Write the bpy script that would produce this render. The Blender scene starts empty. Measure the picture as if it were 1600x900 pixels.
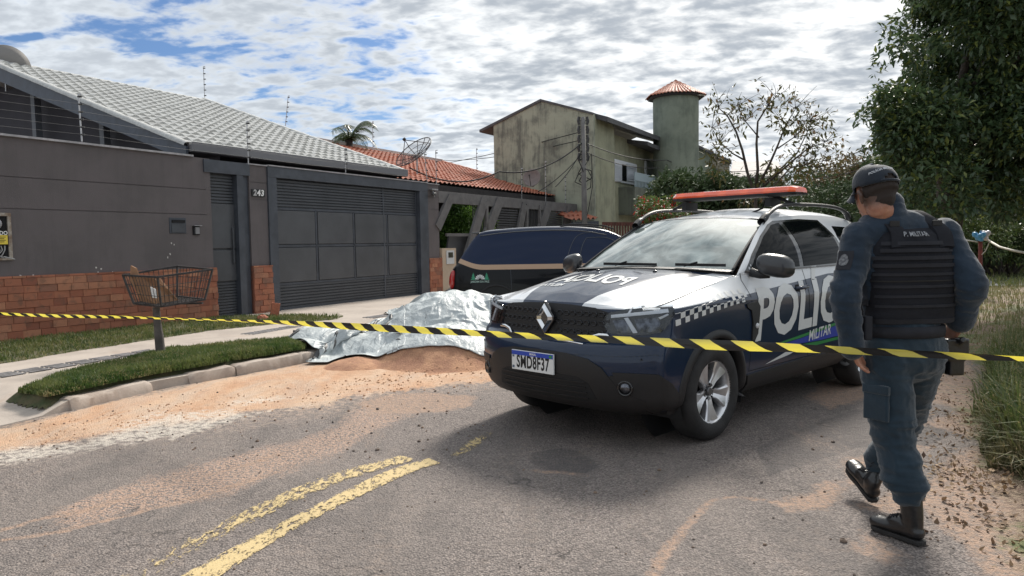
import bpy, bmesh, math, random
import numpy as np
from math import radians, sin, cos, pi, sqrt, atan2
from mathutils import Vector, Matrix
from mathutils.bvhtree import BVHTree
random.seed(7); np.random.seed(7)
SC = bpy.context.scene
COL = SC.collection

# ------------------------------------------------------------------ camera
F_PX, PITCH, ROLL, CAM_H = 1158.0, 0.060, 0.016, 1.40
cam_d = bpy.data.cameras.new('camera'); cam = bpy.data.objects.new('camera', cam_d); COL.objects.link(cam)
_fw = Vector((0, cos(PITCH), -sin(PITCH))); _up = Vector((0, sin(PITCH), cos(PITCH))); _r = Vector((1, 0, 0))
C_R = cos(ROLL)*_r - sin(ROLL)*_up; C_U = sin(ROLL)*_r + cos(ROLL)*_up; C_F = _fw
C_O = Vector((0, 0, CAM_H))
cam.matrix_world = Matrix(((C_R.x, C_U.x, -C_F.x, 0), (C_R.y, C_U.y, -C_F.y, 0), (C_R.z, C_U.z, -C_F.z, CAM_H), (0, 0, 0, 1)))
cam_d.sensor_width = 36.0; cam_d.lens = F_PX/1600*36; cam_d.clip_start = 0.05; cam_d.clip_end = 3000
SC.camera = cam

# ------------------------------------------------------------------ light
SUN_EL, SUN_AZ = radians(41), radians(25.5)          # azimuth: to the right of the view direction (+Y)
sd = Vector((sin(SUN_AZ)*cos(SUN_EL), cos(SUN_AZ)*cos(SUN_EL), sin(SUN_EL)))
sun_d = bpy.data.lights.new('sun', 'SUN'); sun = bpy.data.objects.new('sun', sun_d); COL.objects.link(sun)
sun_d.energy = 3.9; sun_d.angle = radians(11.0); sun_d.color = (1.0, 0.93, 0.84)
sun.rotation_euler = (-sd).to_track_quat('-Z', 'Y').to_euler()
sun.location = (10, 20, 30)
SC.view_settings.view_transform = 'Standard'; SC.view_settings.look = 'None'
SC.view_settings.exposure = 0.27; SC.view_settings.gamma = 1.0; SC.view_settings.use_curve_mapping = False

# ------------------------------------------------------------------ node helpers
class NT:
    def __init__(s, tree): s.t = tree; s.n = tree.nodes; s.l = tree.links
    def new(s, typ, **kw):
        n = s.n.new(typ)
        for k, v in kw.items():
            if k == 'ins':
                for a, b in v.items():
                    if isinstance(b, bpy.types.NodeSocket): s.l.new(b, n.inputs[a])
                    else: n.inputs[a].default_value = b
            else: setattr(n, k, v)
        return n
    def math(s, op, a, b=None, c=None, clamp=False):
        n = s.n.new('ShaderNodeMath'); n.operation = op; n.use_clamp = clamp
        for i, v in enumerate((a, b, c)):
            if v is None: continue
            if isinstance(v, bpy.types.NodeSocket): s.l.new(v, n.inputs[i])
            else: n.inputs[i].default_value = v
        return n.outputs[0]
    def vmath(s, op, a, b=None, out=0):
        n = s.n.new('ShaderNodeVectorMath'); n.operation = op
        for i, v in enumerate((a, b)):
            if v is None: continue
            if isinstance(v, bpy.types.NodeSocket): s.l.new(v, n.inputs[i])
            else: n.inputs[i].default_value = v
        return n.outputs[out]
    def mix(s, f, a, b, mode='MIX'):
        n = s.n.new('ShaderNodeMix'); n.data_type = 'RGBA'; n.blend_type = mode; n.clamp_factor = True
        for i, v in ((0, f), (6, a), (7, b)):
            if isinstance(v, bpy.types.NodeSocket): s.l.new(v, n.inputs[i])
            elif i == 0: n.inputs[0].default_value = v
            else: n.inputs[i].default_value = (*v, 1) if len(v) == 3 else v
        return n.outputs[2]
    def noise(s, vec, scale, detail=4, rough=0.55, dist=0.0, dim='3D'):
        n = s.new('ShaderNodeTexNoise', noise_dimensions=dim)
        n.inputs['Scale'].default_value = scale; n.inputs['Detail'].default_value = detail
        n.inputs['Roughness'].default_value = rough; n.inputs['Distortion'].default_value = dist
        if vec is not None: s.l.new(vec, n.inputs['Vector'])
        return n.outputs['Fac']
    def ramp(s, f, stops, interp='LINEAR'):
        n = s.n.new('ShaderNodeValToRGB'); r = n.color_ramp; r.interpolation = interp
        while len(r.elements) > len(stops): r.elements.remove(r.elements[-1])
        while len(r.elements) < len(stops): r.elements.new(0.5)
        for e, (p, c) in zip(r.elements, stops):
            e.position = p; e.color = (c, c, c, 1) if not hasattr(c, '__len__') else (*c, 1)
        s.l.new(f, n.inputs[0]); return n.outputs[0]
    def smooth(s, v, a, b):
        n = s.n.new('ShaderNodeMapRange'); n.interpolation_type = 'SMOOTHSTEP'
        s.l.new(v, n.inputs[0]); n.inputs[1].default_value = a; n.inputs[2].default_value = b
        return n.outputs[0]

# ------------------------------------------------------------------ world: sky with altocumulus
W = bpy.data.worlds.new('World'); SC.world = W; W.use_nodes = True
w = NT(W.node_tree); w.n.clear()
tc = w.new('ShaderNodeTexCoord').outputs['Generated']
sky = w.new('ShaderNodeTexSky', sky_type='NISHITA', sun_disc=False, sun_elevation=SUN_EL, sun_rotation=SUN_AZ)
sep = w.new('ShaderNodeSeparateXYZ', ins={0: tc})
dz = w.math('ADD', w.math('MAXIMUM', sep.outputs[2], 0.0), 0.20)
px_ = w.math('DIVIDE', sep.outputs[0], dz); py_ = w.math('DIVIDE', sep.outputs[1], dz)
P = w.new('ShaderNodeCombineXYZ', ins={0: px_, 1: py_}).outputs[0]
# the cloud field is stretched a little and turned, the way bands of altocumulus lie
mp = w.new('ShaderNodeMapping', ins={'Vector': P, 'Rotation': (0, 0, radians(35)), 'Scale': (1.0, 1.35, 1.0), 'Location': (3.1, 1.7, 0)}).outputs[0]
n1 = w.noise(mp, 4.3, 9, 0.55, 0.35)
n2 = w.noise(mp, 14.0, 4, 0.5, 0.15)
n3 = w.noise(mp, 0.75, 3, 0.5, 0.0)
# coverage: nearly closed ahead and right, opening to blue low on the left
dl = w.vmath('DOT_PRODUCT', tc, tuple(Vector((-0.34, 1.0, 0.24)).normalized()), 1)
dl2 = w.vmath('DOT_PRODUCT', tc, tuple(Vector((-0.70, 1.0, 0.42)).normalized()), 1)
op1 = w.smooth(dl, 0.955, 0.998); op2 = w.smooth(dl2, 0.965, 0.999)
op = w.math('MAXIMUM', op1, w.math('MULTIPLY', op2, 0.6))
den = w.math('ADD', w.math('MULTIPLY', n1, 0.72), w.math('MULTIPLY', n2, 0.28))
den = w.math('ADD', den, w.math('MULTIPLY', w.math('SUBTRACT', n3, 0.5), 0.30))
den = w.math('ADD', den, w.math('SUBTRACT', 0.155, w.math('MULTIPLY', op, 0.125)))
cover = w.smooth(den, 0.425, 0.565)
# light through the cloud: thin bright edges, thicker bellies blue-grey; brighter toward the sun
sdot = w.vmath('DOT_PRODUCT', tc, tuple(sd), 1)
glow = w.smooth(sdot, 0.60, 1.0)
veil = w.smooth(sdot, 0.925, 0.995)
tx = w.math('ADD', w.math('MULTIPLY', n1, 0.62), w.math('MULTIPLY', n2, 0.38))
tx = w.math('ADD', tx, w.math('MULTIPLY', w.math('SUBTRACT', n3, 0.5), 0.16))
thick = w.smooth(tx, 0.39, 0.63)
left = w.smooth(sep.outputs[0], 0.10, -0.45)
bright = w.mix(glow, (0.74, 0.79, 0.84), (1.05, 1.05, 1.03))
belly = w.mix(glow, (0.34, 0.385, 0.44), (0.42, 0.46, 0.51))
belly = w.mix(w.math('MULTIPLY', left, 0.55), belly, (0.56, 0.60, 0.65))
cl = w.mix(thick, bright, belly)
hz = w.smooth(sep.outputs[2], 0.16, 0.0)
cl = w.mix(w.math('MULTIPLY', hz, 0.45), cl, (0.80, 0.83, 0.85))
skyc = w.mix(1.0, sky.outputs[0], (0.045, 0.060, 0.082), 'MULTIPLY')
fin = w.mix(cover, skyc, cl)
fin = w.mix(w.math('MULTIPLY', veil, 0.9), fin, (3.2, 3.1, 2.9))
bg = w.new('ShaderNodeBackground', ins={'Color': fin, 'Strength': 1.0})
w.l.new(bg.outputs[0], w.new('ShaderNodeOutputWorld').inputs[0])

# ------------------------------------------------------------------ pixel (1600x900) -> place in the world
def ray(px, py): return (C_R*((px-800)/F_PX) + C_U*((450-py)/F_PX) + C_F)
def atz(px, py, z=0.0):
    d = ray(px, py); return C_O + d*((z-CAM_H)/d.z)
def aty(px, py, Y):
    d = ray(px, py); return C_O + d*(Y/d.y)
def atp(px, py, p, n):
    d = ray(px, py); p = Vector(p); n = Vector(n); return C_O + d*((p-C_O).dot(n)/d.dot(n))

# ------------------------------------------------------------------ objects
def tag(o, label=None, cat=None, group=None, kind=None):
    if label: o['label'] = label
    if cat: o['category'] = cat
    if group: o['group'] = group
    if kind: o['kind'] = kind
    return o
def thing(name, label, cat, loc=(0, 0, 0), group=None, rotz=0.0):
    o = bpy.data.objects.new(name, None); COL.objects.link(o); o.empty_display_size = 0.2
    o.location = loc; o.rotation_euler = (0, 0, rotz)
    return tag(o, label, cat, group)
class MB:
    """collects geometry for ONE mesh object"""
    def __init__(s): s.v = []; s.f = []
    def add(s, vs, fs):
        b = len(s.v); s.v.extend([tuple(v) for v in vs]); s.f.extend([tuple(i+b for i in f) for f in fs]); return s
    def box(s, c, d, M=None, bev=0.0):
        x, y, z = d[0]/2, d[1]/2, d[2]/2
        vs = [Vector((a*x, b*y, e*z)) for a in (-1, 1) for b in (-1, 1) for e in (-1, 1)]
        if M is not None: vs = [M @ v for v in vs]
        vs = [v+Vector(c) for v in vs]
        return s.add(vs, [(0, 1, 3, 2), (4, 6, 7, 5), (0, 4, 5, 1), (2, 3, 7, 6), (0, 2, 6, 4), (1, 5, 7, 3)])
    def bar(s, a, b, w, h, up=(0, 0, 1)):
        a = Vector(a); b = Vector(b); d = b-a; L = d.length
        if L < 1e-6: return s
        x = d/L; u = Vector(up); y = u.cross(x)
        if y.length < 1e-4: y = Vector((1, 0, 0)).cross(x)
        y.normalize(); z = x.cross(y)
        M = Matrix((x, y, z)).transposed()
        return s.box((a+b)/2, (L, w, h), M)
    def tube(s, pts, r, n=8, cap=True):
        pts = [Vector(p) for p in pts]; m = len(pts)
        rs = r if hasattr(r, '__len__') else [r]*m
        rings = []; prev = None
        for i, p in enumerate(pts):
            t = (pts[min(i+1, m-1)]-pts[max(i-1, 0)])
            if t.length < 1e-9: t = Vector((0, 0, 1))
            t.normalize()
            if prev is None:
                a = t.cross(Vector((0, 0, 1)))
                if a.length < 1e-3: a = t.cross(Vector((1, 0, 0)))
                a.normalize()
            else:
                a = prev - t*prev.dot(t)
                if a.length < 1e-6: a = t.orthogonal()
                a.normalize()
            prev = a; b = t.cross(a)
            rings.append([p+(a*cos(2*pi*k/n)+b*sin(2*pi*k/n))*rs[i] for k in range(n)])
        vs = [v for R in rings for v in R]; fs = []
        for i in range(m-1):
            for k in range(n):
                k2 = (k+1) % n; fs.append((i*n+k, i*n+k2, (i+1)*n+k2, (i+1)*n+k))
        if cap: fs.append(tuple(range(n-1, -1, -1))); fs.append(tuple((m-1)*n+k for k in range(n)))
        return s.add(vs, fs)
    def lathe(s, prof, n=24, M=None, cap=False):
        """prof: list of (r, z)"""
        vs = []; fs = []; m = len(prof)
        for r, z in prof:
            for k in range(n): vs.append(Vector((r*cos(2*pi*k/n), r*sin(2*pi*k/n), z)))
        if M is not None: vs = [M @ v for v in vs]
        for i in range(m-1):
            for k in range(n):
                k2 = (k+1) % n; fs.append((i*n+k, i*n+k2, (i+1)*n+k2, (i+1)*n+k))
        if cap: fs.append(tuple(range(n-1, -1, -1))); fs.append(tuple((m-1)*n+k for k in range(n)))
        return s.add(vs, fs)
    def grid(s, G, close_u=False):
        """G[i][j] points"""
        m = len(G); n = len(G[0]); vs = [p for R in G for p in R]; fs = []
        for i in range(m-1 if not close_u else m):
            for j in range(n-1):
                i2 = (i+1) % m; fs.append((i*n+j, i2*n+j, i2*n+j+1, i*n+j+1))
        return s.add(vs, fs)
    def prism(s, poly, a, b):
        """poly: list of 3D points (planar), extruded by vector a..b offsets"""
        n = len(poly); a = Vector(a); b = Vector(b)
        vs = [Vector(p)+a for p in poly]+[Vector(p)+b for p in poly]
        fs = [tuple(range(n-1, -1, -1)), tuple(range(n, 2*n))]+[(i, (i+1) % n, n+(i+1) % n, n+i) for i in range(n)]
        return s.add(vs, fs)
    def ball(s, c, r, n=12, m=8, sc=(1, 1, 1), M=None):
        vs = []; fs = []
        for i in range(m+1):
            t = pi*i/m
            for k in range(n):
                v = Vector((sin(t)*cos(2*pi*k/n)*sc[0], sin(t)*sin(2*pi*k/n)*sc[1], cos(t)*sc[2]))*r
                if M is not None: v = M @ v
                vs.append(v+Vector(c))
        for i in range(m):
            for k in range(n):
                k2 = (k+1) % n; fs.append((i*n+k, (i+1)*n+k, (i+1)*n+k2, i*n+k2))
        return s.add(vs, fs)
    def build(s, name, mat=None, parent=None, smooth=False, fix=True, bevel=0.0, auto=None, weld=False):
        me = bpy.data.meshes.new(name); me.from_pydata(s.v, [], s.f); me.validate()
        o = bpy.data.objects.new(name, me); COL.objects.link(o)
        bm = bmesh.new(); bm.from_mesh(me)
        if weld: bmesh.ops.remove_doubles(bm, verts=bm.verts, dist=1e-5)
        if fix: bmesh.ops.recalc_face_normals(bm, faces=bm.faces)
        if bevel: 
            es = [e for e in bm.edges if len(e.link_faces) == 2 and e.calc_face_angle(0) > 0.6]
            bmesh.ops.bevel(bm, geom=es, offset=bevel, segments=2, affect='EDGES', profile=0.6, clamp_overlap=True)
        if auto is not None:
            for f in bm.faces: f.smooth = True
            for e in bm.edges: e.smooth = not (len(e.link_faces) == 2 and e.calc_face_angle(0) > auto)
        elif smooth:
            for f in bm.faces: f.smooth = True
        bm.to_mesh(me); bm.free()
        if mat is not None:
            for m_ in (mat if isinstance(mat, (list, tuple)) else [mat]): me.materials.append(m_)
        if parent is not None:
            o.parent = parent; o.matrix_parent_inverse = Matrix()
            if s.world: # vertices given in world coordinates: bring them into the parent's frame
                me.transform((parent_matrix(parent)).inverted())
        return o
    world = True
def parent_matrix(p):
    M = Matrix.LocRotScale(p.location, p.rotation_euler, p.scale)
    return parent_matrix(p.parent) @ M if p.parent else M
class ML(MB):
    world = False        # vertices already in the parent's own frame

# ------------------------------------------------------------------ materials
MATS = {}
def mat(name, col=(0.5, 0.5, 0.5), rough=0.6, metal=0.0, var=0.0, vscale=6.0, bump=0.0, bscale=60.0, spec=0.5, coat=0.0, build=None, col2=None, emit=None, trans=0.0, ior=None, coord='Object'):
    if name in MATS: return MATS[name]
    m = bpy.data.materials.new(name); m.use_nodes = True; t = NT(m.node_tree)
    b = t.n['Principled BSDF']; b.inputs['Roughness'].default_value = rough; b.inputs['Metallic'].default_value = metal
    b.inputs['Base Color'].default_value = (*col, 1); b.inputs['Specular IOR Level'].default_value = spec
    b.inputs['Coat Weight'].default_value = coat; b.inputs['Coat Roughness'].default_value = 0.04
    if trans: b.inputs['Transmission Weight'].default_value = trans
    if ior: b.inputs['IOR'].default_value = ior
    if emit: b.inputs['Emission Color'].default_value = (*emit[0], 1); b.inputs['Emission Strength'].default_value = emit[1]
    if build is not None: build(t, b)
    else:
        co = None
        if var or bump or col2: co = t.new('ShaderNodeTexCoord').outputs[coord]
        if var or col2:
            n = t.noise(co, vscale, 6, 0.62, 0.1)
            c2 = col2 if col2 else tuple(c*(1-var) for c in col)
            c1 = col if col2 else tuple(min(1, c*(1+var)) for c in col)
            t.l.new(t.mix(t.smooth(n, 0.3, 0.7), c2, c1), b.inputs['Base Color'])
            t.l.new(t.math('ADD', rough-0.08, t.math('MULTIPLY', n, 0.16)), b.inputs['Roughness'])
        if bump:
            n = t.noise(co, bscale, 5, 0.6)
            bp = t.new('ShaderNodeBump', ins={'Height': n, 'Strength': bump, 'Distance': 0.01}); t.l.new(bp.outputs[0], b.inputs['Normal'])
    MATS[name] = m; return m
def catmull(pts, n, closed=False):
    """resample a list of tuples to n points along a smooth curve through them (even in parameter)"""
    P = np.array(pts, float); m = len(P); out = []
    for k in range(n):
        t = k/(n-1)*(m-1); i = min(int(t), m-2); u = t-i
        p1, p2 = P[i], P[i+1]; p0 = P[i-1] if i > 0 else 2*p1-p2; p3 = P[i+2] if i+2 < m else 2*p2-p1
        out.append(0.5*((2*p1)+(-p0+p2)*u+(2*p0-5*p1+4*p2-p3)*u*u+(-p0+3*p1-3*p2+p3)*u**3))
    return np.array(out)
# ================================================================== GROUND
def inpoly_sd(X, Y, poly):
    """signed distance (positive inside) of points to a polygon"""
    P = np.array(poly, float); n = len(P); d = np.full(X.shape, 1e9); ins = np.zeros(X.shape, bool)
    for i in range(n):
        a = P[i]; b = P[(i+1) % n]; e = b-a; L = (e@e)+1e-12
        t = np.clip(((X-a[0])*e[0]+(Y-a[1])*e[1])/L, 0, 1)
        d = np.minimum(d, np.hypot(X-a[0]-t*e[0], Y-a[1]-t*e[1]))
        c = ((a[1] > Y) != (b[1] > Y)) & (X < (b[0]-a[0])*(Y-a[1])/(b[1]-a[1]+1e-12)+a[0])
        ins ^= c
    return np.where(ins, d, -d)
def line_d(X, Y, pts):
    d = np.full(X.shape, 1e9)
    for a, b in zip(pts[:-1], pts[1:]):
        a = np.array(a); b = np.array(b); e = b-a
        t = np.clip(((X-a[0])*e[0]+(Y-a[1])*e[1])/(e@e+1e-12), 0, 1)
        d = np.minimum(d, np.hypot(X-a[0]-t*e[0], Y-a[1]-t*e[1]))
    return d
def vnoise(X, Y, s, seed=0):
    """smooth value noise, -1..1"""
    r = np.random.RandomState(seed); T = r.rand(256, 256)*2-1
    x = X*s+37.3*(seed+1); y = Y*s+11.7*(seed+1); i = np.floor(x).astype(int); j = np.floor(y).astype(int)
    u = x-i; v = y-j; u = u*u*(3-2*u); v = v*v*(3-2*v)
    g = lambda a, b: T[a & 255, b & 255]
    return (g(i, j)*(1-u)+g(i+1, j)*u)*(1-v)+(g(i, j+1)*(1-u)+g(i+1, j+1)*u)*v
def fbm(X, Y, s, o=4, seed=0):
    a = 1; t = 0; n = 0
    for k in range(o): t = t+a*vnoise(X, Y, s*2**k, seed+k); n += a; a *= 0.5
    return t/n
def gp(pts, z=0.0): return [tuple(atz(a, b, z)[:2]) for a, b in pts]
KERB = gp([(-420, 752), (-150, 700), (0, 668), (108, 643), (235, 612), (300, 600), (365, 588), (470, 568), (560, 548)])
kd = (np.array(KERB[-1])-np.array(KERB[3])); kd /= np.hypot(*kd)
KERB.append(tuple(np.array(KERB[-1])+kd*3)); KERB.append(tuple(np.array(KERB[-1])+kd*30))
KERB = [tuple(np.array(KERB[0])-kd*8)]+KERB
SAND = gp([(-420, 765), (-150, 742), (0, 706), (150, 684), (300, 660), (400, 648), (520, 636), (560, 622), (680, 606), (800, 590), (900, 560)])+[tuple(np.array(KERB[-2])+np.array([2.6, 3])), KERB[-2]]+KERB[-3:0:-1]
WHITE = [gp([(-300, 790), (-50, 738), (120, 712), (330, 672), (500, 632), (380, 640), (250, 645), (120, 690), (-60, 712)]), gp([(330, 630), (430, 618), (470, 622), (380, 636)]), gp([(500, 622), (600, 612), (560, 624)])]
PATCH = [gp([(555, 633), (590, 618), (680, 612), (745, 618), (740, 634), (690, 645), (600, 645)]),
         gp([(1205, 788), (1235, 775), (1270, 772), (1280, 758), (1310, 752), (1312, 768), (1300, 796), (1230, 796)]),
         gp([(1330, 790), (1420, 760), (1500, 700), (1560, 680), (1700, 760), (1750, 1000), (1560, 1000), (1500, 850), (1440, 790), (1380, 800)]),
         gp([(1310, 720), (1400, 690), (1450, 700), (1380, 745), (1330, 760)]),
         gp([(1340, 820), (1430, 870), (1400, 900), (1330, 860)]),
         gp([(1440, 470), (1600, 480), (1520, 560), (1560, 700), (1430, 660), (1500, 640), (1380, 610), (1300, 640), (1260, 620), (1330, 560)])]
THINS = [gp([(1015, 905), (1040, 862), (1080, 812), (1112, 780), (1150, 776), (1200, 782), (1240, 792)]),
         gp([(0, 830), (60, 812), (130, 800), (240, 765), (400, 722), (440, 708)]),
         gp([(-40, 850), (90, 832), (200, 805), (330, 770), (440, 735)]),
         gp([(835, 735), (880, 738), (915, 742)]), gp([(600, 608), (700, 596), (800, 592)])]
GRAV = gp([(330, 720), (420, 700), (520, 668), (560, 640), (640, 650), (560, 690), (450, 735), (330, 780), (200, 800), (100, 830), (100, 800), (230, 750)])
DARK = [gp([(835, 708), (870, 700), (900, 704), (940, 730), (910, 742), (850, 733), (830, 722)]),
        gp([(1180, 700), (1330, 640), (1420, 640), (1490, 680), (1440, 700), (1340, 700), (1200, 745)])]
def axis(lo, hi, step, far, grow):
    a = list(np.arange(lo, hi, step)); s = step; x = a[-1]
    while x < far[1]: s *= grow; x += s; a.append(x)
    s = step; x = a[0]; b = []
    while x > far[0]: s *= grow; x -= s; b.append(x)
    return np.array(b[::-1]+a)
gx = axis(-6.0, 4.5, 0.045, (-900, 900), 1.13); gy = axis(2.4, 11.0, 0.045, (-60, 1400), 1.13)
GX, GY = np.meshgrid(gx, gy)
sd_sand = inpoly_sd(GX, GY, SAND); k_in = inpoly_sd(GX, GY, KERB+[(-60, 60), (-60, -8)])
a_sand = np.clip(0.5+sd_sand/1.3, 0, 1)
a_patch = np.zeros_like(GX)
for p in PATCH: a_patch = np.maximum(a_patch, np.clip(0.5+inpoly_sd(GX, GY, p)/0.34, 0, 1))
for p in THINS: a_patch = np.maximum(a_patch, np.clip(0.78-line_d(GX, GY, p)/0.11, 0, 1))
a_grav = np.clip(0.5+inpoly_sd(GX, GY, GRAV)/0.5, 0, 1)
a_white = np.zeros_like(GX)
for p in WHITE: a_white = np.maximum(a_white, np.clip(0.45+inpoly_sd(GX, GY, p)/0.6, 0, 1))
a_dark = np.zeros_like(GX)
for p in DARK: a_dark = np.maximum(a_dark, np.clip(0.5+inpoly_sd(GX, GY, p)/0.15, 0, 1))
# the right-hand verge: where the carriageway ends, dirt and then scrub
VERGE = gp([(1640, 1000), (1560, 780), (1510, 690), (1495, 640), (1540, 590), (1500, 560), (1480, 520), (1470, 490)])
VERGE = [(VERGE[0][0]-0.4, -20)]+VERGE+[(5.4, 14.0), (9.5, 22), (60, 120), (300, 600), (900, 600), (900, -20)]
sd_v = inpoly_sd(GX, GY, VERGE)
a_verge = np.clip(0.5+sd_v/0.5, 0, 1)
Zg = 0.003*fbm(GX, GY, 6, 3, 3)+0.006*fbm(GX, GY, 0.9, 2, 9)
sm = np.clip((a_sand-0.35)*2, 0, 1)
Zg += sm*(0.014+0.014*fbm(GX, GY, 2.2, 5, 21))+np.clip(a_patch-0.4, 0, 1)*(-0.012)
Zg += np.clip(sd_v/1.4, 0, 1)*(0.09+0.05*fbm(GX, GY, 1.1, 4, 31))
Zg = np.where((GY > 30), Zg*0.3, Zg)
Zg = np.where(k_in > 0.06, -0.05, Zg)
# far right the land sinks gently behind the scrub toward the far street
Zg = Zg - 0.0*GX
ny, nx = GX.shape
me = bpy.data.meshes.new('ground')
vv = np.stack([GX, GY, Zg], -1).reshape(-1, 3)
ii = np.arange(ny*nx).reshape(ny, nx)
ff = np.stack([ii[:-1, :-1], ii[:-1, 1:], ii[1:, 1:], ii[1:, :-1]], -1).reshape(-1, 4)
me.vertices.add(len(vv)); me.vertices.foreach_set('co', vv.ravel())
me.loops.add(ff.size); me.loops.foreach_set('vertex_index', ff.ravel())
me.polygons.add(len(ff)); me.polygons.foreach_set('loop_start', np.arange(len(ff))*4)
me.update(calc_edges=True)
me.polygons.foreach_set('use_smooth', np.ones(len(ff), bool))
for nm, a, b, c in (('maskA', a_sand, a_patch, a_grav), ('maskB', a_white, a_dark, a_verge)):
    at = me.color_attributes.new(nm, 'FLOAT_COLOR', 'POINT')
    at.data.foreach_set('color', np.stack([a, b, c, np.ones_like(a)], -1).astype(np.float32).ravel())
ground = bpy.data.objects.new('ground', me); COL.objects.link(ground)
tag(ground, 'worn grey asphalt street with orange sand drifts and a scrubby dirt verge', kind='structure')
def gmat(t, b):
    co = t.new('ShaderNodeTexCoord').outputs['Object']
    A = t.new('ShaderNodeSeparateColor', ins={0: t.new('ShaderNodeVertexColor', layer_name='maskA').outputs[0]})
    B = t.new('ShaderNodeSeparateColor', ins={0: t.new('ShaderNodeVertexColor', layer_name='maskB').outputs[0]})
    strm = t.new('ShaderNodeMapping', ins={'Vector': co, 'Rotation': (0, 0, radians(27)), 'Scale': (1.0, 0.36, 1)}).outputs[0]
    nb = t.noise(strm, 2.2, 7, 0.66, 0.4); nf = t.noise(co, 17, 6, 0.72); nl = t.noise(strm, 0.8, 4, 0.6)
    nn = t.math('ADD', t.math('MULTIPLY', t.math('SUBTRACT', nb, 0.5), 2.8), t.math('MULTIPLY', t.math('SUBTRACT', nf, 0.5), 1.4))
    def mask(x, k, lo, hi): return t.smooth(t.math('ADD', x, t.math('MULTIPLY', nn, k)), lo, hi)
    # asphalt: exposed stones in dark binder
    vo = t.new('ShaderNodeTexVoronoi', feature='F1'); vo.inputs['Scale'].default_value = 95; t.l.new(co, vo.inputs['Vector'])
    vc = t.new('ShaderNodeSeparateColor', ins={0: vo.outputs['Color']}).outputs[0]
    stone = t.mix(vc, (0.135, 0.114, 0.107), (0.33, 0.285, 0.26))
    bind = t.smooth(vo.outputs['Distance'], 0.42, 0.75)
    asp = t.mix(t.math('MULTIPLY', bind, 0.75), stone, (0.065, 0.058, 0.056))
    asp = t.mix(t.math('MULTIPLY', t.smooth(nl, 0.35, 0.7), 0.55), asp, (0.215, 0.185, 0.165))
    speck = t.smooth(t.noise(co, 55, 2, 0.5), 0.63, 0.72)
    asp = t.mix(t.math('MULTIPLY', speck, 0.6), asp, (0.36, 0.30, 0.26))
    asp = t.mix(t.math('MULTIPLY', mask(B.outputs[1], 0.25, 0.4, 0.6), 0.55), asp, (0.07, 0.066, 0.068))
    ck = t.new('ShaderNodeTexVoronoi', feature='DISTANCE_TO_EDGE'); ck.inputs['Scale'].default_value = 0.9; ck.inputs['Randomness'].default_value = 1.0
    t.l.new(t.vmath('ADD', co, t.vmath('SCALE', t.new('ShaderNodeTexNoise', ins={'Vector': co, 'Scale': 3.0, 'Detail': 6.0}).outputs['Color'], None) if False else t.new('ShaderNodeTexNoise', ins={'Vector': co, 'Scale': 3.0, 'Detail': 6.0}).outputs['Color']), ck.inputs['Vector'])
    crk = t.math('MULTIPLY', t.smooth(ck.outputs['Distance'], 0.012, 0.002), t.smooth(t.noise(co, 0.9, 3, 0.6), 0.46, 0.58))
    asp = t.mix(t.math('MULTIPLY', crk, 0.75), asp, (0.045, 0.04, 0.038))
    blot = t.smooth(t.noise(strm, 1.9, 7, 0.72, 0.8), 0.48, 0.60); asp = t.mix(t.math('MULTIPLY', blot, 0.38), asp, (0.10, 0.09, 0.086))
    # sand
    sandc = t.mix(t.smooth(t.noise(strm, 3.2, 6, 0.65, 0.3), 0.3, 0.72), (0.50, 0.285, 0.165), (0.58, 0.41, 0.285))
    sandc = t.mix(t.math('MULTIPLY', t.smooth(nf, 0.50, 0.70), 0.55), sandc, (0.32, 0.20, 0.13)); sandc = t.mix(t.math('MULTIPLY', t.smooth(t.noise(strm, 1.1, 7, 0.75, 0.9), 0.47, 0.60), 0.45), sandc, (0.47, 0.39, 0.32))
    dustc = t.mix(nf, (0.40, 0.31, 0.26), (0.30, 0.20, 0.155))
    # thin dust of sand lying between the stones
    thin = t.math('MULTIPLY', t.smooth(t.math('ADD', A.outputs[0], t.math('MULTIPLY', nn, 0.3)), -0.05, 0.5), t.smooth(nf, 0.40, 0.62))
    r = t.mix(t.math('MULTIPLY', thin, 0.8), asp, (0.40, 0.31, 0.25))
    gv = t.math('MULTIPLY', mask(A.outputs[2], 0.4, 0.35, 0.7), t.smooth(t.noise(co, 48, 3, 0.6), 0.44, 0.54))
    r = t.mix(t.math('MULTIPLY', gv, 0.95), r, (0.42, 0.29, 0.22))
    pm = mask(A.outputs[1], 0.42, 0.42, 0.72)
    patchc = t.mix(t.smooth(t.noise(co, 30, 4, 0.7), 0.42, 0.62), (0.40, 0.27, 0.195), (0.235, 0.185, 0.155))
    r = t.mix(t.math('MULTIPLY', pm, 0.9), r, patchc)
    scat = t.math('MULTIPLY', t.smooth(t.noise(strm, 1.3, 6, 0.7, 0.5), 0.58, 0.7), t.smooth(t.noise(co, 60, 3, 0.6), 0.45, 0.6))
    r = t.mix(t.math('MULTIPLY', scat, 0.6), r, (0.38, 0.28, 0.22))
    r = t.mix(mask(A.outputs[0], 0.34, 0.44, 0.60), r, sandc)
    wm = t.math('MULTIPLY', mask(B.outputs[0], 0.6, 0.42, 0.75), t.smooth(nf, 0.36, 0.56))
    r = t.mix(t.math('MULTIPLY', wm, 0.7), r, (0.62, 0.57, 0.50))
    # verge: reddish earth, then dead leaves and thin turf
    vm = mask(B.outputs[2], 0.45, 0.42, 0.7)
    leafn = t.noise(co, 26, 6, 0.75, 0.6)
    vcol = t.mix(t.smooth(leafn, 0.42, 0.62), (0.16, 0.105, 0.075), (0.36, 0.27, 0.19))
    vcol = t.mix(t.smooth(t.noise(co, 1.7, 6, 0.65), 0.47, 0.58), vcol, t.mix(t.noise(co, 34, 3, 0.6), (0.055, 0.085, 0.025), (0.20, 0.20, 0.085)))
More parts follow.
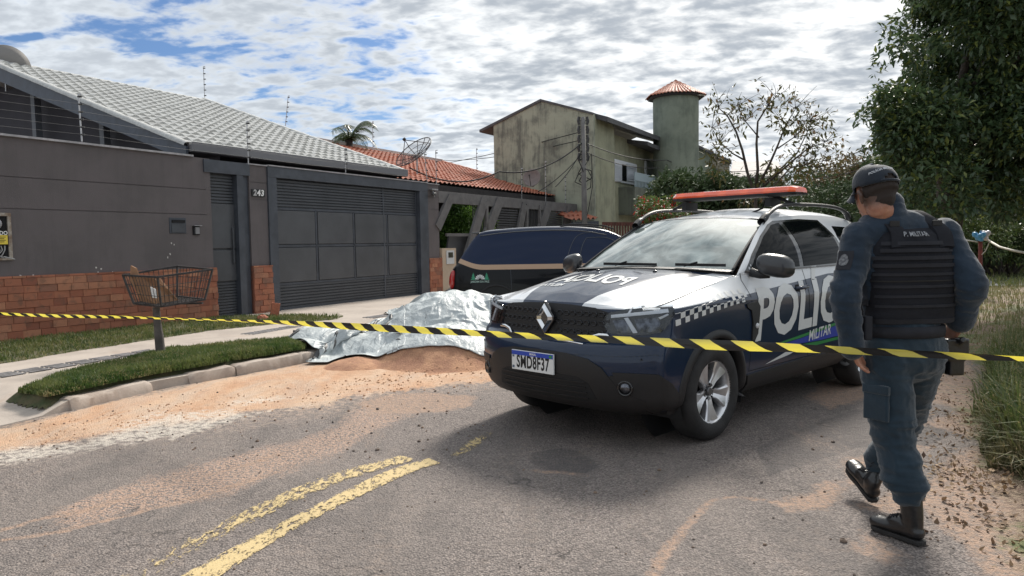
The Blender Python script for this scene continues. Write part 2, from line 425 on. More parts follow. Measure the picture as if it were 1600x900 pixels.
    r = t.mix(vm, r, vcol)
    sg = t.new('ShaderNodeSeparateXYZ', ins={0: co})
    far = t.smooth(sg.outputs[1], 30, 60)
    r = t.mix(far, r, t.mix(t.noise(co, 0.3, 5, 0.6), (0.10, 0.12, 0.05), (0.22, 0.19, 0.12)))
    t.l.new(r, b.inputs['Base Color'])
    b.inputs['Roughness'].default_value = 0.82; b.inputs['Specular IOR Level'].default_value = 0.35
    h = t.math('ADD', t.math('MULTIPLY', vo.outputs['Distance'], -0.55), t.math('MULTIPLY', t.noise(co, 40, 4, 0.7), 0.9))
    h = t.math('ADD', h, t.math('MULTIPLY', t.noise(co, 9, 4, 0.6), 1.2))
    bp = t.new('ShaderNodeBump', ins={'Height': h, 'Strength': 0.9, 'Distance': 0.016}); t.l.new(bp.outputs[0], b.inputs['Normal'])
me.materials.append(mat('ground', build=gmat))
# ground height lookup
def gz(x, y):
    i = int(np.clip(np.searchsorted(gx, x)-1, 0, nx-2)); j = int(np.clip(np.searchsorted(gy, y)-1, 0, ny-2))
    u = (x-gx[i])/(gx[i+1]-gx[i]); v = (y-gy[j])/(gy[j+1]-gy[j])
    return float((Zg[j, i]*(1-u)+Zg[j, i+1]*u)*(1-v)+(Zg[j+1, i]*(1-u)+Zg[j+1, i+1]*u)*v)

# ------------------------------------------------------------------ road markings: worn double yellow line
def ymat(t, b):
    co = t.new('ShaderNodeTexCoord').outputs['Object']
    uv = t.new('ShaderNodeSeparateXYZ', ins={0: t.new('ShaderNodeUVMap').outputs[0]})
    n = t.noise(t.new('ShaderNodeMapping', ins={'Vector': co, 'Rotation': (0, 0, radians(27)), 'Scale': (1, 0.45, 1)}).outputs[0], 30, 8, 0.8, 0.4)
    n2 = t.noise(co, 110, 3, 0.6)
    wear = t.math('ADD', t.math('MULTIPLY', n, 0.8), t.math('MULTIPLY', n2, 0.25))
    wear = t.math('ADD', wear, uv.outputs[0])             # uv.x carries the wear of this stretch
    m = t.smooth(wear, 0.575, 0.62)
    t.l.new(t.mix(n2, (0.52, 0.385, 0.17), (0.57, 0.45, 0.25)), b.inputs['Base Color']); b.inputs['Roughness'].default_value = 0.75
    tr = t.new('ShaderNodeBsdfTransparent'); mx = t.new('ShaderNodeMixShader', ins={0: m, 1: b.outputs[0], 2: tr.outputs[0]})
    t.l.new(mx.outputs[0], t.n['Material Output'].inputs[0])
    bp = t.new('ShaderNodeBump', ins={'Height': n2, 'Strength': 0.5, 'Distance': 0.01}); t.l.new(bp.outputs[0], b.inputs['Normal'])
YM = mat('yellow_paint', build=ymat)
def strip(name, L, R, wear, label):
    L = gp(L); R = gp(R); n = 60
    La = catmull(L, n); Ra = catmull(R, n); wv = np.interp(np.linspace(0, 1, n), np.linspace(0, 1, len(wear)), wear)
    vs = []; fs = []; uv = []
    for i in range(n):
        for k in range(5):
            p = La[i]*(1-k/4)+Ra[i]*k/4
            vs.append((p[0], p[1], gz(*p)+0.0045)); uv.append((wv[i]+(0.05 if k in (0, 4) else -0.01), k/4))
    for i in range(n-1):
        for k in range(4): fs.append((i*5+k, i*5+k+1, (i+1)*5+k+1, (i+1)*5+k))
    m = bpy.data.meshes.new(name); m.from_pydata(vs, [], fs); ul = m.uv_layers.new()
    for lp in m.loops: ul.data[lp.index].uv = uv[lp.vertex_index]
    m.materials.append(YM); o = bpy.data.objects.new(name, m); COL.objects.link(o); tag(o, label, kind='structure')
strip('road_marking', [(176, 990), (285, 900), (480, 797), (600, 738), (670, 716)], [(230, 990), (345, 900), (500, 807), (640, 740), (688, 724)], [0.02, 0.02, 0.05, 0.03, 0.0], 'nearer yellow centre line, fairly solid')
strip('road_marking', [(60, 990), (182, 902), (400, 790), (520, 740), (625, 712)], [(130, 990), (240, 902), (420, 805), (540, 752), (650, 718)], [0.17, 0.16, 0.07, 0.08, 0.05], 'farther yellow centre line, badly worn away')
strip('road_marking', [(702, 712), (730, 690), (757, 675)], [(716, 716), (750, 694), (776, 674)], [0.13, 0.07, 0.15], 'stub of yellow line in the shadow by the car bumper')

# ------------------------------------------------------------------ pavement, kerb, verges
WDIR = Vector((0.550, 1.0, 0)).normalized(); WNRM = Vector((WDIR.y, -WDIR.x, 0))     # along the wall, and out toward the street
W0 = atz(0, 536, 0.15); W0.z = 0
def wp(s, o, z): return W0+WDIR*s+WNRM*o+Vector((0, 0, z))
def won(px, py, o=0.0):
    """pixel -> (s, z) on the plane o metres in front of the wall"""
    p = atp(px, py, W0+WNRM*o, WNRM); return (p-W0).dot(WDIR), p.z
def conc(t, b, c1=(0.44, 0.385, 0.335), c2=(0.33, 0.285, 0.25)):
    co = t.new('ShaderNodeTexCoord').outputs['Object']
    n = t.noise(co, 1.6, 7, 0.68, 0.4); n2 = t.noise(co, 45, 4, 0.7)
    c = t.mix(t.smooth(n, 0.35, 0.7), c1, c2)
    c = t.mix(t.math('MULTIPLY', t.smooth(t.noise(co, 0.7, 5, 0.7, 0.8), 0.55, 0.68), 0.5), c, (0.42, 0.29, 0.21))
    c = t.mix(t.math('MULTIPLY', t.smooth(n2, 0.5, 0.75), 0.25), c, (0.2, 0.17, 0.15))
    t.l.new(c, b.inputs['Base Color']); b.inputs['Roughness'].default_value = 0.85
    bp = t.new('ShaderNodeBump', ins={'Height': n2, 'Strength': 0.35, 'Distance': 0.01}); t.l.new(bp.outputs[0], b.inputs['Normal'])
CONC = mat('pavement_concrete', build=conc)
def kerb_at(u):
    """point on the kerb line, u metres from the KERB[4] corner"""
    P = [np.array(p) for p in KERB]; acc = [0]
    for a, b in zip(P[:-1], P[1:]): acc.append(acc[-1]+np.hypot(*(b-a)))
    u0 = acc[4]; x = np.interp(u+u0, acc, [p[0] for p in P]); y = np.interp(u+u0, acc, [p[1] for p in P]); return np.array([x, y])
us = np.concatenate([np.arange(-12, 12, 0.12), np.arange(12, 34, 1.0)])
mb = MB(); G = []
for u in us:
    k = kerb_at(u); s_ = (Vector((k[0], k[1], 0))-W0).dot(WDIR); row = []
    edge = 0.10 if u > 0.0 else 0.10-0.085*min(1, (0-u)/0.25)
    inner = wp(s_, -0.2, 0)
    for j, q in enumerate(np.linspace(0, 1, 22)):
        x = k[0]*(1-q)+inner.x*q; y = k[1]*(1-q)+inner.y*q
        z = edge+(0.15-edge)*min(1, q*3.0)+0.004*float(fbm(np.array(x), np.array(y), 1.3, 3, 5))
        row.append((x, y, z))
    G.append([(k[0]+0.01, k[1]-0.005, -0.06)]+row)
mb.grid(G); pav = mb.build('pavement', CONC, smooth=False, auto=0.5); tag(pav, 'pale stained concrete pavement between the wall and the kerb', kind='structure')
def kerbmat(t, b): conc(t, b, (0.42, 0.36, 0.31), (0.22, 0.165, 0.13))
KM = mat('kerb_concrete', build=kerbmat)
def kerb_piece(u0, u1, label):
    mb = MB(); G = []; n = max(8, int((u1-u0)/0.04))
    for i in range(n+1):
        u = u0+(u1-u0)*i/n; k = kerb_at(u); e = 0.03 if i in (0, n) else 0
        t_ = kerb_at(u+0.02)-kerb_at(u-0.02); t_ /= np.hypot(*t_); nrm = np.array([t_[1], -t_[0]])
        row = []
        for o, z in ((0.05, -0.08), (0.052, 0.0), (0.04, 0.085), (0.02, 0.118), (-0.02, 0.126), (-0.10, 0.124), (-0.115, 0.05)):
            x, y = k+nrm*(o-e*0.3); j = 0.010*float(fbm(np.array(x*1.0+z*5), np.array(y*1.0), 7, 3, 8))+0.02*float(fbm(np.array(x), np.array(y+z), 2.0, 2, 14))
            row.append((x+nrm[0]*j, y+nrm[1]*j, z+(j-e*0.6 if z > 0 else 0)))
        G.append(row)
    mb.grid(G); b = len(mb.v); mb.f.append(tuple(range(7))); mb.f.append(tuple(range(n*7+6, n*7-1, -1)))
    o = mb.build('kerb', KM, auto=0.7); tag(o, label, kind='structure')
uu = [0.02]
def u_of(px, py):
    p = np.array(atz(px, py, 0.0)[:2]); us_ = np.arange(-6, 9, 0.05); best = min(us_, key=lambda u: np.hypot(*(kerb_at(u)-p))); return min(np.arange(best-.05, best+.05, 0.01), key=lambda u: np.hypot(*(kerb_at(u)-p)))
uA, uB, uC, uD = u_of(110, 643), u_of(236, 612), u_of(294, 601), u_of(368, 588)
kerb_piece(uA, uB, 'first kerb stone, beside the driveway dip'); kerb_piece(uC, uD-0.01, 'kerb stone past the crumbled gap'); kerb_piece(uD+0.01, u_of(470, 568), 'kerb stone running up to the silver sheet'); kerb_piece(u_of(472, 568), u_of(472, 568)+9, 'far kerb behind the sand pile')
# ribbed tactile strip let into the pavement
def tactile(pts, wid, label):
    P = [Vector(atz(a, b, 0.15)) for a, b in pts]; mb = MB(); d = (P[-1]-P[0]); n = int(d.length/0.25); dd = d.normalized(); nn = Vector((dd.y, -dd.x, 0))
    for i in range(n):
        c = P[0]+d*((i+0.5)/n); c.z = 0.1555
        for k in range(4): mb.bar(c-dd*0.118+nn*(k-1.5)*wid/4, c+dd*0.118+nn*(k-1.5)*wid/4, wid/4*0.55, 0.008)
    o = mb.build('tactile_paving', mat('tactile', (0.19, 0.185, 0.19), 0.8, var=0.35, vscale=5)); tag(o, label, kind='structure')
tactile([(-60, 597), (245, 547)], 0.30, 'grey ribbed tactile strip along the pavement'); tactile([(385, 523), (462, 510)], 0.28, 'ribbed tactile strip past the bin'); tactile([(575, 497), (690, 480)], 0.3, 'ribbed tactile strip across the driveway')
# joints in the pavement
mb = MB()
for a, b in (((40, 575), (140, 590)), ((255, 553), (330, 566)), ((0, 615), (60, 622)), ((90, 560), (215, 545))):
    mb.bar(atz(*a, 0.1515), atz(*b, 0.1515), 0.012, 0.004)
def behind_kerb(X, Y, off=0.11):
    Kp = [tuple(kerb_at(u)) for u in np.arange(-9, 12, .4)]; s = inpoly_sd(X, Y, Kp+[(-60, 60), (-60, -8)]); return s-off
# grass
def grass_patch(name, poly, n, h, z, label, seed=0, cols=((0.045, 0.085, 0.018), (0.115, 0.15, 0.045)), wid=0.006, edge=0.15, gzf=None, tilt=0.6, dens=None):
    r = np.random.RandomState(seed); P = np.array(poly); lo = P.min(0); hi = P.max(0)
    X = r.uniform(lo[0], hi[0], n*3); Y = r.uniform(lo[1], hi[1], n*3); s = inpoly_sd(X, Y, poly)+edge*0.5*fbm(X, Y, 4, 3, seed)
    if gzf is None: s = np.minimum(s, behind_kerb(X, Y, .05))
    k = s > 0
    if dens is not None: k &= (fbm(X, Y, 2.0, 3, seed+5)*0.5+0.5 > dens*r.rand(len(X)))
    X = X[k][:n]; Y = Y[k][:n]; s = s[k][:n]; m = len(X)
    hh = h*(0.45+0.75*r.rand(m))*(0.65+0.6*(fbm(X, Y, 1.7, 3, seed+2)*0.5+0.5))*np.clip(0.35+s/0.12, 0.3, 1)
    an = r.uniform(0, 2*pi, m); ti = tilt*r.rand(m)*hh; wd = wid*(0.7+0.6*r.rand(m))
    zz = z if gzf is None else np.array([gzf(a, b) for a, b in zip(X, Y)])
    dx, dy = np.cos(an), np.sin(an); lx, ly = np.cos(an+1.57+r.uniform(-.6, .6, m)), np.sin(an+1.57+r.uniform(-.6, .6, m))
    base = np.stack([X, Y, np.zeros(m)+zz], -1)
    v0 = base+np.stack([dx*wd, dy*wd, 0*X-0.01], -1); v1 = base-np.stack([dx*wd, dy*wd, 0*X+0.01], -1)
    mid = base+np.stack([lx*ti*0.35, ly*ti*0.35, hh*0.55], -1); v2 = mid-np.stack([dx*wd*0.8, dy*wd*0.8, 0*X], -1); v3 = mid+np.stack([dx*wd*0.8, dy*wd*0.8, 0*X], -1)
    v4 = base+np.stack([lx*ti, ly*ti, hh*np.sqrt(np.maximum(0.05, 1-(ti/hh)**2*0.6))], -1)
    V = np.stack([v0, v1, v2, v3, v4], 1).reshape(-1, 3); b = np.arange(m)*5
    F4 = np.stack([b, b+1, b+2, b+3], -1); F3 = np.stack([b+3, b+2, b+4], -1)
    me = bpy.data.meshes.new(name); me.vertices.add(len(V)); me.vertices.foreach_set('co', V.ravel())
    lv = np.concatenate([F4.ravel(), F3.ravel()]); me.loops.add(len(lv)); me.loops.foreach_set('vertex_index', lv)
    st = np.concatenate([np.arange(m)*4, m*4+np.arange(m)*3]); me.polygons.add(2*m); me.polygons.foreach_set('loop_start', st); me.update(calc_edges=True)
    def gm(t, bb):
        co = t.new('ShaderNodeTexCoord').outputs['Object']
        c = t.mix(t.smooth(t.noise(co, 3.0, 5, 0.7), 0.35, 0.65), cols[0], cols[1]); c = t.mix(t.smooth(t.math('ADD', t.noise(co, 60, 2, 0.5), t.math('MULTIPLY', t.math('SUBTRACT', t.noise(co, 2.3, 4, 0.7), 0.5), 0.9)), 0.58, 0.68), c, (0.30, 0.26, 0.13) if len(cols) < 3 else cols[2])
        t.l.new(c, bb.inputs['Base Color']); bb.inputs['Roughness'].default_value = 0.6
        tl = t.new('ShaderNodeBsdfTranslucent', ins={0: c}); mx = t.new('ShaderNodeMixShader', ins={0: 0.35, 1: bb.outputs[0], 2: tl.outputs[0]}); t.l.new(mx.outputs[0], t.n['Material Output'].inputs[0])
    me.materials.append(mat('grass_'+str(seed), build=gm)); o = bpy.data.objects.new(name, me); COL.objects.link(o); tag(o, label, 'grass', kind='stuff'); return o
VP = gp([(22, 614), (60, 602), (110, 588), (200, 566), (260, 551), (360, 543), (455, 534), (482, 544), (470, 550), (365, 566), (300, 580), (235, 591), (118, 617), (100, 624), (60, 622)], 0.14)
soil = MB()
def sheet(name, poly, z0, amp, material, label, res=0.025, seed=0, kind='structure', edgefall=0.06, fn=None):
    P = np.array(poly); lo = P.min(0)-0.1; hi = P.max(0)+0.1
    X, Y = np.meshgrid(np.arange(lo[0], hi[0], res), np.arange(lo[1], hi[1], res)); s = inpoly_sd(X, Y, poly)+0.05*fbm(X, Y, 5, 3, seed); s = np.minimum(s, behind_kerb(X, Y))
    Z = z0+amp*fbm(X, Y, 3, 4, seed)+ (fn(X, Y, s) if fn else 0)
    Z = np.where(s < 0.06, np.minimum(Z, z0-edgefall*(1-s/0.06)), Z)
    idx = -np.ones(X.shape, int); ok = s > -0.06; idx[ok] = np.arange(ok.sum()); vs = np.stack([X[ok], Y[ok], Z[ok]], -1); fs = []
    a = idx[:-1, :-1]; b = idx[:-1, 1:]; c = idx[1:, 1:]; d = idx[1:, :-1]; k = (a >= 0) & (b >= 0) & (c >= 0) & (d >= 0)
    fs = np.stack([a[k], b[k], c[k], d[k]], -1).tolist(); m = MB(); m.v = [tuple(v) for v in vs]; m.f = fs
    o = m.build(name, material, smooth=True, fix=False); tag(o, label, kind=kind); return o
SOIL = mat('verge_soil', (0.10, 0.085, 0.045), 0.95, col2=(0.05, 0.065, 0.025), vscale=9, bump=0.8, bscale=50)
sheet('verge_soil', VP, 0.165, 0.01, SOIL, 'bank of soil under the grass by the kerb', seed=4, fn=lambda X, Y, s: 0.02*np.clip(s/0.2, 0, 1))
grass_patch('kerb_grass', VP, 46000, 0.085, 0.165, 'mown green grass on the strip behind the kerb', 1, cols=((0.045, 0.095, 0.018), (0.15, 0.18, 0.055)), dens=0.30)
UP = [tuple((wp(-6, 0.02, 0))[:2])]+gp([(0, 536), (337, 497)], 0.15)+gp([(440, 494), (535, 494), (525, 500), (440, 506), (330, 517), (130, 548), (0, 570), (-200, 605)], 0.15)
UP[1] = tuple(wp(0, 0.03, 0)[:2])
sheet('verge_soil', UP, 0.165, 0.008, SOIL, 'strip of soil along the brick base', seed=6)
grass_patch('wall_grass', UP, 30000, 0.06, 0.165, 'patchy short grass growing along the brick base', 2, cols=((0.06, 0.10, 0.025), (0.16, 0.17, 0.06)), dens=0.55)
# ================================================================== HOUSE WITH THE DARK WALL AND GATES
def plaster(name, c, stain=0.25, streak=0.0, bump=0.5, dark=None):
    def f(t, b):
        co = t.new('ShaderNodeTexCoord').outputs['Object']
        n = t.noise(co, 1.3, 6, 0.65, 0.3); n2 = t.noise(co, 90, 3, 0.6)
        col = t.mix(t.math('MULTIPLY', t.smooth(n, 0.35, 0.7), stain), c, tuple(x*0.55 for x in c) if dark is None else dark)
        if streak:
            sv = t.noise(t.new('ShaderNodeMapping', ins={'Vector': co, 'Scale': (3.2, 3.2, 0.28)}).outputs[0], 1.6, 7, 0.72, 0.3)
            sv = t.math('ADD', sv, t.math('MULTIPLY', t.math('SUBTRACT', n, 0.5), 0.7))
            col = t.mix(t.math('MULTIPLY', t.smooth(sv, 0.44, 0.66), streak), col, dark if dark else (0.06, 0.06, 0.055))
        t.l.new(col, b.inputs['Base Color']); b.inputs['Roughness'].default_value = 0.85
        bp = t.new('ShaderNodeBump', ins={'Height': n2, 'Strength': bump, 'Distance': 0.006}); t.l.new(bp.outputs[0], b.inputs['Normal'])
    return mat(name, build=f)
PLAS = plaster('dark_plaster', (0.125, 0.110, 0.113), 0.35, 0.30, dark=(0.085, 0.078, 0.078))
GATEM = mat('gate_paint', (0.060, 0.066, 0.076), 0.42, var=0.16, vscale=2.5)
GATEM2 = mat('gate_panel_paint', (0.076, 0.080, 0.088), 0.38, var=0.12, vscale=2.0)
FRAMEM = mat('gate_frame_paint', (0.055, 0.063, 0.078), 0.45, var=0.2, vscale=4)
BLACK = mat('black_void', (0.01, 0.01, 0.012), 0.9)
STEEL = mat('galvanised_steel', (0.42, 0.42, 0.43), 0.4, 0.7, var=0.2, vscale=20)
CAPM = mat('coping_metal', (0.36, 0.35, 0.36), 0.5, 0.3, var=0.25, vscale=6)
def brickm(t, b):
    tc_ = t.new('ShaderNodeTexCoord').outputs['Object']
    g = t.new('ShaderNodeNewGeometry').outputs['Random Per Island']
    n = t.noise(tc_, 9, 6, 0.7, 0.4); n2 = t.noise(tc_, 60, 4, 0.7)
    c = t.ramp(g, [(0.0, (0.30, 0.105, 0.062)), (0.35, (0.38, 0.150, 0.085)), (0.6, (0.26, 0.095, 0.060)), (0.82, (0.44, 0.20, 0.115)), (1.0, (0.20, 0.095, 0.07))])
    c = t.mix(t.math('MULTIPLY', t.smooth(n, 0.48, 0.68), 0.55), c, (0.14, 0.085, 0.06))
    c = t.mix(t.math('MULTIPLY', t.smooth(n2, 0.6, 0.75), 0.4), c, (0.45, 0.29, 0.20))
    t.l.new(c, b.inputs['Base Color']); b.inputs['Roughness'].default_value = 0.9
    bp = t.new('ShaderNodeBump', ins={'Height': n2, 'Strength': 0.6, 'Distance': 0.008}); t.l.new(bp.outputs[0], b.inputs['Normal'])
BRICK = mat('brick_cladding', build=brickm)
def wbox(mb, s0, s1, o0, o1, z0, z1):
    ps = [wp(s, o, z) for s in (s0, s1) for o in (o0, o1) for z in (z0, z1)]
    return mb.add(ps, [(0, 1, 3, 2), (4, 6, 7, 5), (0, 4, 5, 1), (2, 3, 7, 6), (0, 2, 6, 4), (1, 5, 7, 3)])
def brick_face(mb, s0, s1, z0, z1, o, seed=0, bw=0.235, bh=0.105, back=0.02):
    """rough hollow bricks laid on face, each standing out a little differently, dark joints behind"""
    r = random.Random(seed); z = z0; row = 0
    wbox(mb, s0, s1, -0.05, o-0.018, z0-0.02, z1-0.004)
    while z < z1-0.02:
        h = min(bh, z1-z); s = s0-(bw/2 if row % 2 else 0)*r.uniform(0.7, 1.1)
        while s < s1:
            a = max(s, s0); e = min(s+bw*r.uniform(0.78, 1.12), s1)
            if e-a > 0.03:
                j = 0.003; d = o+r.uniform(-0.010, 0.008); tl = r.uniform(-0.003, 0.003)
                ps = [wp(a+j, o-0.03, z+j), wp(a+j, o-0.03, z+h-j), wp(a+j, d+tl, z+j), wp(a+j, d-tl, z+h-j), wp(e-j, o-0.03, z+j), wp(e-j, o-0.03, z+h-j), wp(e-j, d+tl, z+j), wp(e-j, d+r.uniform(-.004, .004), z+h-j)]
                mb.add(ps, [(0, 1, 3, 2), (4, 6, 7, 5), (0, 4, 5, 1), (2, 3, 7, 6), (0, 2, 6, 4), (1, 5, 7, 3)])
            s = e
        z += h; row += 1
wall = thing('boundary_wall', 'dark brown-grey plastered street wall with a rough brick base, left of the gates', 'wall', wp(0, 0, 0))
mb = MB(); wbox(mb, -9, 3.56, -0.16, 0.0, 1.04, 1.985); wbox(mb, -9, 3.56, -0.16, 0, 2.44, 2.98)
wbox(mb, -9, 3.56, -0.16, -0.012, 1.985, 2.44)
wbox(mb, -9, 3.56, -0.16, 0.0, 2.0, 2.425); wbox(mb, 3.45, 3.56, -0.3, -0.001, 0.1, 2.97)
mb.build('plaster', PLAS, wall)
mb = MB(); brick_face(mb, -9, 3.60, 0.08, 1.06, 0.045, 3); mb.build('brick_base', BRICK, wall)
mb = MB(); wbox(mb, -9, 3.2, -0.2, 0.045, 2.982, 3.012); mb.build('coping', CAPM, wall)
def pillar(s0, s1, label, seed):
    p = thing('gate_pillar', label, 'pillar', wp(s0, 0, 0), 'pillars between the gates')
    mb = MB(); wbox(mb, s0, s1, -0.25, 0.0, 0.1, 2.30); wbox(mb, s0, s1, -0.25, -0.008, 2.30, 2.32); wbox(mb, s0, s1, -0.25, 0.0, 2.32, 2.62); wbox(mb, s0, s1, -0.25, -0.008, 2.62, 2.64); wbox(mb, s0, s1, -0.25, 0, 2.64, 2.95); mb.build('plaster', PLAS, p)
    mb = MB(); brick_face(mb, s0-0.0, s1+0.05, 0.08, 1.06, 0.05, seed); mb.build('brick_base', BRICK, p)
    mb = MB(); wbox(mb, s0-0.03, s1+0.02, -0.28, 0.03, 2.952, 2.975); mb.build('coping', CAPM, p)
pillar(4.43, 4.86, 'plastered pillar with the house number, brick at its foot', 11)
pillar(10.16, 10.68, 'plastered pillar right of the wide garage gate, brick at its foot', 12)
# header beam over the pedestrian gate + garage frame
g = thing('pedestrian_gate', 'narrow dark metal gate with slats above and below two panels', 'gate', wp(3.56, 0, 0))
mb = MB(); wbox(mb, 3.42, 4.43, -0.2, 0.03, 2.74, 2.965); wbox(mb, 4.13, 4.27, -0.12, 0.02, 0.1, 2.74); wbox(mb, 4.27, 4.43, -0.14, -0.04, 0.1, 2.74); mb.build('gate_frame', FRAMEM, g)
mb = MB()
for k in range(9): wbox(mb, 3.57, 4.12, -0.12, -0.09, 2.22+k*0.056, 2.22+k*0.056+0.036)
mb.build('upper_slats', GATEM, g); mb = MB()
for k in range(12): wbox(mb, 3.57, 4.12, -0.12, -0.09, 0.16+k*0.052, 0.16+k*0.052+0.034)
mb.build('lower_slats', GATEM, g)
mb = MB(); wbox(mb, 3.56, 4.13, -0.125, -0.085, 1.40, 2.20); mb.build('panel', GATEM2, g, bevel=0.004); mb = MB(); wbox(mb, 3.56, 4.13, -0.125, -0.085, 0.80, 1.36); mb.build('panel', GATEM2, g, bevel=0.004); mb = MB(); wbox(mb, 3.56, 4.13, -0.15, -0.13, 0.1, 2.74); mb.build('back_sheet', GATEM2, g)
mb = MB(); mb.tube([wp(4.06, -0.07, 1.1), wp(4.06, -0.05, 1.12), wp(4.06, -0.05, 1.75), wp(4.06, -0.07, 1.77)], 0.012, 8); mb.build('handle', GATEM, g)
g = thing('garage_gate', 'wide dark grey garage gate with eight square panels between louvred strips', 'gate', wp(5, 0, 0))
mb = MB(); wbox(mb, 4.862, 5.08, -0.2, 0.035, 0.1, 2.75); wbox(mb, 9.80, 10.158, -0.2, 0.035, 0.1, 2.75); wbox(mb, 4.862, 10.158, -0.2, 0.038, 2.752, 2.96); mb.build('gate_frame', FRAMEM, g, bevel=0.004)
mb = MB(); wbox(mb, 4.87, 10.15, -0.22, 0.06, 2.962, 2.985); mb.build('coping', CAPM, g)
mb = MB()
for k in range(9): wbox(mb, 5.09, 9.79, -0.10, -0.07, 2.21+k*0.060, 2.21+k*0.060+0.034)
mb.build('upper_slats', GATEM, g); mb = MB()
for k in range(8): wbox(mb, 5.09, 9.79, -0.10, -0.07, 0.17+k*0.061, 0.17+k*0.061+0.036)
mb.build('lower_slats', GATEM, g)
mb = MB()
for s in (5.09, 8.45, 9.74): wbox(mb, s, s+0.045, -0.13, -0.065, 0.12, 2.74)
wbox(mb, 5.09, 9.79, -0.13, -0.101, 0.12, 2.74)
for z in (0.64, 1.40, 2.14): wbox(mb, 5.09, 9.79, -0.12, -0.075, z, z+0.045)
for s in (6.22, 7.40, 8.58): wbox(mb, s, s+0.045, -0.12, -0.075, 0.66, 2.16)
wbox(mb, 5.09, 9.79, -0.12, -0.06, 0.12, 0.17); mb.build('rails', FRAMEM, g)
for s0, s1 in ((5.15, 6.20), (6.285, 7.38), (7.465, 8.56), (8.645, 9.74)):
    for z0, z1 in ((0.70, 1.385), (1.46, 2.125)):
        mb = MB(); wbox(mb, s0, s1, -0.11, -0.066, z0, z1); mb.build('panel', GATEM2, g, bevel=0.006)
# ------------------------------------------------------------------ text helper: real glyph meshes
def text_mesh(body, size=1.0, offset=0.0, shear=0.0, sx=1.0, extrude=0.0, align='CENTER', space=1.0):
    cu = bpy.data.curves.new('t', 'FONT'); cu.body = body; cu.size = size; cu.offset = offset; cu.shear = shear; cu.extrude = extrude
    cu.align_x = align; cu.align_y = 'CENTER'; cu.space_character = space; cu.resolution_u = 3
    o = bpy.data.objects.new('t', cu); COL.objects.link(o); dg = bpy.context.evaluated_depsgraph_get(); m = bpy.data.meshes.new_from_object(o.evaluated_get(dg))
    vs = [Vector((v.co.x*sx, v.co.y, v.co.z)) for v in m.vertices]; fs = [tuple(p.vertices) for p in m.polygons]
    bpy.data.objects.remove(o); bpy.data.curves.remove(cu); bpy.data.meshes.remove(m); return vs, fs
def place_text(mb, body, c, u, v, size, **k):
    vs, fs = text_mesh(body, size, **k); c = Vector(c); u = Vector(u).normalized(); v = Vector(v).normalized(); n = u.cross(v)
    return mb.add([c+u*p.x+v*p.y+n*p.z for p in vs], fs)
WU = WDIR; UPV = Vector((0, 0, 1))
WHITEP = mat('white_paint', (0.75, 0.75, 0.74), 0.5)
t_ = thing('house_number', 'black plate with white numerals 243 on the plastered pillar', 'number sign', wp(4.63, 0, 2.43))
mb = MB(); wbox(mb, 4.47, 4.79, 0.002, 0.02, 2.36, 2.50); mb.build('number_plate', mat('plate_black', (0.012, 0.012, 0.013), 0.35), t_, bevel=0.003)
for k, ch in enumerate('243'):
    mb = MB(); place_text(mb, ch, wp(4.54+k*0.09, 0.024, 2.43), WU, UPV, 0.155, offset=0.006, shear=0.12, extrude=0.003); mb.build('digit', WHITEP if k else mat('digit_worn', (0.42, 0.42, 0.42), 0.6), t_)
t_ = thing('letter_box', 'flat grey metal letter box set in the plastered wall', 'letter box', wp(2.87, 0, 1.8))
mb = MB(); wbox(mb, 2.70, 3.02, -0.01, 0.012, 1.66, 1.925); mb.build('front_plate', FRAMEM, t_, bevel=0.003)
mb = MB(); wbox(mb, 2.74, 2.99, 0.013, 0.030, 1.842, 1.888); mb.build('slot_flap', BLACK, t_)
mb = MB(); wbox(mb, 2.73, 2.99, 0.013, 0.022, 1.68, 1.825); mb.build('hatch', GATEM, t_, bevel=0.002)
t_ = thing('doorbell', 'small grey intercom with a little hood beside the narrow gate', 'intercom', wp(3.22, 0, 1.7))
mb = MB(); wbox(mb, 3.15, 3.285, 0.0, 0.02, 1.635, 1.79); mb.build('housing', BLACK, t_)
mb = MB(); wbox(mb, 3.14, 3.295, 0.0, 0.075, 1.79, 1.80); mb.build('hood', STEEL, t_)
mb = MB(); wbox(mb, 3.18, 3.26, 0.02, 0.05, 1.65, 1.77); mb.build('button_panel', mat('intercom_grey', (0.22, 0.22, 0.23), 0.5), t_, bevel=0.004)
t_ = thing('meter_box', 'recessed electricity meter box with a yellow warning label at the left edge', 'meter box', wp(0, 0, 1.6))
mb = MB()
for a in ((-0.42, -0.36, 1.30, 1.93), (0.17, 0.215, 1.30, 1.93)): wbox(mb, a[0], a[1], 0, 0.03, a[2], a[3])
wbox(mb, -0.42, 0.215, 0, 0.032, 1.885, 1.93); wbox(mb, -0.42, 0.215, 0, 0.03, 1.28, 1.31); mb.build('box_frame', mat('rusty_white', (0.40, 0.37, 0.33), 0.7, col2=(0.16, 0.10, 0.06), vscale=9), t_, bevel=0.002)
mb = MB(); wbox(mb, -0.36, 0.17, 0.001, 0.006, 1.30, 1.89); mb.build('box_back', BLACK, t_)
mb = MB(); mb.lathe([(0.0, 0.05), (0.06, 0.05), (0.075, 0.03), (0.08, 0.0)], 16, Matrix.Translation(wp(0.02, 0.006, 1.78)) @ Matrix((WU, UPV, WNRM)).transposed().to_4x4()); mb.build('meter', mat('meter_grey', (0.25, 0.26, 0.28), 0.3), t_, smooth=True)
mb = MB(); wbox(mb, -0.2, 0.155, 0.03, 0.036, 1.50, 1.68); lb = mb.build('warning_label', mat('label_yellow', (0.75, 0.58, 0.07), 0.5), t_)
mb = MB(); wbox(mb, -0.2, 0.155, 0.037, 0.038, 1.625, 1.68)
for k in range(4): wbox(mb, 0.0, 0.13-0.02*(k % 2), 0.037, 0.038, 1.595-k*0.022, 1.603-k*0.022)
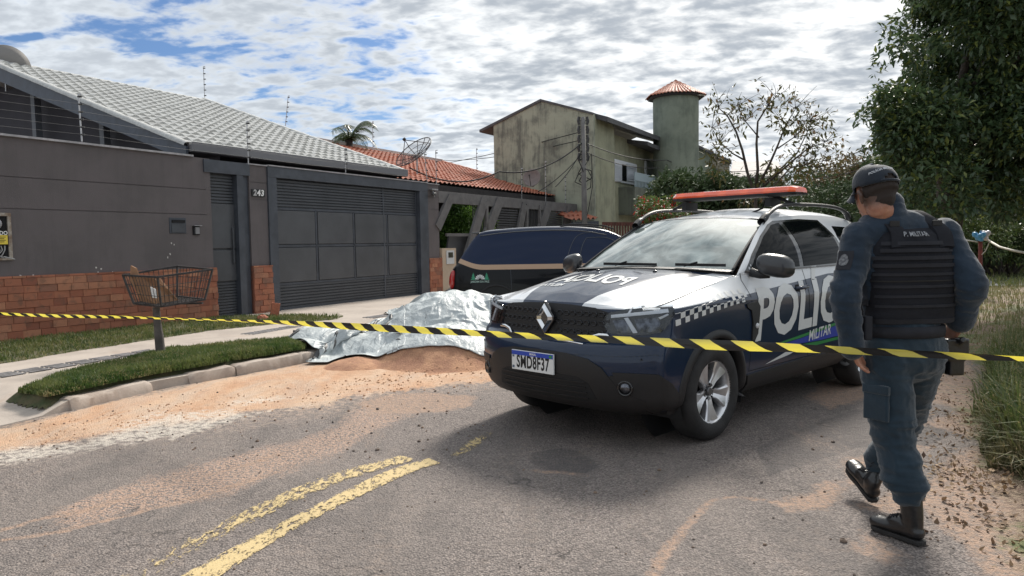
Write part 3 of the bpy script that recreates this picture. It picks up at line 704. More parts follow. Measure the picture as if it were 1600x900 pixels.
mb.build('label_print', BLACK, t_)
mb = MB(); place_text(mb, 'CUIDADO', wp(0.0, 0.039, 1.652), WU, UPV, 0.075, offset=0.002, sx=0.9); mb.build('label_writing', WHITEP, t_)
mb = MB()
for k in range(3): mb.tube([wp(0.02+k*.05, 0.02, 1.48), wp(0.05+k*0.03, 0.035, 1.42), wp(-0.02+k*.05, 0.03, 1.36), wp(0.1-k*0.02, 0.02, 1.32)], 0.008, 6)
mb.tube([wp(0.1, 0.02, 1.33), wp(0.2, 0.03, 1.30), wp(0.24, 0.015, 1.29)], 0.01, 6)
mb.build('cables', mat('cable_grey', (0.3, 0.3, 0.3), 0.6), t_)
# paint flakes missing from the plaster near the letter box
mb = MB(); r = random.Random(4)
for (a, b) in ((272, 382), (266, 397), (262, 402), (150, 418), (158, 420), (153, 426), (32, 431), (52, 430), (176, 425), (268, 380)):
    s, z = won(a, b); c = wp(s, 0.0015, z); m = r.randint(5, 7)
    mb.add([c+WU*(r.uniform(0.008, 0.02)*cos(2*pi*i/m))+UPV*(r.uniform(0.008, 0.025)*sin(2*pi*i/m)) for i in range(m)], [tuple(range(m))])
mb.build('paint_chips', mat('bare_render', (0.55, 0.53, 0.5), 0.9), wall)
# ------------------------------------------------------------------ electric fence posts
def fence_post(base, h, label, lean=0.0, n=6, arm=0.05, grp='electric fence posts above the walls'):
    t_ = thing('electric_fence_post', label, 'fence post', base, grp)
    b = Vector(base); top = b+Vector((lean, 0, h)); mb = MB(); mb.tube([b, top], 0.011, 6); mb.bar(top, top+WDIR*0.0+Vector((0.05, 0, 0)), 0.02, 0.02); mb.build('rod', STEEL, t_)
    pts = []
    for k in range(n):
        mb = MB(); p = b+(top-b)*((k+0.9)/(n+0.2)); q = p+Vector((arm, 0, 0)); mb.tube([p-Vector((.012, 0, 0)), q], 0.016, 6); pts.append(q); mb.build('insulator', mat('insulator_black', (0.03, 0.03, 0.03), 0.4), t_)
    return pts
def eb(px, py, o=-0.1, z=None):
    s, zz = won(px, py, o); return wp(s, o, z if z is not None else zz)
fp = []
for (x, y0, y1, lb, ln) in ((128, 221, 148, 'steel fence post with insulators standing on the wall before the roof edge', -0.02), (388, 255, 190, 'steel fence post above the house number pillar', 0.0), (540, 270, 232, 'short steel post above the middle of the garage gate', 0.0)):
    b = eb(x, y0); _, zt = won(x, y1, -0.1); fp.append(fence_post(b, zt-b.z, lb, ln, n=6 if y1 < 200 else 5))
b = eb(668, 290); fp.append(fence_post(b, 0.85, 'leaning fence post at the right end of the garage gate', -0.06, 4))
b = eb(682, 292, -0.1); cp = fence_post(b, 0.95, 'thick steel corner post above the right gate pillar', 0, 4)
t_ = thing('electric_fence_wire', 'thin security wires strung over the dark wall', 'wire', wp(0, 0, 3.0))
mb = MB(); rows = [fp[0], fp[1], fp[2]]
for k in range(5):
    L = [wp(-6, -0.1, 3.05+k*0.115)]+[q[min(k, len(q)-1)] for q in rows]+[fp[3][min(k, 3)]]
    for a, b in zip(L[:-1], L[1:]):
        m_ = (a+b)/2-Vector((0, 0, 0.02)); mb.tube([a, m_, b], 0.0016, 4)
mb.build('wire', mat('wire_dull', (.12, .12, .12), .6), t_)
t_ = thing('security_camera', 'small dark camera bracket on the right gate pillar', 'camera', wp(10.3, 0.05, 2.85))
mb = MB(); wbox(mb, 10.22, 10.5, 0.0, 0.12, 2.80, 2.83); mb.tube([wp(10.36, 0.05, 2.8), wp(10.36, 0.09, 2.62)], 0.012, 6); mb.build('bracket', STEEL, t_)
mb = MB(); mb.tube([wp(10.26, 0.12, 2.68), wp(10.42, 0.08, 2.72)], 0.04, 10); mb.tube([wp(10.36, 0.06, 2.8), wp(10.44, 0.1, 2.7), wp(10.37, 0.11, 2.6), wp(10.30, 0.07, 2.7)], 0.008, 6); mb.build('camera_body', mat('cam_dark', (0.08, 0.08, 0.08), 0.4), t_, smooth=True)
# ------------------------------------------------------------------ tiled roofs
def tile_roof(name, poly, along, up, nrm, mt, parent, per=0.235, row=0.33, amp=0.035, step=0.03, stagger=True, res=(0.04, 0.055), seed=0, org=None):
    """poly: 3D corners lying in one plane. rows of curved tiles as one surface"""
    O = Vector(org) if org is not None else Vector(poly[0]); A = [((Vector(p)-O).dot(along), (Vector(p)-O).dot(up)) for p in poly]
    lo = np.min(A, 0); hi = np.max(A, 0); us = np.arange(lo[0], hi[0]+res[0], res[0])
    r0 = math.floor(lo[1]/row); r1 = math.ceil(hi[1]/row); vs = []
    for k in range(r0, r1+1):
        for q in (0.0, 0.07, 0.5, 0.999): vs.append((k+q)*row)
    vs = np.array(vs); U, V = np.meshgrid(us, vs); sd = inpoly_sd(U, V, A)
    kk = np.floor(V/row+1e-6); fr = V/row-kk; rs = np.random.RandomState(seed)
    jit = rs.rand(400)[(kk.astype(int)) % 400]*0.12
    ph = U/per+(kk % 2)*0.5*(1 if stagger else 0)+jit*0.15
    fu = ph-np.floor(ph); w_ = np.where(fu < 0.62, np.sin(fu/0.62*pi), -0.45*np.sin((fu-0.62)/0.38*pi))
    col_i = np.floor(ph).astype(int); tj = rs.rand(64, 64)[col_i & 63, kk.astype(int) & 63]
    H = amp*w_*(1-0.18*fr)+step*(1-fr)*1.0+tj*0.008
    H = np.where(fr < 0.03, H-step*0.0, H)
    Pn = np.array(O)[None, None]+U[..., None]*np.array(along)+V[..., None]*np.array(up)+H[..., None]*np.array(nrm)
    ok = sd > -0.03; idx = -np.ones(U.shape, int); idx[ok] = np.arange(ok.sum()); a = idx[:-1, :-1]; b = idx[:-1, 1:]; c = idx[1:, 1:]; d = idx[1:, :-1]; k = (a >= 0) & (b >= 0) & (c >= 0) & (d >= 0)
    m = MB(); m.v = [tuple(p) for p in Pn[ok]]; m.f = np.stack([a[k], b[k], c[k], d[k]], -1).tolist()
    return m.build(name, mt, parent, auto=0.55, fix=False)
def ridge_caps(mb, a, b, r=0.11, L=0.36):
    a = Vector(a); b = Vector(b); d = b-a; n = max(1, int(d.length/L)); x = d.normalized(); side = x.cross(UPV).normalized(); up = side.cross(x)
    for i in range(n):
        p = a+d*(i/n); q = a+d*((i+1.12)/n); G = []
        for (pt, rr) in ((p, r*0.86), (q, r)):
            G.append([pt+side*(rr*cos(t))+up*(rr*sin(t)*0.75-0.02) for t in np.linspace(-0.15, pi+0.15, 8)])
        mb.grid(G); mb.add([*G[1], q-up*0.05], [(8, i_, i_+1) for i_ in range(7)])
def tilem(name, c1, c2, dirt, k=0.5):
    def f(t, b):
        co = t.new('ShaderNodeTexCoord').outputs['Object']; n = t.noise(co, 2.2, 6, 0.7, 0.3); n2 = t.noise(co, 25, 5, 0.7)
        c = t.mix(t.smooth(n2, 0.35, 0.65), c1, c2); c = t.mix(t.math('MULTIPLY', t.smooth(n, 0.45, 0.7), k), c, dirt); t.l.new(c, b.inputs['Base Color']); b.inputs['Roughness'].default_value = 0.62
    return mat(name, build=f)
GREYT = tilem('grey_tiles', (0.52, 0.525, 0.51), (0.40, 0.405, 0.395), (0.22, 0.22, 0.215), 0.45)
REDT = tilem('red_tiles', (0.45, 0.155, 0.085), (0.34, 0.11, 0.065), (0.17, 0.10, 0.075), 0.6)
house1 = thing('grey_roof_house', 'house with a pale grey tiled roof rising behind the dark wall', 'house', wp(3, -3, 0))
OE = -0.45; s_e, z_e = won(295, 226, OE); s_r, z_r = won(632, 270, OE); z_e = z_r = (z_e+z_r)/2
PIT = 0.36; upv = (-WNRM+UPV*PIT).normalized(); nrm = WDIR.cross(upv).normalized(); nrm = nrm if nrm.z > 0 else -nrm
PE = wp(s_e, OE, z_e)
def onroof(px, py): return atp(px, py, PE, nrm)
c_ridge = onroof(320, 158); c_rR = wp(s_r, OE, z_e); top_d = (c_ridge-PE).dot(upv)
c_rl = PE+upv*top_d
tile_roof('roof', [PE, c_rR, c_ridge, c_rl], WDIR, upv, nrm, GREYT, house1, per=0.24, row=0.34, amp=0.034, step=0.045, org=PE)
mb = MB(); ridge_caps(mb, c_rl, c_ridge); ridge_caps(mb, c_rR+nrm*0.03, c_ridge+nrm*0.03); ridge_caps(mb, PE+nrm*0.02-WDIR*0.02, c_rl+nrm*0.02-WDIR*0.02, 0.10, 0.42); mb.build('ridge_tiles', GREYT, house1, auto=0.6)
# back slopes so the roof is a solid form
mb = MB(); bk = c_rl-WNRM*6-UPV*2.0; bk2 = c_ridge-WNRM*6-UPV*2+WDIR*4; mb.add([c_rl, c_ridge, bk2, bk, c_rR], [(0, 1, 2, 3), (1, 4, 2)]); mb.build('back_slope', GREYT, house1)
FAS = mat('navy_fascia', (0.050, 0.062, 0.085), 0.5, var=0.25, vscale=5)
mb = MB(); a = PE-WDIR*0.06; b = c_rl-WDIR*0.06
mb.add([a-nrm*0.02, b-nrm*0.02, b-nrm*0.02-UPV*0.30, a-nrm*0.02-UPV*0.26, a-nrm*0.02+WDIR*0.05, b-nrm*0.02+WDIR*0.05, b-nrm*0.02-UPV*0.30+WDIR*0.05, a-nrm*0.02-UPV*0.26+WDIR*0.05], [(0, 1, 2, 3), (4, 7, 6, 5), (3, 2, 6, 7), (0, 3, 7, 4), (0, 4, 5, 1)])
mb.build('fascia', FAS, house1)
mb = MB(); mb.bar(PE-WNRM*0.0+WNRM*0.03-UPV*0.05, c_rR+WNRM*0.03-UPV*0.05, 0.13, 0.12); mb.bar(PE+WNRM*0.10-UPV*0.02, c_rR+WNRM*0.10-UPV*0.02, 0.02, 0.16); mb.build('gutter', mat('gutter_metal', (0.17, 0.17, 0.18), 0.45, 0.3), house1)
# eaves soffit and walls below, in deep shade
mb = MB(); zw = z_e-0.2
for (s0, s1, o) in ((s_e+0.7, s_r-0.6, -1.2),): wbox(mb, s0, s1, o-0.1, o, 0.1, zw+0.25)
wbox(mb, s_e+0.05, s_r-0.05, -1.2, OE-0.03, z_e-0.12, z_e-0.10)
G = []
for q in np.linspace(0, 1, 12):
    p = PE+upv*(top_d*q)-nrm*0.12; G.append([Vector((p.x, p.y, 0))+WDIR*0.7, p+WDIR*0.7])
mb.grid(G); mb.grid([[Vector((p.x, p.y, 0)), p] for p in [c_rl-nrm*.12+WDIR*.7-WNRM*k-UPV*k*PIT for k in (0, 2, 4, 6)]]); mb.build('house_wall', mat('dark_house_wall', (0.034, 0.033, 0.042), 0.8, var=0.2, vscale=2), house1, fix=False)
mb = MB()
for k in (0.22, 0.62, 1.1): 
    p = PE+upv*(top_d*k*0.75)+WDIR*0.45; mb.bar(Vector((p.x, p.y, 2.6)), p-nrm*0.1, 0.14, 0.14, up=WNRM)
mb.bar(wp(s_e+0.45, OE-0.1, 3.2)-UPV*0.35, wp(s_e+0.45, OE-8, 3.2)-UPV*0.35, 0.1, 0.12); mb.build('posts', mat('post_grey', (0.10, 0.11, 0.125), 0.6), house1)
# posts of the fence beyond the roof and the dish behind the ridge
for (x, y0, y1, Y, lb) in ((320, 157, 104, 22, 'tall fence post standing behind the grey roof peak'), (446, 197, 150, 24, 'leaning fence post seen beyond the grey hip'), (583, 235, 190, 26, 'fence post standing beside the palm crown'), (745, 268, 232, 30, 'thin fence post left of the green gable wall')):
    b = aty(x, y0, Y); tp = aty(x, y1, Y); b2 = b-Vector((0, 0, 0.0)); fence_post(b2, (tp-b).z, lb, 0.12 if x == 446 else 0, 6, arm=0.05)
# ================================================================== POLICE CAR
from mathutils.geometry import delaunay_2d_cdt
CAR_TH = -2.377; CAR_P = Vector((0.793, 5.765, 0.0))
car = thing('police_car', 'white and navy police SUV with a red light bar and checkered band', 'police car', CAR_P, rotz=CAR_TH)
CF = Vector((cos(CAR_TH), sin(CAR_TH), 0)); CL = Vector((-sin(CAR_TH), cos(CAR_TH), 0))
def car_local_ray(px, py):
    d = ray(px, py); o = C_O-CAR_P; return Vector((o.dot(CF), o.dot(CL), o.z)), Vector((d.dot(CF), d.dot(CL), d.z)).normalized()
NAVY = (0.009, 0.021, 0.050)
def paintmat(t, b):
    co = t.new('ShaderNodeSeparateXYZ', ins={0: t.new('ShaderNodeTexCoord').outputs['Object']}); x, y, z = co.outputs
    n = t.new('ShaderNodeMapRange', interpolation_type='LINEAR'); t.l.new(x, n.inputs[0]); n.inputs[1].default_value = 0.55; n.inputs[2].default_value = -0.1; n.inputs[3].default_value = 0.952; n.inputs[4].default_value = 0.995
    n2 = t.new('ShaderNodeMapRange', interpolation_type='LINEAR'); t.l.new(x, n2.inputs[0]); n2.inputs[1].default_value = -0.4; n2.inputs[2].default_value = -1.9; n2.inputs[3].default_value = 0.0; n2.inputs[4].default_value = 0.10
    zl = t.math('ADD', n.outputs[0], n2.outputs[0])
    low = t.math('LESS_THAN', z, zl)
    # central navy field of the bonnet, widening toward the windscreen
    ay = t.math('ABSOLUTE', y)
    wdt = t.math('ADD', 0.285, t.math('MULTIPLY', t.math('MAXIMUM', t.math('SUBTRACT', 0.72, x), 0.0), 0.30))
    cen = t.math('MULTIPLY', t.math('LESS_THAN', ay, wdt), t.math('GREATER_THAN', x, -0.6))
    cen = t.math('MULTIPLY', cen, t.math('LESS_THAN', z, 1.22))
    f = t.math('MAXIMUM', low, cen)
    dirt = t.noise(t.new('ShaderNodeTexCoord').outputs['Object'], 3.0, 6, 0.65, 0.3)
    col = t.mix(f, (0.66, 0.68, 0.70), NAVY)
    dz_ = t.math('MULTIPLY', t.smooth(z, 0.62, 0.22), t.math('MULTIPLY', dirt, 0.16))
    col = t.mix(dz_, col, (0.22, 0.15, 0.11))
    t.l.new(col, b.inputs['Base Color'])
    b.inputs['Roughness'].default_value = 0.28; b.inputs['Coat Weight'].default_value = 0.6; b.inputs['Coat Roughness'].default_value = 0.03
    b.inputs['Specular IOR Level'].default_value = 0.2
PAINT = mat('police_paint', build=paintmat)
def plasm(t, b):
    co = t.new('ShaderNodeTexCoord').outputs['Object']; z = t.new('ShaderNodeSeparateXYZ', ins={0: co}).outputs[2]
    n = t.noise(co, 5, 6, 0.65); c = t.mix(t.math('MULTIPLY', t.smooth(z, 0.8, 0.2), t.math('MULTIPLY', n, 0.16)), (0.011, 0.012, 0.014), (0.16, 0.115, 0.09)); t.l.new(c, b.inputs['Base Color']); b.inputs['Roughness'].default_value = 0.55
    bp = t.new('ShaderNodeBump', ins={'Height': t.noise(co, 400, 2, 0.5), 'Strength': 0.15, 'Distance': 0.002}); t.l.new(bp.outputs[0], b.inputs['Normal'])
PLAST = mat('black_plastic', build=plasm)
GLOSSB = mat('gloss_black', (0.008, 0.008, 0.010), 0.12, coat=0.6)
MATTB = mat('matt_black', (0.012, 0.012, 0.013), 0.7)
CHROME = mat('chrome', (0.78, 0.79, 0.80), 0.10, 1.0)
ALLOY = mat('alloy', (0.74, 0.74, 0.75), 0.30, 0.85, var=0.08, vscale=12)
RUBBER = mat('tyre_rubber', (0.022, 0.021, 0.021), 0.75, var=0.4, vscale=8, bump=0.3, bscale=120)
GLASSD = mat('tinted_glass', (0.003, 0.004, 0.005), 0.05, ior=1.35, spec=0.12)
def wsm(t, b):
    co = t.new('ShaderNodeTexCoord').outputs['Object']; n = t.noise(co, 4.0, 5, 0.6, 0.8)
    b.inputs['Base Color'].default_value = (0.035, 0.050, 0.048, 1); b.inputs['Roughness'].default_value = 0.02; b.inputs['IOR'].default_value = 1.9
    t.l.new(t.mix(t.smooth(n, 0.35, 0.75), (0.10, 0.13, 0.125), (0.34, 0.40, 0.385)), b.inputs['Base Color'])  # pale streaks painted into the colour stand in for sky reflections and sunlit dust
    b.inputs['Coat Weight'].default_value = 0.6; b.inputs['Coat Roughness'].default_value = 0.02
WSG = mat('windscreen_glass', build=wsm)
# ---- body rings: columns run from the front centre round the corner and back to the rear centre
COLX = [(0.0, 0), (-0.010, .25), (-0.05, .50), (-0.125, .69), (-.225, .815), (-.335, .875)]
def ring(xc, zf, zs, ys, zr, xr=-3.43, zc=None, yc=1.0):
    k = ys/0.885; P = []
    for i, (dx, y) in enumerate(COLX):
        P.append((xc+dx*(1.0 if xc > .8 else 0.95), y*(k if i > 3 else (1+(k-1)*i/4))*yc, zf+(zs-zf)*(0, .0, .03, .10, .25, .5)[i]))
    P += [(0.0, ys+0.012, zs), (-.45, ys, zs), (-.95, ys, zs), (-1.8, ys, zs), (-2.3, ys+.003, zs), (-2.67, ys+0.014, zs), (-3.05, ys-.015, zs*0.5+zr*0.5), (-3.33+(xr+3.43), ys-.14, zr), (xr+0.02, ys*0.45, zr), (xr, 0, zr)]
    return P
RINGS = [ring(.60, .235, .26, .80, .30, -3.38), ring(.765, .305, .33, .865, .38), ring(.83, .44, .45, .885, .48, -3.50), ring(.85, .59, .60, .893, .62, -3.52), ring(.825, .70, .74, .897, .74, -3.48),
         ring(.765, .745, .83, .900, .86), ring(.745, .86, .93, .900, .95), ring(.735, .945, .99, .888, 1.03)]
RINGS.append([(.712, 0, .985), (.702, .24, .984), (.665, .47, .975), (.585, .645, .958), (.49, .735, .962), (.38, .762, .985), (0, .778, 1.058), (-.45, .795, 1.135), (-.95, .832, 1.145), (-1.8, .838, 1.150), (-2.3, .836, 1.160), (-2.67, .830, 1.170), (-3.05, .80, 1.18), (-3.32, .66, 1.185), (-3.40, .35, 1.185), (-3.41, 0, 1.185)])
NU = 260; 
def arc_resample(P, n):
    D = catmull(P, 600); return D
tt = np.linspace(0, 1, 601)
Rg = np.array([catmull(R, NU) for R in RINGS])           # rings x NU x 3, same parameter = same column
NV = 64
body = np.array([catmull(Rg[:, i], NV) for i in range(NU)])   # NU x NV x 3
def side_curve(P, n): return catmull(P, n)
WHEELS = ((0.0, 0.343), (-2.673, 0.343)); ARCH = 0.392
# pull grid points lying within the wheel openings onto the rim of the opening
bx, by, bz = body[..., 0], body[..., 1], body[..., 2]
inside = np.zeros(bx.shape, bool)
for (wx, wz) in WHEELS:
    d = np.hypot(bx-wx, bz-wz); ins = (d < ARCH) & (by > 0.5); inside |= ins
cellin = inside[:-1, :-1] & inside[1:, :-1] & inside[1:, 1:] & inside[:-1, 1:]
for (wx, wz) in WHEELS:
    d = np.hypot(bx-wx, bz-wz); ins = (d < ARCH) & (by > 0.5); s_ = np.where(ins, ARCH/np.maximum(d, 1e-3), 1)
    bx[:] = np.where(ins, wx+(bx-wx)*s_, bx); bz[:] = np.where(ins, np.where(bz < wz, bz, wz+(bz-wz)*s_), bz)
m = ML(); idx = np.arange(NU*NV).reshape(NU, NV)
F = [(idx[i, j], idx[i+1, j], idx[i+1, j+1], idx[i, j+1]) for i in range(NU-1) for j in range(NV-1) if not cellin[i, j]]
m.add(body.reshape(-1, 3), F); Bm = body.copy(); Bm[..., 1] *= -1; m.add(Bm.reshape(-1, 3), [tuple(reversed(f)) for f in F])
# bonnet
HN, HM = 44, 34; hood = []
f0 = catmull(RINGS[-1][:5], HM); sd_ = catmull(RINGS[-1][4:8], HN); cowl = catmull([(-.36, 0, 1.178), (-.37, .30, 1.172), (-.41, .58, 1.155), (-.45, .795, 1.135)], HM)
for i in range(HN):
    u = i/(HN-1); row = []
    for j in range(HM):
        v = j/(HM-1); a = f0[j]; c_ = cowl[j]
        # Coons patch between the leading edge, the cowl and the side edge
        cen0 = np.array([.712+(-.36-.712)*u, 0, .985+(1.178-.985)*(1-(1-u)**1.75)])
        Lc = (1-v)*cen0+v*sd_[i]; Lf = (1-u)*a+u*c_; bl = (1-u)*((1-v)*f0[0]+v*f0[-1])+u*((1-v)*cowl[0]+v*cowl[-1])
        p = Lc+Lf-bl
        ed = min(1, u*8)*min(1, (1-v)*6)*min(1, (1-u)*5); ay_ = abs(p[1]); w_ = 0.40+0.10*u
        p[2] += ed*(0.014/(1+math.exp((ay_-w_)/0.012))+0.012*(1-v*v)*sin(pi*min(1, u*1.2))-0.010*math.exp(-((ay_-0.20)/0.09)**2)*(1-u)*min(1, u*5))
        row.append(p)
    hood.append(row)
hood = np.array(hood); hi = np.arange(HN*HM).reshape(HN, HM); HF = [(hi[i, j], hi[i, j+1], hi[i+1, j+1], hi[i+1, j]) for i in range(HN-1) for j in range(HM-1)]
m.add(hood.reshape(-1, 3), HF); hm = hood.copy(); hm[..., 1] *= -1; m.add(hm.reshape(-1, 3), [tuple(reversed(f)) for f in HF])
# greenhouse and roof
BELT = [(-.45, .795, 1.135), (-.70, .822, 1.141), (-.95, .832, 1.145), (-1.30, .836, 1.147), (-1.8, .838, 1.150), (-2.3, .836, 1.160), (-2.67, .830, 1.170), (-3.05, .80, 1.18), (-3.32, .66, 1.185), (-3.40, .35, 1.185), (-3.41, 0, 1.185)]
ROOFE = [(-.45, .795, 1.135), (-.74, .728, 1.315), (-.98, .672, 1.455), (-1.25, .628, 1.565), (-1.75, .625, 1.605), (-2.2, .622, 1.612), (-2.6, .612, 1.602), (-2.98, .590, 1.575), (-3.14, .52, 1.55), (-3.19, .30, 1.555), (-3.2, 0, 1.56)]
GN, GM = 150, 22; gb = catmull(BELT, GN); gt = catmull(ROOFE, GN); green = []
for i in range(GN):
    row = []
    for j in range(GM):
        q = j/(GM-1); p = gb[i]*(1-q)+gt[i]*q; h_ = gt[i][2]-gb[i][2]; p = p.copy(); p[1] += 0.055*sin(pi*q)*min(1, h_/0.4)*min(1, gb[i][1]/0.6); row.append(p)
    green.append(row)
green = np.array(green); gi = np.arange(GN*GM).reshape(GN, GM); GFc = [(gi[i, j], gi[i+1, j], gi[i+1, j+1], gi[i, j+1]) for i in range(GN-1) for j in range(GM-1)]
m.add(green.reshape(-1, 3), GFc); gm_ = green.copy(); gm_[..., 1] *= -1; m.add(gm_.reshape(-1, 3), [tuple(reversed(f)) for f in GFc])
# roof skin: between the windscreen top and the tail
RT = catmull([(-1.25, .628, 1.565), (-1.75, .625, 1.605), (-2.2, .622, 1.612), (-2.6, .612, 1.602), (-2.98, .590, 1.575), (-3.14, .52, 1.55), (-3.2, 0.02, 1.56)], 60)
rows = []
for p in RT:
    row = []
    for j in range(31):
        v = -1+2*j/30; z = p[2]+np.interp(-p[0], [1.25, 1.9], [.032, .090])*(1-abs(v)**2.6)*min(1, p[1]/0.5); x = p[0]+(0.10*(1-v*v) if p[0] > -1.3 else 0.10*(1-v*v)*max(0, (p[0]+1.75)/0.5)); row.append((x, p[1]*v, z-0.006*(abs(v) < 0.75)))
    rows.append(row)
m.grid(rows)
# close the floor
for s in (1, -1): pass
fl = [(.55, .70), (.44, .78), (-.5, .80), (-2.2, .80), (-3.2, .74), (-3.3, .5)]
body_o = m.build('body', PAINT, car, fix=True, weld=True, auto=0.5)
BV = BVHTree.FromPolygons([tuple(v.co) for v in body_o.data.vertices], [tuple(p.vertices) for p in body_o.data.polygons])
fm = ML(); fm.box((-1.35, 0, 0.30), (3.6, 1.35, 0.08)); fm.box((-1.33, 0, 0.45), (1.7, 1.6, 0.30)); fm.box((.38, 0, 0.45), (.30, 1.1, .4)); fm.build('underbody', MATTB, car)
for k, (wx, wz) in enumerate(WHEELS):
    for s in (1, -1):
        lm_ = ML(); G = []
        for a in np.linspace(-0.35, pi+0.35, 28): G.append([(wx+ARCH*1.03*cos(a), s*yy, max(0.2, wz+ARCH*1.03*sin(a))) for yy in (0.52, 0.87)])
        lm_.grid(G); lm_.add([(wx+ARCH*1.03*cos(a), s*0.53, wz+ARCH*1.03*sin(a)) for a in np.linspace(0, 2*pi, 28, endpoint=False)], [tuple(range(28))]); lm_.build('wheel_well', MATTB, car, fix=False)
def hit(o, d):
    r = BV.ray_cast(Vector(o), Vector(d).normalized())
    return r
def decal(name, poly, o3, d, off=0.004, mt=None, res=0.035, skirt=True, parent=None, mirror=False, smooth=True, cam_px=False, holes=(), base=None, inner=0.0):
    """a thin piece following the body: a 2D outline carried onto the body surface along d"""
    P = [Vector(p) for p in poly]; B = []; E = []
    def addloop(L):
        s0 = len(B)
        for a, b in zip(L, L[1:]+L[:1]):
            n = max(1, int((b-a).length/res))
            for k in range(n): B.append(a+(b-a)*(k/n))
        E.extend([(s0+i, s0+(i+1) % (len(B)-s0)) for i in range(len(B)-s0)])
    addloop(P)
    for h in holes: addloop([Vector(p) for p in h])
    nb = len(B); lo = Vector((min(p.x for p in P), min(p.y for p in P))); hi_ = Vector((max(p.x for p in P), max(p.y for p in P)))
    xs = np.arange(lo.x+res/2, hi_.x, res); ys = np.arange(lo.y+res/2, hi_.y, res); X, Y = np.meshgrid(xs, ys)
    s = inpoly_sd(X, Y, [tuple(p) for p in P])
    for h in holes: s = np.minimum(s, -inpoly_sd(X, Y, [tuple(p) for p in h]))
    pts = B+[Vector((a, b)) for a, b in zip(X[s > res*0.35], Y[s > res*0.35])]
    r = delaunay_2d_cdt(pts, E, [], 1 if not holes else 1, 1e-6); V, _, Fc = r[0], r[1], r[2]
    if holes:
        Fc = [f for f in Fc if not any(inpoly_sd(np.array([sum(V[i].x for i in f)/len(f)]), np.array([sum(V[i].y for i in f)/len(f)]), [tuple(p) for p in h])[0] > 0 for h in holes)]
    out = []; nrms = []
    for v in V:
        if cam_px: o, dd = car_local_ray(v.x, v.y)
        else: o = Vector(o3(v.x, v.y)); dd = Vector(d).normalized()
        h = BV.ray_cast(o, dd)
        if h[0] is None:
            h2 = BV.find_nearest(o+dd*1.0); out.append(h2[0].copy()); n = h2[1]
        else: out.append(h[0].copy()); n = h[1]
        if n.dot(dd) > 0: n = -n
        nrms.append(n)
    # smooth the normals a little
    m = ML(); cnt = {}
    for f in Fc:
        for a, b in zip(f, f[1:]+f[:1]): cnt[(min(a, b), max(a, b))] = cnt.get((min(a, b), max(a, b)), 0)+1
    for sgn in ((1, -1) if mirror else (1,)):
        vs = [p+n*off for p, n in zip(out, nrms)]; bs = [p+n*(inner-0.002) for p, n in zip(out, nrms)]
        if sgn < 0: vs = [Vector((p.x, -p.y, p.z)) for p in vs]; bs = [Vector((p.x, -p.y, p.z)) for p in bs]
        m_ = ML(); fs = [tuple(f) if sgn > 0 else tuple(reversed(f)) for f in Fc]; m_.add(vs, fs)
        if skirt:
            nv = len(vs); m_.v.extend([tuple(p) for p in bs])
            for (a, b), c in cnt.items():
                if c == 1: m_.f.append((a, b, b+nv, a+nv))
        o_ = m_.build(name, mt, parent or car, fix=True, auto=0.6)
    return o_
def front(y, z): return (2.0, y, z)
def side(x, z): return (x, 2.0, z)
def top(x, y): return (x, y, 3.0)
DF, DS, DT = (-1, 0, 0), (0, -1, 0), (0, 0, -1)
def mir(L): return L+[(-y, z) for y, z in reversed(L) if abs(y) > 1e-6]
# lower bumper plastic, intake, grille
decal('lower_bumper', mir([(0, .232), (.45, .235), (.70, .25), (.76, .36), (.64, .42), (.58, .50), (.52, .575), (.42, .625), (.25, .650), (0, .655)]), front, DF, 0.012, PLAST, 0.04)
decal('lower_intake', mir([(0, .33), (.36, .335), (.46, .36), (.42, .46), (.34, .50), (0, .51)]), front, DF, 0.014, MATTB, 0.04)
decal('corner_bumper', [(957, 582), (1029, 585), (1050, 600), (1060, 615), (1056, 650), (1030, 660), (1000, 655), (983, 642), (970, 612)], None, None, 0.009, PLAST, 5.0, cam_px=True, mirror=True)
for k in range(4): decal('intake_bar', mir([(0, .355+k*.036), (.40, .357+k*.036), (.40, .364+k*.036), (0, .362+k*.036)]), front, DF, 0.022, PLAST, 0.06)
decal('grille', mir([(0, .748), (.36, .752), (.47, .765), (.52, .85), (.515, .925), (.40, .955), (.20, .968), (0, .972)]), front, DF, 0.006, MATTB, 0.03)
gr = random.Random(2)
for row, sg in [(a, b) for a in range(3) for b in (-1, 1)]:
    z = .79+row*.062; yl = .46
    mb = ML(); n = 8
    for k in range(2, n+1):
        y = sg*k*yl/n
        h = hit(front(y, z), DF)[0]
        c = Vector((h.x+0.010, y, z)); w_, hh = 0.024, 0.017
        R = [c+Vector((-0.0-0.004*(i % 2), w_*cos(a), hh*sin(a))) for i, a in enumerate([0, pi/3, 2*pi/3, pi, 4*pi/3, 5*pi/3])]
        mb.tube(R+[R[0]], 0.0042, 5, cap=False)
        if abs(y)+yl/n < yl+0.001: mb.tube([c+Vector((0, -w_, 0)), c+Vector((0, -w_-0.015, 0))], 0.004, 5)
    mb.build('grille_bar', mat('grille_dark', (0.035, 0.037, 0.042), 0.3, 0.5), car, smooth=True)
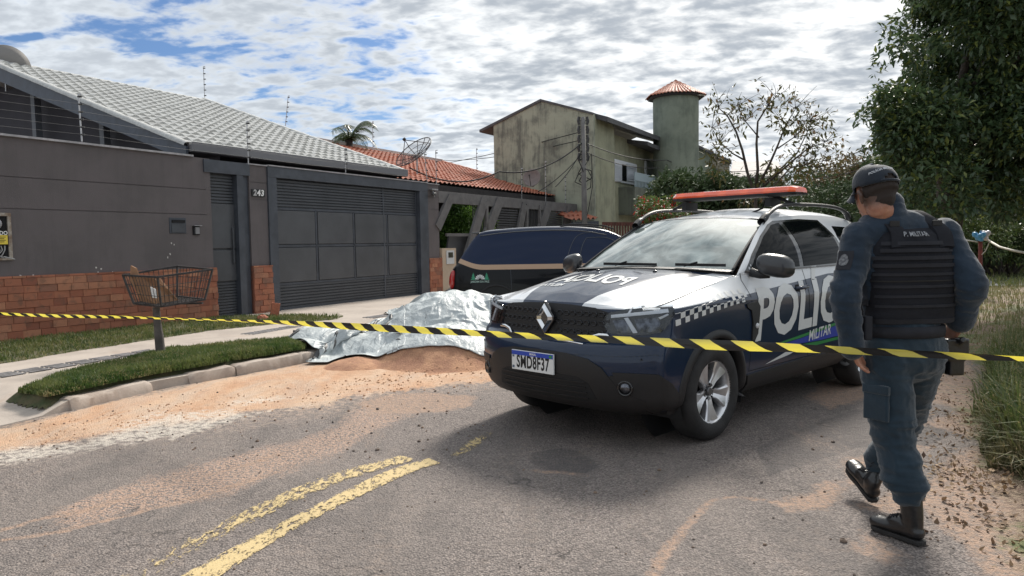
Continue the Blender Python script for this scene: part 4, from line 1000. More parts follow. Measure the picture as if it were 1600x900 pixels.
# badge: upright diamond ring in chrome on a dark plinth
gx0 = hit(front(0, .87), DF)[0].x
def diamond(w, h, x, wtop=0.0): return [Vector((x, 0, h)), Vector((x, w, 0.012)), Vector((x, w, -0.012)), Vector((x, 0, -h)), Vector((x, -w, -0.012)), Vector((x, -w, 0.012))]
mb = ML(); c = Vector((gx0, 0.0, .872)); O = diamond(.088, .120, 0.012); mb.prism([c+p for p in O], (0, 0, 0), (0.03, 0, 0)); bd = mb.build('badge_plinth', GLOSSB, car, bevel=0.006)
mb = ML(); A = diamond(.074, .104, .05); Bq = diamond(.034, .052, .05); Aq = diamond(.078, .108, .038); Bi = diamond(.030, .048, .038); Mq = diamond(.052, .078, .066)
for i in range(6):
    j = (i+1) % 6
    mb.add([c+Aq[i], c+Aq[j], c+Mq[j], c+Mq[i]], [(0, 1, 2, 3)]); mb.add([c+Mq[i], c+Mq[j], c+Bi[j], c+Bi[i]], [(0, 1, 2, 3)])
mb.build('badge', CHROME, bd, fix=False)
# bright trim tips under the lamps and the line above the bumper
for s in (1, -1):
    mb = ML(); pts = [(hit(front(s*y, z), DF)[0], y) for y, z in ((.36, .735), (.40, .765), (.455, .78), (.51, .78), (.535, .765))]; mb.tube([p+Vector((0.012, 0, 0)) for p, _ in pts], [0.006, 0.013, 0.016, 0.014, 0.006], 8); mb.build('bumper_trim', CHROME, car, smooth=True)
mb = ML(); mb.tube([hit(front(y, .728-0.012*(abs(y)/.36)**2), DF)[0]+Vector((0.004, 0, 0)) for y in np.linspace(-.36, .36, 17)], 0.006, 6); mb.build('bumper_trim', CHROME, car, smooth=True)
# number plate
px0 = hit(front(-0.04, .565), DF)[0].x+0.02
pl = ML(); pl.box((px0+0.002, -0.04, .565), (0.012, 0.412, 0.142)); npl = pl.build('number_plate', mat('plate_white', (0.72, 0.73, 0.73), 0.35), car, bevel=0.003)
pl = ML(); pl.box((px0+0.0092, -0.04, .565+.052), (0.002, 0.404, 0.030)); pl.build('plate_band', mat('plate_blue', (0.015, 0.06, 0.42), 0.35), npl)
def ctext(body, c, u, v, size, name, mt, parent, **k):
    mb = ML(); place_text(mb, body, c, u, v, size, **k); return mb.build(name, mt, parent)
ctext('SMD8F37', (px0+0.0088, -0.035, .553), (0, 1, 0), (0, 0, 1), 0.125, 'plate_characters', MATTB, npl, sx=0.62, offset=0.0035, space=1.06)
ctext('BRASIL', (px0+0.0108, -0.03, .617), (0, 1, 0), (0, 0, 1), 0.022, 'plate_country', WHITEP, npl, offset=0.0005)
pl = ML(); pl.box((px0+0.0090, -.228, .592), (0.002, 0.018, 0.014)); pl.box((px0+0.0090, -.228, .515), (0.002, 0.020, 0.018)); pl.build('plate_mark', mat('plate_mark', (0.1, 0.14, 0.2), 0.4), npl)
pl = ML(); pl.box((px0+0.0108, .140, .617), (0.001, 0.024, 0.018)); pl.build('plate_flag', mat('plate_green', (0.02, 0.25, 0.06), 0.4), npl)
# headlamps: outline read off the photograph onto the wing, then mirrored
HLP = [(954, 488), (985, 484), (1020, 481), (1051, 480), (1053, 490), (1046, 506), (1034, 519), (1010, 524), (975, 524), (952, 520), (944, 506), (947, 494)]
HLM = mat('lamp_housing', (0.02, 0.022, 0.025), 0.25, coat=0.5)
def lensm(t, b):
    fr = t.new('ShaderNodeFresnel', ins={0: 1.5}).outputs[0]; tr = t.new('ShaderNodeBsdfTransparent', ins={0: (0.86, 0.89, 0.92, 1)}); gl = t.new('ShaderNodeBsdfGlossy', ins={'Roughness': 0.03})
    mx = t.new('ShaderNodeMixShader', ins={0: t.math('MULTIPLY', fr, 0.7), 1: tr.outputs[0], 2: gl.outputs[0]}); t.l.new(mx.outputs[0], t.n['Material Output'].inputs[0])
LENS = mat('clear_lens', build=lensm)
LED = mat('led_strip', (0.80, 0.82, 0.85), 0.2, coat=0.5)
REFL = mat('reflector', (0.10, 0.105, 0.12), 0.12, 0.9, var=0.7, vscale=25)
def lamp_decal(P, off, mt, nm, res=4.0, par=None, **k): return decal(nm, P, None, None, off, mt, res, cam_px=True, mirror=True, parent=par, **k)
hl = lamp_decal(HLP, 0.006, HLM, 'headlight')
lamp_decal([(958, 501), (983, 499), (992, 519), (966, 520)], 0.010, REFL, 'reflector'); lamp_decal([(992, 499), (1028, 495), (1032, 508), (1022, 518), (998, 520)], 0.010, REFL, 'reflector')
lamp_decal([(956, 492), (1044, 484), (1045, 488.5), (956, 497)], 0.014, LED, 'light_strip'); lamp_decal([(976, 497), (982, 496), (997, 520), (990, 521)], 0.015, LED, 'light_strip')
lamp_decal([(980, 492), (985, 485), (988, 485), (984, 492)], 0.0145, LED, 'light_strip'); lamp_decal([(1028, 496), (1043, 490), (1045, 492), (1031, 499)], 0.0145, LED, 'light_strip')
lamp_decal(HLP, 0.020, LENS, 'lens')
# fog lamps in their recess
for s in (1, -1):
    F2 = [(s*y, z) for y, z in ((.52, .40), (.60, .36), (.74, .37), (.80, .42), (.80, .50), (.74, .525), (.58, .525), (.50, .49))]
    decal('fog_recess', F2 if s > 0 else F2[::-1], lambda y, z: (2.0, y, z), DF, 0.008, PLAST, 0.03)
    h = hit(front(s*.665, .445), DF); c = h[0]+Vector((0.012, 0, 0)); n = Vector((0.9, s*0.44, 0)).normalized(); M = Matrix.Translation(c) @ n.to_track_quat('Z', 'Y').to_matrix().to_4x4()
    mb = ML(); mb.lathe([(0.0, 0.012), (0.02, 0.011), (0.036, 0.006), (0.042, -0.01)], 20, M); fl_ = mb.build('fog_light', REFL, car, smooth=True)
    mb = ML(); mb.lathe([(0.038, 0.0), (0.046, 0.014), (0.054, 0.004), (0.054, -0.01)], 20, M); mb.build('bezel', GLOSSB, fl_, smooth=True)
# arch and sill cladding
for s in (1, -1):
    for wx, wz in WHEELS:
        mb = ML(); G = []
        for a in np.linspace(-0.235, pi+0.235, 46):
            r1, r2 = ARCH-0.012, ARCH+0.046; row = []
            for rr, off in ((r1, -0.05), (r1, 0.012), (r1+0.02, 0.018), (r2-0.01, 0.012), (r2, 0.002), (r2+0.002, -0.02)):
                x, z = wx+rr*cos(a), wz+rr*sin(a); z = max(z, 0.232)
                rq = max(rr, ARCH+0.004); h = BV.ray_cast(Vector((wx+rq*cos(a), s*2.0, max(wz+rq*sin(a), 0.245))), Vector((0, -s, 0)))[0]
                y = (abs(h.y) if h else 0.88); row.append((x, s*(max(y, 0.80 if wx == 0 else .8)+off), z))
            G.append(row)
        mb.grid(G); mb.build('arch_cladding', PLAST, car, smooth=True)
    decal('sill_cladding', [(-.47, .275), (-2.2, .275), (-2.24, .40), (-1.4, .42), (-.44, .40)], lambda x, z: (x, s*2.0, z), (0, -s, 0), 0.016, PLAST, 0.05)
# glass
SIDEG = [[(-.62, 1.166), (-1.40, 1.172), (-1.365, 1.535), (-1.22, 1.515), (-1.02, 1.425), (-.80, 1.295)], [(-1.475, 1.172), (-2.26, 1.180), (-2.20, 1.40), (-2.08, 1.545), (-1.75, 1.552), (-1.44, 1.540)], [(-2.38, 1.20), (-2.92, 1.235), (-2.86, 1.40), (-2.72, 1.50), (-2.33, 1.51), (-2.30, 1.42)]]
for s in (1, -1):
    f_ = lambda x, z, s=s: (x, s*2.0, z)
    decal('window_surround', [(-.55, 1.155), (-2.34, 1.162), (-2.26, 1.40), (-2.12, 1.566), (-1.75, 1.572), (-1.30, 1.552), (-1.18, 1.520), (-.98, 1.425), (-.74, 1.285)], f_, (0, -s, 0), 0.003, GLOSSB, 0.045)
    for G_ in SIDEG: decal('side_window', G_, f_, (0, -s, 0), 0.0055, GLASSD, 0.05)
    if s > 0: decal('belt_trim', [(-.56, 1.150), (-2.30, 1.157), (-2.30, 1.166), (-.56, 1.160)], f_, (0, -s, 0), 0.008, mat('belt_trim', (0.06, 0.06, 0.065), 0.3), 0.06)
# windscreen
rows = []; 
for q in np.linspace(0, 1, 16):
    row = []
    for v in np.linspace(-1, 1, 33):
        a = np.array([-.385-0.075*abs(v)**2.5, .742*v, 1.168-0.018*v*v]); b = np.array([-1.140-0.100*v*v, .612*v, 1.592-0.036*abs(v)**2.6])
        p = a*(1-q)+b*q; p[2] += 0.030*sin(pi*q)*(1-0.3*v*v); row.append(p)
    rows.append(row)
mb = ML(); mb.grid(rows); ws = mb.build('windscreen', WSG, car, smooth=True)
mb = ML()
per = [rows[0][j] for j in range(33)]; mb.tube([Vector(p)+Vector((0.01, 0, -0.002)) for p in per], 0.016, 6); mb.tube([Vector(p)+Vector((-0.004, 0, -0.002)) for p in rows[-1]], 0.006, 6)
for jj in (0, 32): mb.tube([Vector(r[jj])+Vector((0, 0.006 if jj else -0.006, 0.002)) for r in rows], 0.013, 6)
mb.build('windscreen_seal', MATTB, car, smooth=True)
# black cowl tray + wipers
rows2 = []
for q in np.linspace(0, 1, 6):
    rows2.append([np.array([-.335-0.085*abs(v)**2.5-0.075*q, .755*v, 1.172-0.022*v*v+0.010*q+0.014]) for v in np.linspace(-1, 1, 33)])
mb = ML(); mb.grid(rows2); mb.build('cowl', PLAST, car, smooth=True)
for (y0, y1, k) in ((.30, .72, 0), (-.42, .10, 1)):
    mb = ML(); a = Vector((-.40, y0-(.0), 1.215)); b = Vector((-.425, y1, 1.212)); mb.tube([Vector((-.375, (y0+y1)/2-.12, 1.205)), a+(b-a)*0.45+Vector((0, 0, .02))], 0.008, 6); mb.bar(a, b, 0.016, 0.022); mb.build('wiper', MATTB, car)
for y in (-.28, .28):
    p = BV.ray_cast(Vector((-.15, y, 3)), Vector((0, 0, -1)))[0]; mb = ML(); mb.ball(p+Vector((0, 0, .004)), 0.018, 10, 6, (1, 1, 0.6)); mb.build('washer_jet', GLOSSB, car, smooth=True)
# things inside seen dimly through the windscreen: paper slips lying against the glass
# mirrors
for s in (1, -1):
    mb = ML(); bm = [(-.60, s*.83, 1.155), (-.62, s*.90, 1.135), (-.64, s*.96, 1.14)]
    mb.tube(bm, [0.035, 0.03, 0.03], 10)
    mb2 = ML(); V_ = []; 
    G = []
    for i, t_ in enumerate(np.linspace(0, pi, 13)):
        G.append([])
        for k in range(20):
            a = 2*pi*k/20; ex = lambda v, p: math.copysign(abs(v)**p, v)
            x = 0.085*cos(t_); yy = ex(sin(t_)**0.55*cos(a), 0.72)*0.125; zz = ex(sin(t_)**0.55*sin(a), 0.75)*0.088
            if x < 0: x *= 0.55
            G[-1].append(Vector((-.665+x-0.04*(yy/0.13)*1.0, s*(1.00+yy), 1.205+zz-0.02*(yy/0.13))))
    for g_ in G: g_.append(g_[0])
    mb2.grid(G); mm = mb2.build('mirror_housing', mat('mirror_black', (0.03, 0.032, 0.037), 0.3, coat=0.3), car, smooth=True); mb.build('mirror_arm', PLAST, mm, smooth=True)
# roof rails
for s in (1, -1):
    mb = ML(); pts = [(-1.13, s*.635, 1.545), (-1.22, s*.640, 1.60), (-1.38, s*.642, 1.665), (-1.60, s*.642, 1.695), (-2.1, s*.640, 1.705), (-2.55, s*.632, 1.695), (-2.80, s*.625, 1.66), (-2.92, s*.62, 1.60)]
    C_ = catmull(pts, 40); G = []
    for i, p in enumerate(C_):
        u = i/39; t_ = C_[min(i+1, 39)]-C_[max(i-1, 0)]; t_ = Vector(t_).normalized(); n_ = Vector((0, 1, 0)).cross(t_)*-1; w = 0.030*(1.5 if u < 0.12 else 1.0)*(1 if u < .9 else 1.2); h_ = 0.016*(1.9 if u < 0.15 or u > 0.9 else 1)
        G.append([Vector(p)+Vector((0, w*cos(a)*0.8, 0))+Vector((0, 0, 1))*h_*sin(a) for a in np.linspace(0, 2*pi, 11)])
    mb.grid(G); mb.build('roof_rail', mat('rail_black', (0.015, 0.016, 0.018), 0.5), car, smooth=True)
# light bar
def lbm(t, b):
    co = t.new('ShaderNodeSeparateXYZ', ins={0: t.new('ShaderNodeTexCoord').outputs['Object']}); s_ = t.math('PINGPONG', t.math('MULTIPLY', co.outputs[1], 9.0), 1.0)
    b.inputs['Roughness'].default_value = 0.18; b.inputs['Coat Weight'].default_value = 0.7
    t.l.new(t.mix(t.math('MULTIPLY', t.smooth(s_, 0.15, 0.5), 0.5), (0.85, 0.125, 0.035), (0.58, 0.06, 0.02)), b.inputs['Base Color'])
    b.inputs['Subsurface Weight'].default_value = 0.35; b.inputs['Subsurface Radius'].default_value = (0.06, 0.02, 0.01); b.inputs['Subsurface Scale'].default_value = 1.0
LBX, LBZ = -1.74, 1.785
lb = ML(); prof = [(-.145, 0.0), (-.15, .016), (-.115, .048), (-.05, .058), (.05, .058), (.115, .048), (.15, .016), (.145, 0.0)]
def bar_loft(ys, sc):
    G = []
    for y, k in zip([q+0.07 for q in ys], sc): G.append([(LBX+x*k, y, LBZ+.02+z*k) for x, z in prof])
    return G
lb.grid(bar_loft([-.625, -.62, -.57, .57, .62, .625], [0.0, .75, 1, 1, .75, 0.0])); lbo = lb.build('light_bar', mat('lightbar_red', build=lbm), car, auto=0.5)
lb = ML(); lb.grid([[(LBX+x*k*1.0, y, LBZ+.02-z*0.45*k) for x, z in prof] for y, k in zip([-.56, -.55, -.50, .64, .69, .70], [0.0, .8, 1.02, 1.02, .8, 0.0])]); lb.build('bar_base', MATTB, lbo, auto=0.5)
for s in (1, -1):
    lb = ML(); lb.box((LBX, s*.43, LBZ-0.055), (.20, .05, .08)); lb.tube([(LBX, s*.43, 1.79), (LBX, s*.56, 1.73), (LBX, s*.62, 1.71)], 0.014, 8); lb.build('mount', MATTB, lbo)
lb = ML(); lb.tube([(-1.6, .30, 1.64), (-1.72, .34, 1.68), (-1.85, .30, 1.76)], 0.008, 6); lb.build('cable', MATTB, lbo)
# door gaps, handles, side vent
GAP = mat('gap_black', (0.004, 0.004, 0.005), 0.9)
def gapline(name, pts, w=0.007, d=DS, f=side, off=0.0012):
    P = [Vector(p) for p in pts]; L = []; R = []
    for i, p in enumerate(P):
        t_ = (P[min(i+1, len(P)-1)]-P[max(i-1, 0)]).normalized(); n_ = Vector((-t_.y, t_.x)); L.append(p+n_*w/2); R.append(p-n_*w/2)
    return decal(name, L+R[::-1], f, d, off, GAP, 0.03, skirt=False)
gapline('door_gap', [(-.475, .42), (-.50, .70), (-.49, .95), (-.475, 1.10), (-.50, 1.15)]); gapline('door_gap', [(-1.46, .42), (-1.45, .8), (-1.44, 1.15)]); gapline('door_gap', [(-2.22, .42), (-2.20, .62), (-2.27, .80), (-2.38, 1.0), (-2.36, 1.16)])
gapline('door_gap', [(-.475, .425), (-2.22, .425)], 0.006)
bon = catmull([(.485, .738), (.38, .757), (.2, .768), (0, .773), (-.2, .781), (-.44, .785)], 14)
gapline('bonnet_gap', [tuple(p) for p in bon], 0.008, DT, top, 0.0022); gapline('bonnet_gap', [(p[0], -p[1]) for p in bon], 0.008, DT, top, 0.0022)
for x0 in (-1.30, -2.17):
    decal('handle_recess', [(x0-.10, .985), (x0-.09, 1.03), (x0+.06, 1.03), (x0+.08, 1.0), (x0+.06, .975), (x0-.07, .965)], side, DS, 0.002, GAP, 0.03)
    mb = ML(); a = hit(side(x0-.10, 1.01), DS)[0]; b = hit(side(x0+.09, 1.005), DS)[0]; mb.tube([a+Vector((0, .012, 0)), a*.8+b*.2+Vector((0, .04, 0)), a*.2+b*.8+Vector((0, .04, 0)), b+Vector((0, .012, 0))], [0.012, 0.016, 0.016, 0.012], 8); mb.build('door_handle', mat('handle_navy', NAVY, 0.3, coat=0.6), car, smooth=True)
decal('side_vent', [(-.40, .93), (-.56, .945), (-.60, .90), (-.575, .70), (-.535, .655), (-.49, .66), (-.50, .78), (-.47, .88), (-.41, .905)], side, DS, 0.012, PLAST, 0.03)
h = hit(side(-.555, .76), DS)[0]; mb = ML(); mb.ball(h+Vector((0, .014, 0)), 0.026, 12, 8, (1, .4, .8)); mb.build('side_repeater', LENS if False else mat('repeater', (0.55, 0.56, 0.58), 0.15, coat=0.8), car, smooth=True)
# livery: checkered band, words, stripes
VINW = mat('vinyl_white', (0.62, 0.63, 0.62), 0.4, coat=0.3)
mb = ML(); nC = 20
def quad_on(mb, pts, off=0.0025, f=side, d=DS, nsub=1):
    for a in range(nsub):
        q = []
        for p in pts:
            h = BV.ray_cast(Vector(f(*p)), Vector(d)); 
            if h[0] is None: return
            n = h[1] if h[1].dot(Vector(d)) < 0 else -h[1]; q.append(h[0]+n*off)
        mb.add(q, [(0, 1, 2, 3)])
for i in range(nC):
    for r_ in range(3):
        if (i+r_) % 2: continue
        x0, x1 = .475-i*.0455, .475-(i+1)*.0455
        zb = lambda x: .845+(.475-x)*.185-0.06*((.475-x)/.9)**2; hh = lambda x: .118-(.475-x)*.03
        z = lambda x, q: zb(x)+hh(x)*q/3
        quad_on(mb, [(x0, z(x0, r_)), (x1, z(x1, r_)), (x1, z(x1, r_+1)), (x0, z(x0, r_+1))])
mb.build('checker_band', VINW, car)
def wrap_text(name, body, c, size, f, d, mt, off=0.003, flip=False, rot=0.0, sub=0.05, **k):
    vs, fs = text_mesh(body, size, **k); bm = bmesh.new(); V_ = [bm.verts.new(v) for v in vs]
    for f_ in fs:
        try: bm.faces.new([V_[i] for i in f_])
        except ValueError: pass
    bmesh.ops.triangulate(bm, faces=bm.faces)
    for _ in range(4):
        es = [e for e in bm.edges if e.calc_length() > sub]
        if not es: break
        bmesh.ops.subdivide_edges(bm, edges=es, cuts=1); bmesh.ops.triangulate(bm, faces=bm.faces)
    bm.verts.index_update(); mb = ML(); out = []; cr, sr = cos(rot), sin(rot)
    for v in bm.verts:
        a, b = v.co.x, v.co.y; a, b = a*cr-b*sr, a*sr+b*cr
        p = f(c, a, b); h = BV.ray_cast(Vector(p), Vector(d)); 
        if h[0] is None: h = BV.find_nearest(Vector(p)+Vector(d)*1.1)
        n = h[1] if h[1].dot(Vector(d)) < 0 else -h[1]; out.append(h[0]+n*off)
    mb.add(out, [tuple(v.index for v in f_.verts) for f_ in bm.faces]); bm.free(); return mb.build(name, mt, car, fix=False)
# on the left flank text runs toward the rear (-x)
sidef = lambda c, a, b: (c[0]-a, 2.0, c[1]+b)
wrap_text('side_lettering', 'POLÍCIA', (-1.50, .842), .53, sidef, DS, VINW, 0.0032, rot=0.03, shear=0.16, sx=0.98, offset=0.017, space=1.02)
STB = mat('vinyl_blue', (0.03, 0.05, 0.35), 0.35, coat=0.4); STG = mat('vinyl_green', (0.03, 0.22, 0.06), 0.35, coat=0.4)
decal('livery_stripe', [(-.84, .575), (-1.0, .597), (-2.2, .675), (-2.2, .650), (-1.3, .592)], side, DS, 0.0022, STG, 0.05, skirt=False)
decal('livery_stripe', [(-.92, .572), (-1.3, .588), (-2.2, .646), (-2.2, .54), (-1.7, .535), (-1.2, .55)], side, DS, 0.0022, STB, 0.05, skirt=False)
decal('livery_stripe', [(-1.15, .54), (-1.7, .528), (-2.2, .53), (-2.2, .505), (-1.6, .50)], side, DS, 0.0022, STG, 0.05, skirt=False)
decal('livery_stripe', [(-.72, .445), (-1.05, .505), (-1.35, .51), (-1.1, .475)], side, DS, 0.0024, VINW, 0.05, skirt=False)
wrap_text('side_lettering', 'MILITAR', (-1.66, .60), .125, sidef, DS, VINW, 0.004, rot=0.05, shear=0.2, sx=0.95, offset=0.002)
# mirrored word on the bonnet, as the photograph shows it
topf = lambda c, a, b: (c[0]-b, c[1]-a*1.0, 3.0)
def top_mirror(c, a, b): return (c[0]+b, c[1]+a, 3.0)
bonf = lambda c, a, b: (c[0]-b, c[1]-a, 3.0)
wrap_text('bonnet_lettering', 'POLICIA', (.245, .02), .30, bonf, DT, VINW, 0.003, shear=0.14, sx=0.60, offset=0.010)
wrap_text('bonnet_lettering', 'MILITAR', (.42, -.27), .085, bonf, DT, VINW, 0.003, shear=0.15, sx=0.85, offset=0.002)
# wheels
def make_wheel(wx, s, first=None):
    if first is not None:
        w_ = first.copy(); COL.objects.link(w_); w_.parent = car
        for ch in first.children: c_ = ch.copy(); COL.objects.link(c_); c_.parent = w_
    else:
        w_ = bpy.data.objects.new('wheel', None); COL.objects.link(w_); w_.parent = car
        # the wheel's own frame: axle along +z, outer face at z=+
        R = 0.343; mb = ML()
        prof = [(.218, .085), (.235, .098), (.27, .108), (.305, .104), (.328, .088), (.338, .070), (.343, .045), (.3435, 0), (.343, -.045), (.338, -.07), (.328, -.088), (.29, -.108), (.235, -.098), (.21, -.09)]
        mb.lathe(prof, 96)
        # tread grooves
        mb.build('tyre', RUBBER, w_, auto=0.8)
        mb = ML(); mb.lathe([(.200, -.08), (.196, .03), (.205, .06), (.212, .080), (.222, .088), (.226, .083), (.222, .074)], 72); mb.build('rim', ALLOY, w_, auto=0.6)
        mb = ML(); mb.lathe([(0.0, -.01), (.15, -.01), (.155, -.03), (.2, -.035), (.2, -.08)], 48); mb.build('brake_disc', mat('brake_dark', (0.03, 0.028, 0.027), 0.6, 0.3), w_, auto=0.5)
        for k in range(5):
            a0 = 2*pi*k/5+pi/2; mb = ML(); G = []
            # a spoke: broad, splitting at the rim, folded down the middle
            for q in np.linspace(0, 1, 9):
                r_ = .035+q*(.206-.035); hw = .028+.022*q+.066*max(0, q-.40); z = .045+.030*q-.012*q*q*0; row = []
                for e, dz__ in ((-1, -.040), (-1, -.004), (-.82, .004), (-.25, -.004), (0, -.006-.004*q), (.25, -.004), (.82, .004), (1, -.004), (1, -.04)):
                    row.append((r_*cos(a0)-e*hw*sin(a0), r_*sin(a0)+e*hw*cos(a0), z+dz__))
                G.append(row)
            mb.grid(G); mb.build('spoke', ALLOY, w_, auto=0.35)
        mb = ML(); mb.lathe([(0.0, .060), (.026, .060), (.030, .055), (.031, .040), (.058, .050), (.066, .045), (.07, .02)], 30); mb.build('hub_cap', mat('hub_grey', (0.16, 0.16, 0.165), 0.35, 0.7), w_, auto=0.5)
        for k in range(5):
            a = 2*pi*k/5+pi/2+pi/5*0; mb = ML(); M = Matrix.Translation((.052*cos(a+pi/5), .052*sin(a+pi/5), .050)); mb.lathe([(0.0, .006), (.008, .006), (.009, 0)], 6, M); mb.build('wheel_bolt', MATTB, w_)
    w_.matrix_parent_inverse = Matrix(); w_.location = (wx, s*(.902-.112), 0.343-0.003)
    w_.rotation_euler = (radians(-90) if s > 0 else radians(90), radians(0), radians(0))
    return w_
wh = make_wheel(0, 1); make_wheel(0, -1, wh); w3 = make_wheel(-2.673, 1, wh); make_wheel(-2.673, -1, wh)
# ================================================================== BLACK FUNERAL VAN
VA = radians(-1); van = thing('black_van', 'black people carrier with dark blue windows and a gold stripe behind the heap', 'van', (0, 0, 0), rotz=VA)
VF = Vector((cos(VA), sin(VA), 0)); VR = Vector((sin(VA), -cos(VA), 0))            # front, right side (toward the camera)
vr = aty(728, 470, 12.75); van.location = (vr.x, vr.y, .02); van.location += -VF*.25-VR*.86; van.location.z = .02
TOPZ = [(0, .62), (.03, .90), (.10, 1.02), (.22, 1.24), (.40, 1.50), (.55, 1.60), (.9, 1.645), (1.5, 1.675), (2.1, 1.67), (2.6, 1.62), (2.9, 1.52), (3.2, 1.33), (3.5, 1.12), (3.62, 1.06), (3.9, .98), (4.2, .86), (4.33, .70)]
tz_ = catmull(TOPZ, 70); G = []
for x, zt in tz_:
    tp = min(1, .86+.14*min(1, (max(x, 0)/.35))**.6)*min(1, .80+.20*(max(0, 4.33-x)/.5)**.6 if x > 3.83 else 1); zb = min(.98, zt-.02); hh = max(zt-zb, .02); k = min(1, hh/.6)
    S = [(.74, .20), (.82, .26), (.855, .42), (.865, .62), (.86, .82), (.845, zb), (.835-.05*k, zb+hh*.35), (.80-.10*k, zb+hh*.72), (.77-.13*k, zb+hh*.90), (.70-.12*k, zb+hh*.975), (.40, zt), (0, zt+.01*k)]
    S = [(a*tp, min(b, zt)) for a, b in S]; C_ = catmull(S, 34); G.append([(x+(0.0 if x > .3 else -.10*(1-abs(q[0])/.87)*(1-x/.3)), -q[0], q[1]) for q in C_]+[(x+(0.0 if x > .3 else -.10*(1-abs(q[0])/.87)*(1-x/.3)), q[0], q[1]) for q in C_[::-1][1:]])
m = ML(); m.grid(G); m.f.append(tuple(range(67))); m.f.append(tuple(reversed([69*67+i for i in range(67)])))
def vanm(t, b):
    co = t.new('ShaderNodeSeparateXYZ', ins={0: t.new('ShaderNodeTexCoord').outputs['Object']}); x, y, z = co.outputs
    e = t.smooth(x, .62, -.02); zl = t.math('ADD', .935, t.math('MULTIPLY', t.math('POWER', e, 1.4), .15)); zh = t.math('ADD', zl, .085)
    up = t.math('GREATER_THAN', z, zh); mid = t.math('MULTIPLY', t.math('GREATER_THAN', z, zl), t.math('SUBTRACT', 1.0, up)); roof = t.math('GREATER_THAN', z, t.math('ADD', 1.60, 0.0))
    c = t.mix(up, (.004, .005, .007), (.007, .016, .046)); c = t.mix(mid, c, (.42, .29, .20)); t.l.new(t.math('ADD', .25, t.math('MULTIPLY', roof, .75)), b.inputs['Coat Weight'])
    t.l.new(c, b.inputs['Base Color']); b.inputs['Roughness'].default_value = .30; b.inputs['Coat Roughness'].default_value = .05; b.inputs['Specular IOR Level'].default_value = .12
vb = m.build('body', mat('van_paint', build=vanm), van, auto=.6)
VB = BVHTree.FromPolygons([tuple(v.co) for v in vb.data.vertices], [tuple(p.vertices) for p in vb.data.polygons])
def vs_(x, z, off=.004):
    h = VB.ray_cast(Vector((x, -3, z)), Vector((0, 1, 0))); return (h[0]+Vector((0, -off, 0))) if h[0] else Vector((x, -.8-off, z))
def vline(name, pts, w, mt, off=.006):
    mb = ML(); P = [vs_(a, b, off) for a, b in catmull(pts, 18)]; mb.tube(P, w, 5); mb.build(name, mt, van, smooth=True)
VLN = mat('van_line', (.035, .045, .06), .35, coat=.4)
vline('door_line', [(2.02, .35), (1.98, .9), (2.05, 1.25), (2.20, 1.50), (2.5, 1.565)], .006, VLN, .002); vline('window_frame', [(2.22, 1.02), (2.25, 1.25), (2.33, 1.43), (2.42, 1.46), (2.75, 1.44), (3.1, 1.22)], .007, VLN, .003); vline('door_line', [(1.05, .35), (1.03, .93)], .004, VLN, .002)
vline('roof_trim', [(.50, 1.52), (1.0, 1.575), (1.7, 1.60), (2.3, 1.575), (2.7, 1.50)], .010, mat('van_trim', (.05, .055, .06), .3, coat=.5), .004)
for s in (1, -1):
    mb = ML(); mb.tube(catmull([(1.9, s*.55, 1.665), (2.1, s*.55, 1.70), (2.6, s*.55, 1.675), (2.85, s*.56, 1.60)], 14).tolist(), .014, 6); mb.build('roof_rail', MATTB, van, smooth=True)
    mb = ML(); P = []
    for z in np.linspace(.62, .93, 8): h = VB.ray_cast(Vector((-2, s*.77, z)), Vector((1, 0, 0)))[0]; P.append((h if h else Vector((0, s*.77, z)))+Vector((-.012, 0, 0)))
    mb.tube(P, [.03, .045, .05, .05, .05, .045, .04, .02], 8); mb.build('tail_light', mat('tail_red', (.35, .012, .012), .15, coat=.8), van, smooth=True)
    for x in (.78, 3.42):
        mb = ML(); M = Matrix.Translation((x, s*.74, .31)) @ Matrix.Rotation(radians(90)*s, 4, 'X') @ Matrix.Scale(-1 if False else 1, 4); mb.lathe([(.19, -.12), (.29, -.12), (.31, -.09), (.315, 0), (.31, .09), (.29, .115), (.20, .115), (.19, .09), (.05, .10), (0, .10)], 36, M); mb.build('wheel', RUBBER, van, auto=.6)
        mb = ML(); a_ = [(x+.355*cos(t), s*.868, max(.2, .31+.355*sin(t))) for t in np.linspace(-.3, pi+.3, 20)]; mb.tube(a_, .02, 6); mb.build('arch_trim', MATTB, van, smooth=True)
mb = ML(); mb.box((-.13, 0, .42), (.12, 1.5, .26)); mb.build('rear_bumper', PLAST, van, bevel=.04)
mb = ML(); mb.box((.42, 0, 1.575), (.16, 1.15, .03)); mb.build('spoiler', mat('van_spoiler', (.02, .02, .022), .2, coat=.6), van, bevel=.01)
# emblem: white fan of petals between two green trees, a line of letters beneath
ex, ez = .50, .80
gn = mat('emblem_green', (.02, .22, .12), .5); wt = mat('emblem_white', (.55, .57, .57), .5)
mb = ML()
for k in range(7):
    a = radians(180-(14+k*25.3)); r0, r1 = .02, .085; c = (ex, ez-.03)
    mb.add([vs_(c[0]+r0*cos(a-.08), c[1]+r0*sin(a-.08)), vs_(c[0]+r1*.9*cos(a-.20), c[1]+r1*.9*sin(a-.20)), vs_(c[0]+r1*1.05*cos(a), c[1]+r1*1.05*sin(a)), vs_(c[0]+r1*.9*cos(a+.20), c[1]+r1*.9*sin(a+.20)), vs_(c[0]+r0*cos(a+.08), c[1]+r0*sin(a+.08))], [(0, 1, 2, 3, 4)])
em = mb.build('emblem_fan', wt, van, fix=False)
for s in (-1, 1):
    mb = ML(); c = ex+s*.115
    for q in range(3): w_ = .022+.013*(2-q); z0 = ez-.035+q*.034; mb.add([vs_(c-w_, z0), vs_(c+w_, z0), vs_(c, z0+.055)], [(0, 1, 2)])
    mb.build('emblem_tree', gn, em, fix=False)
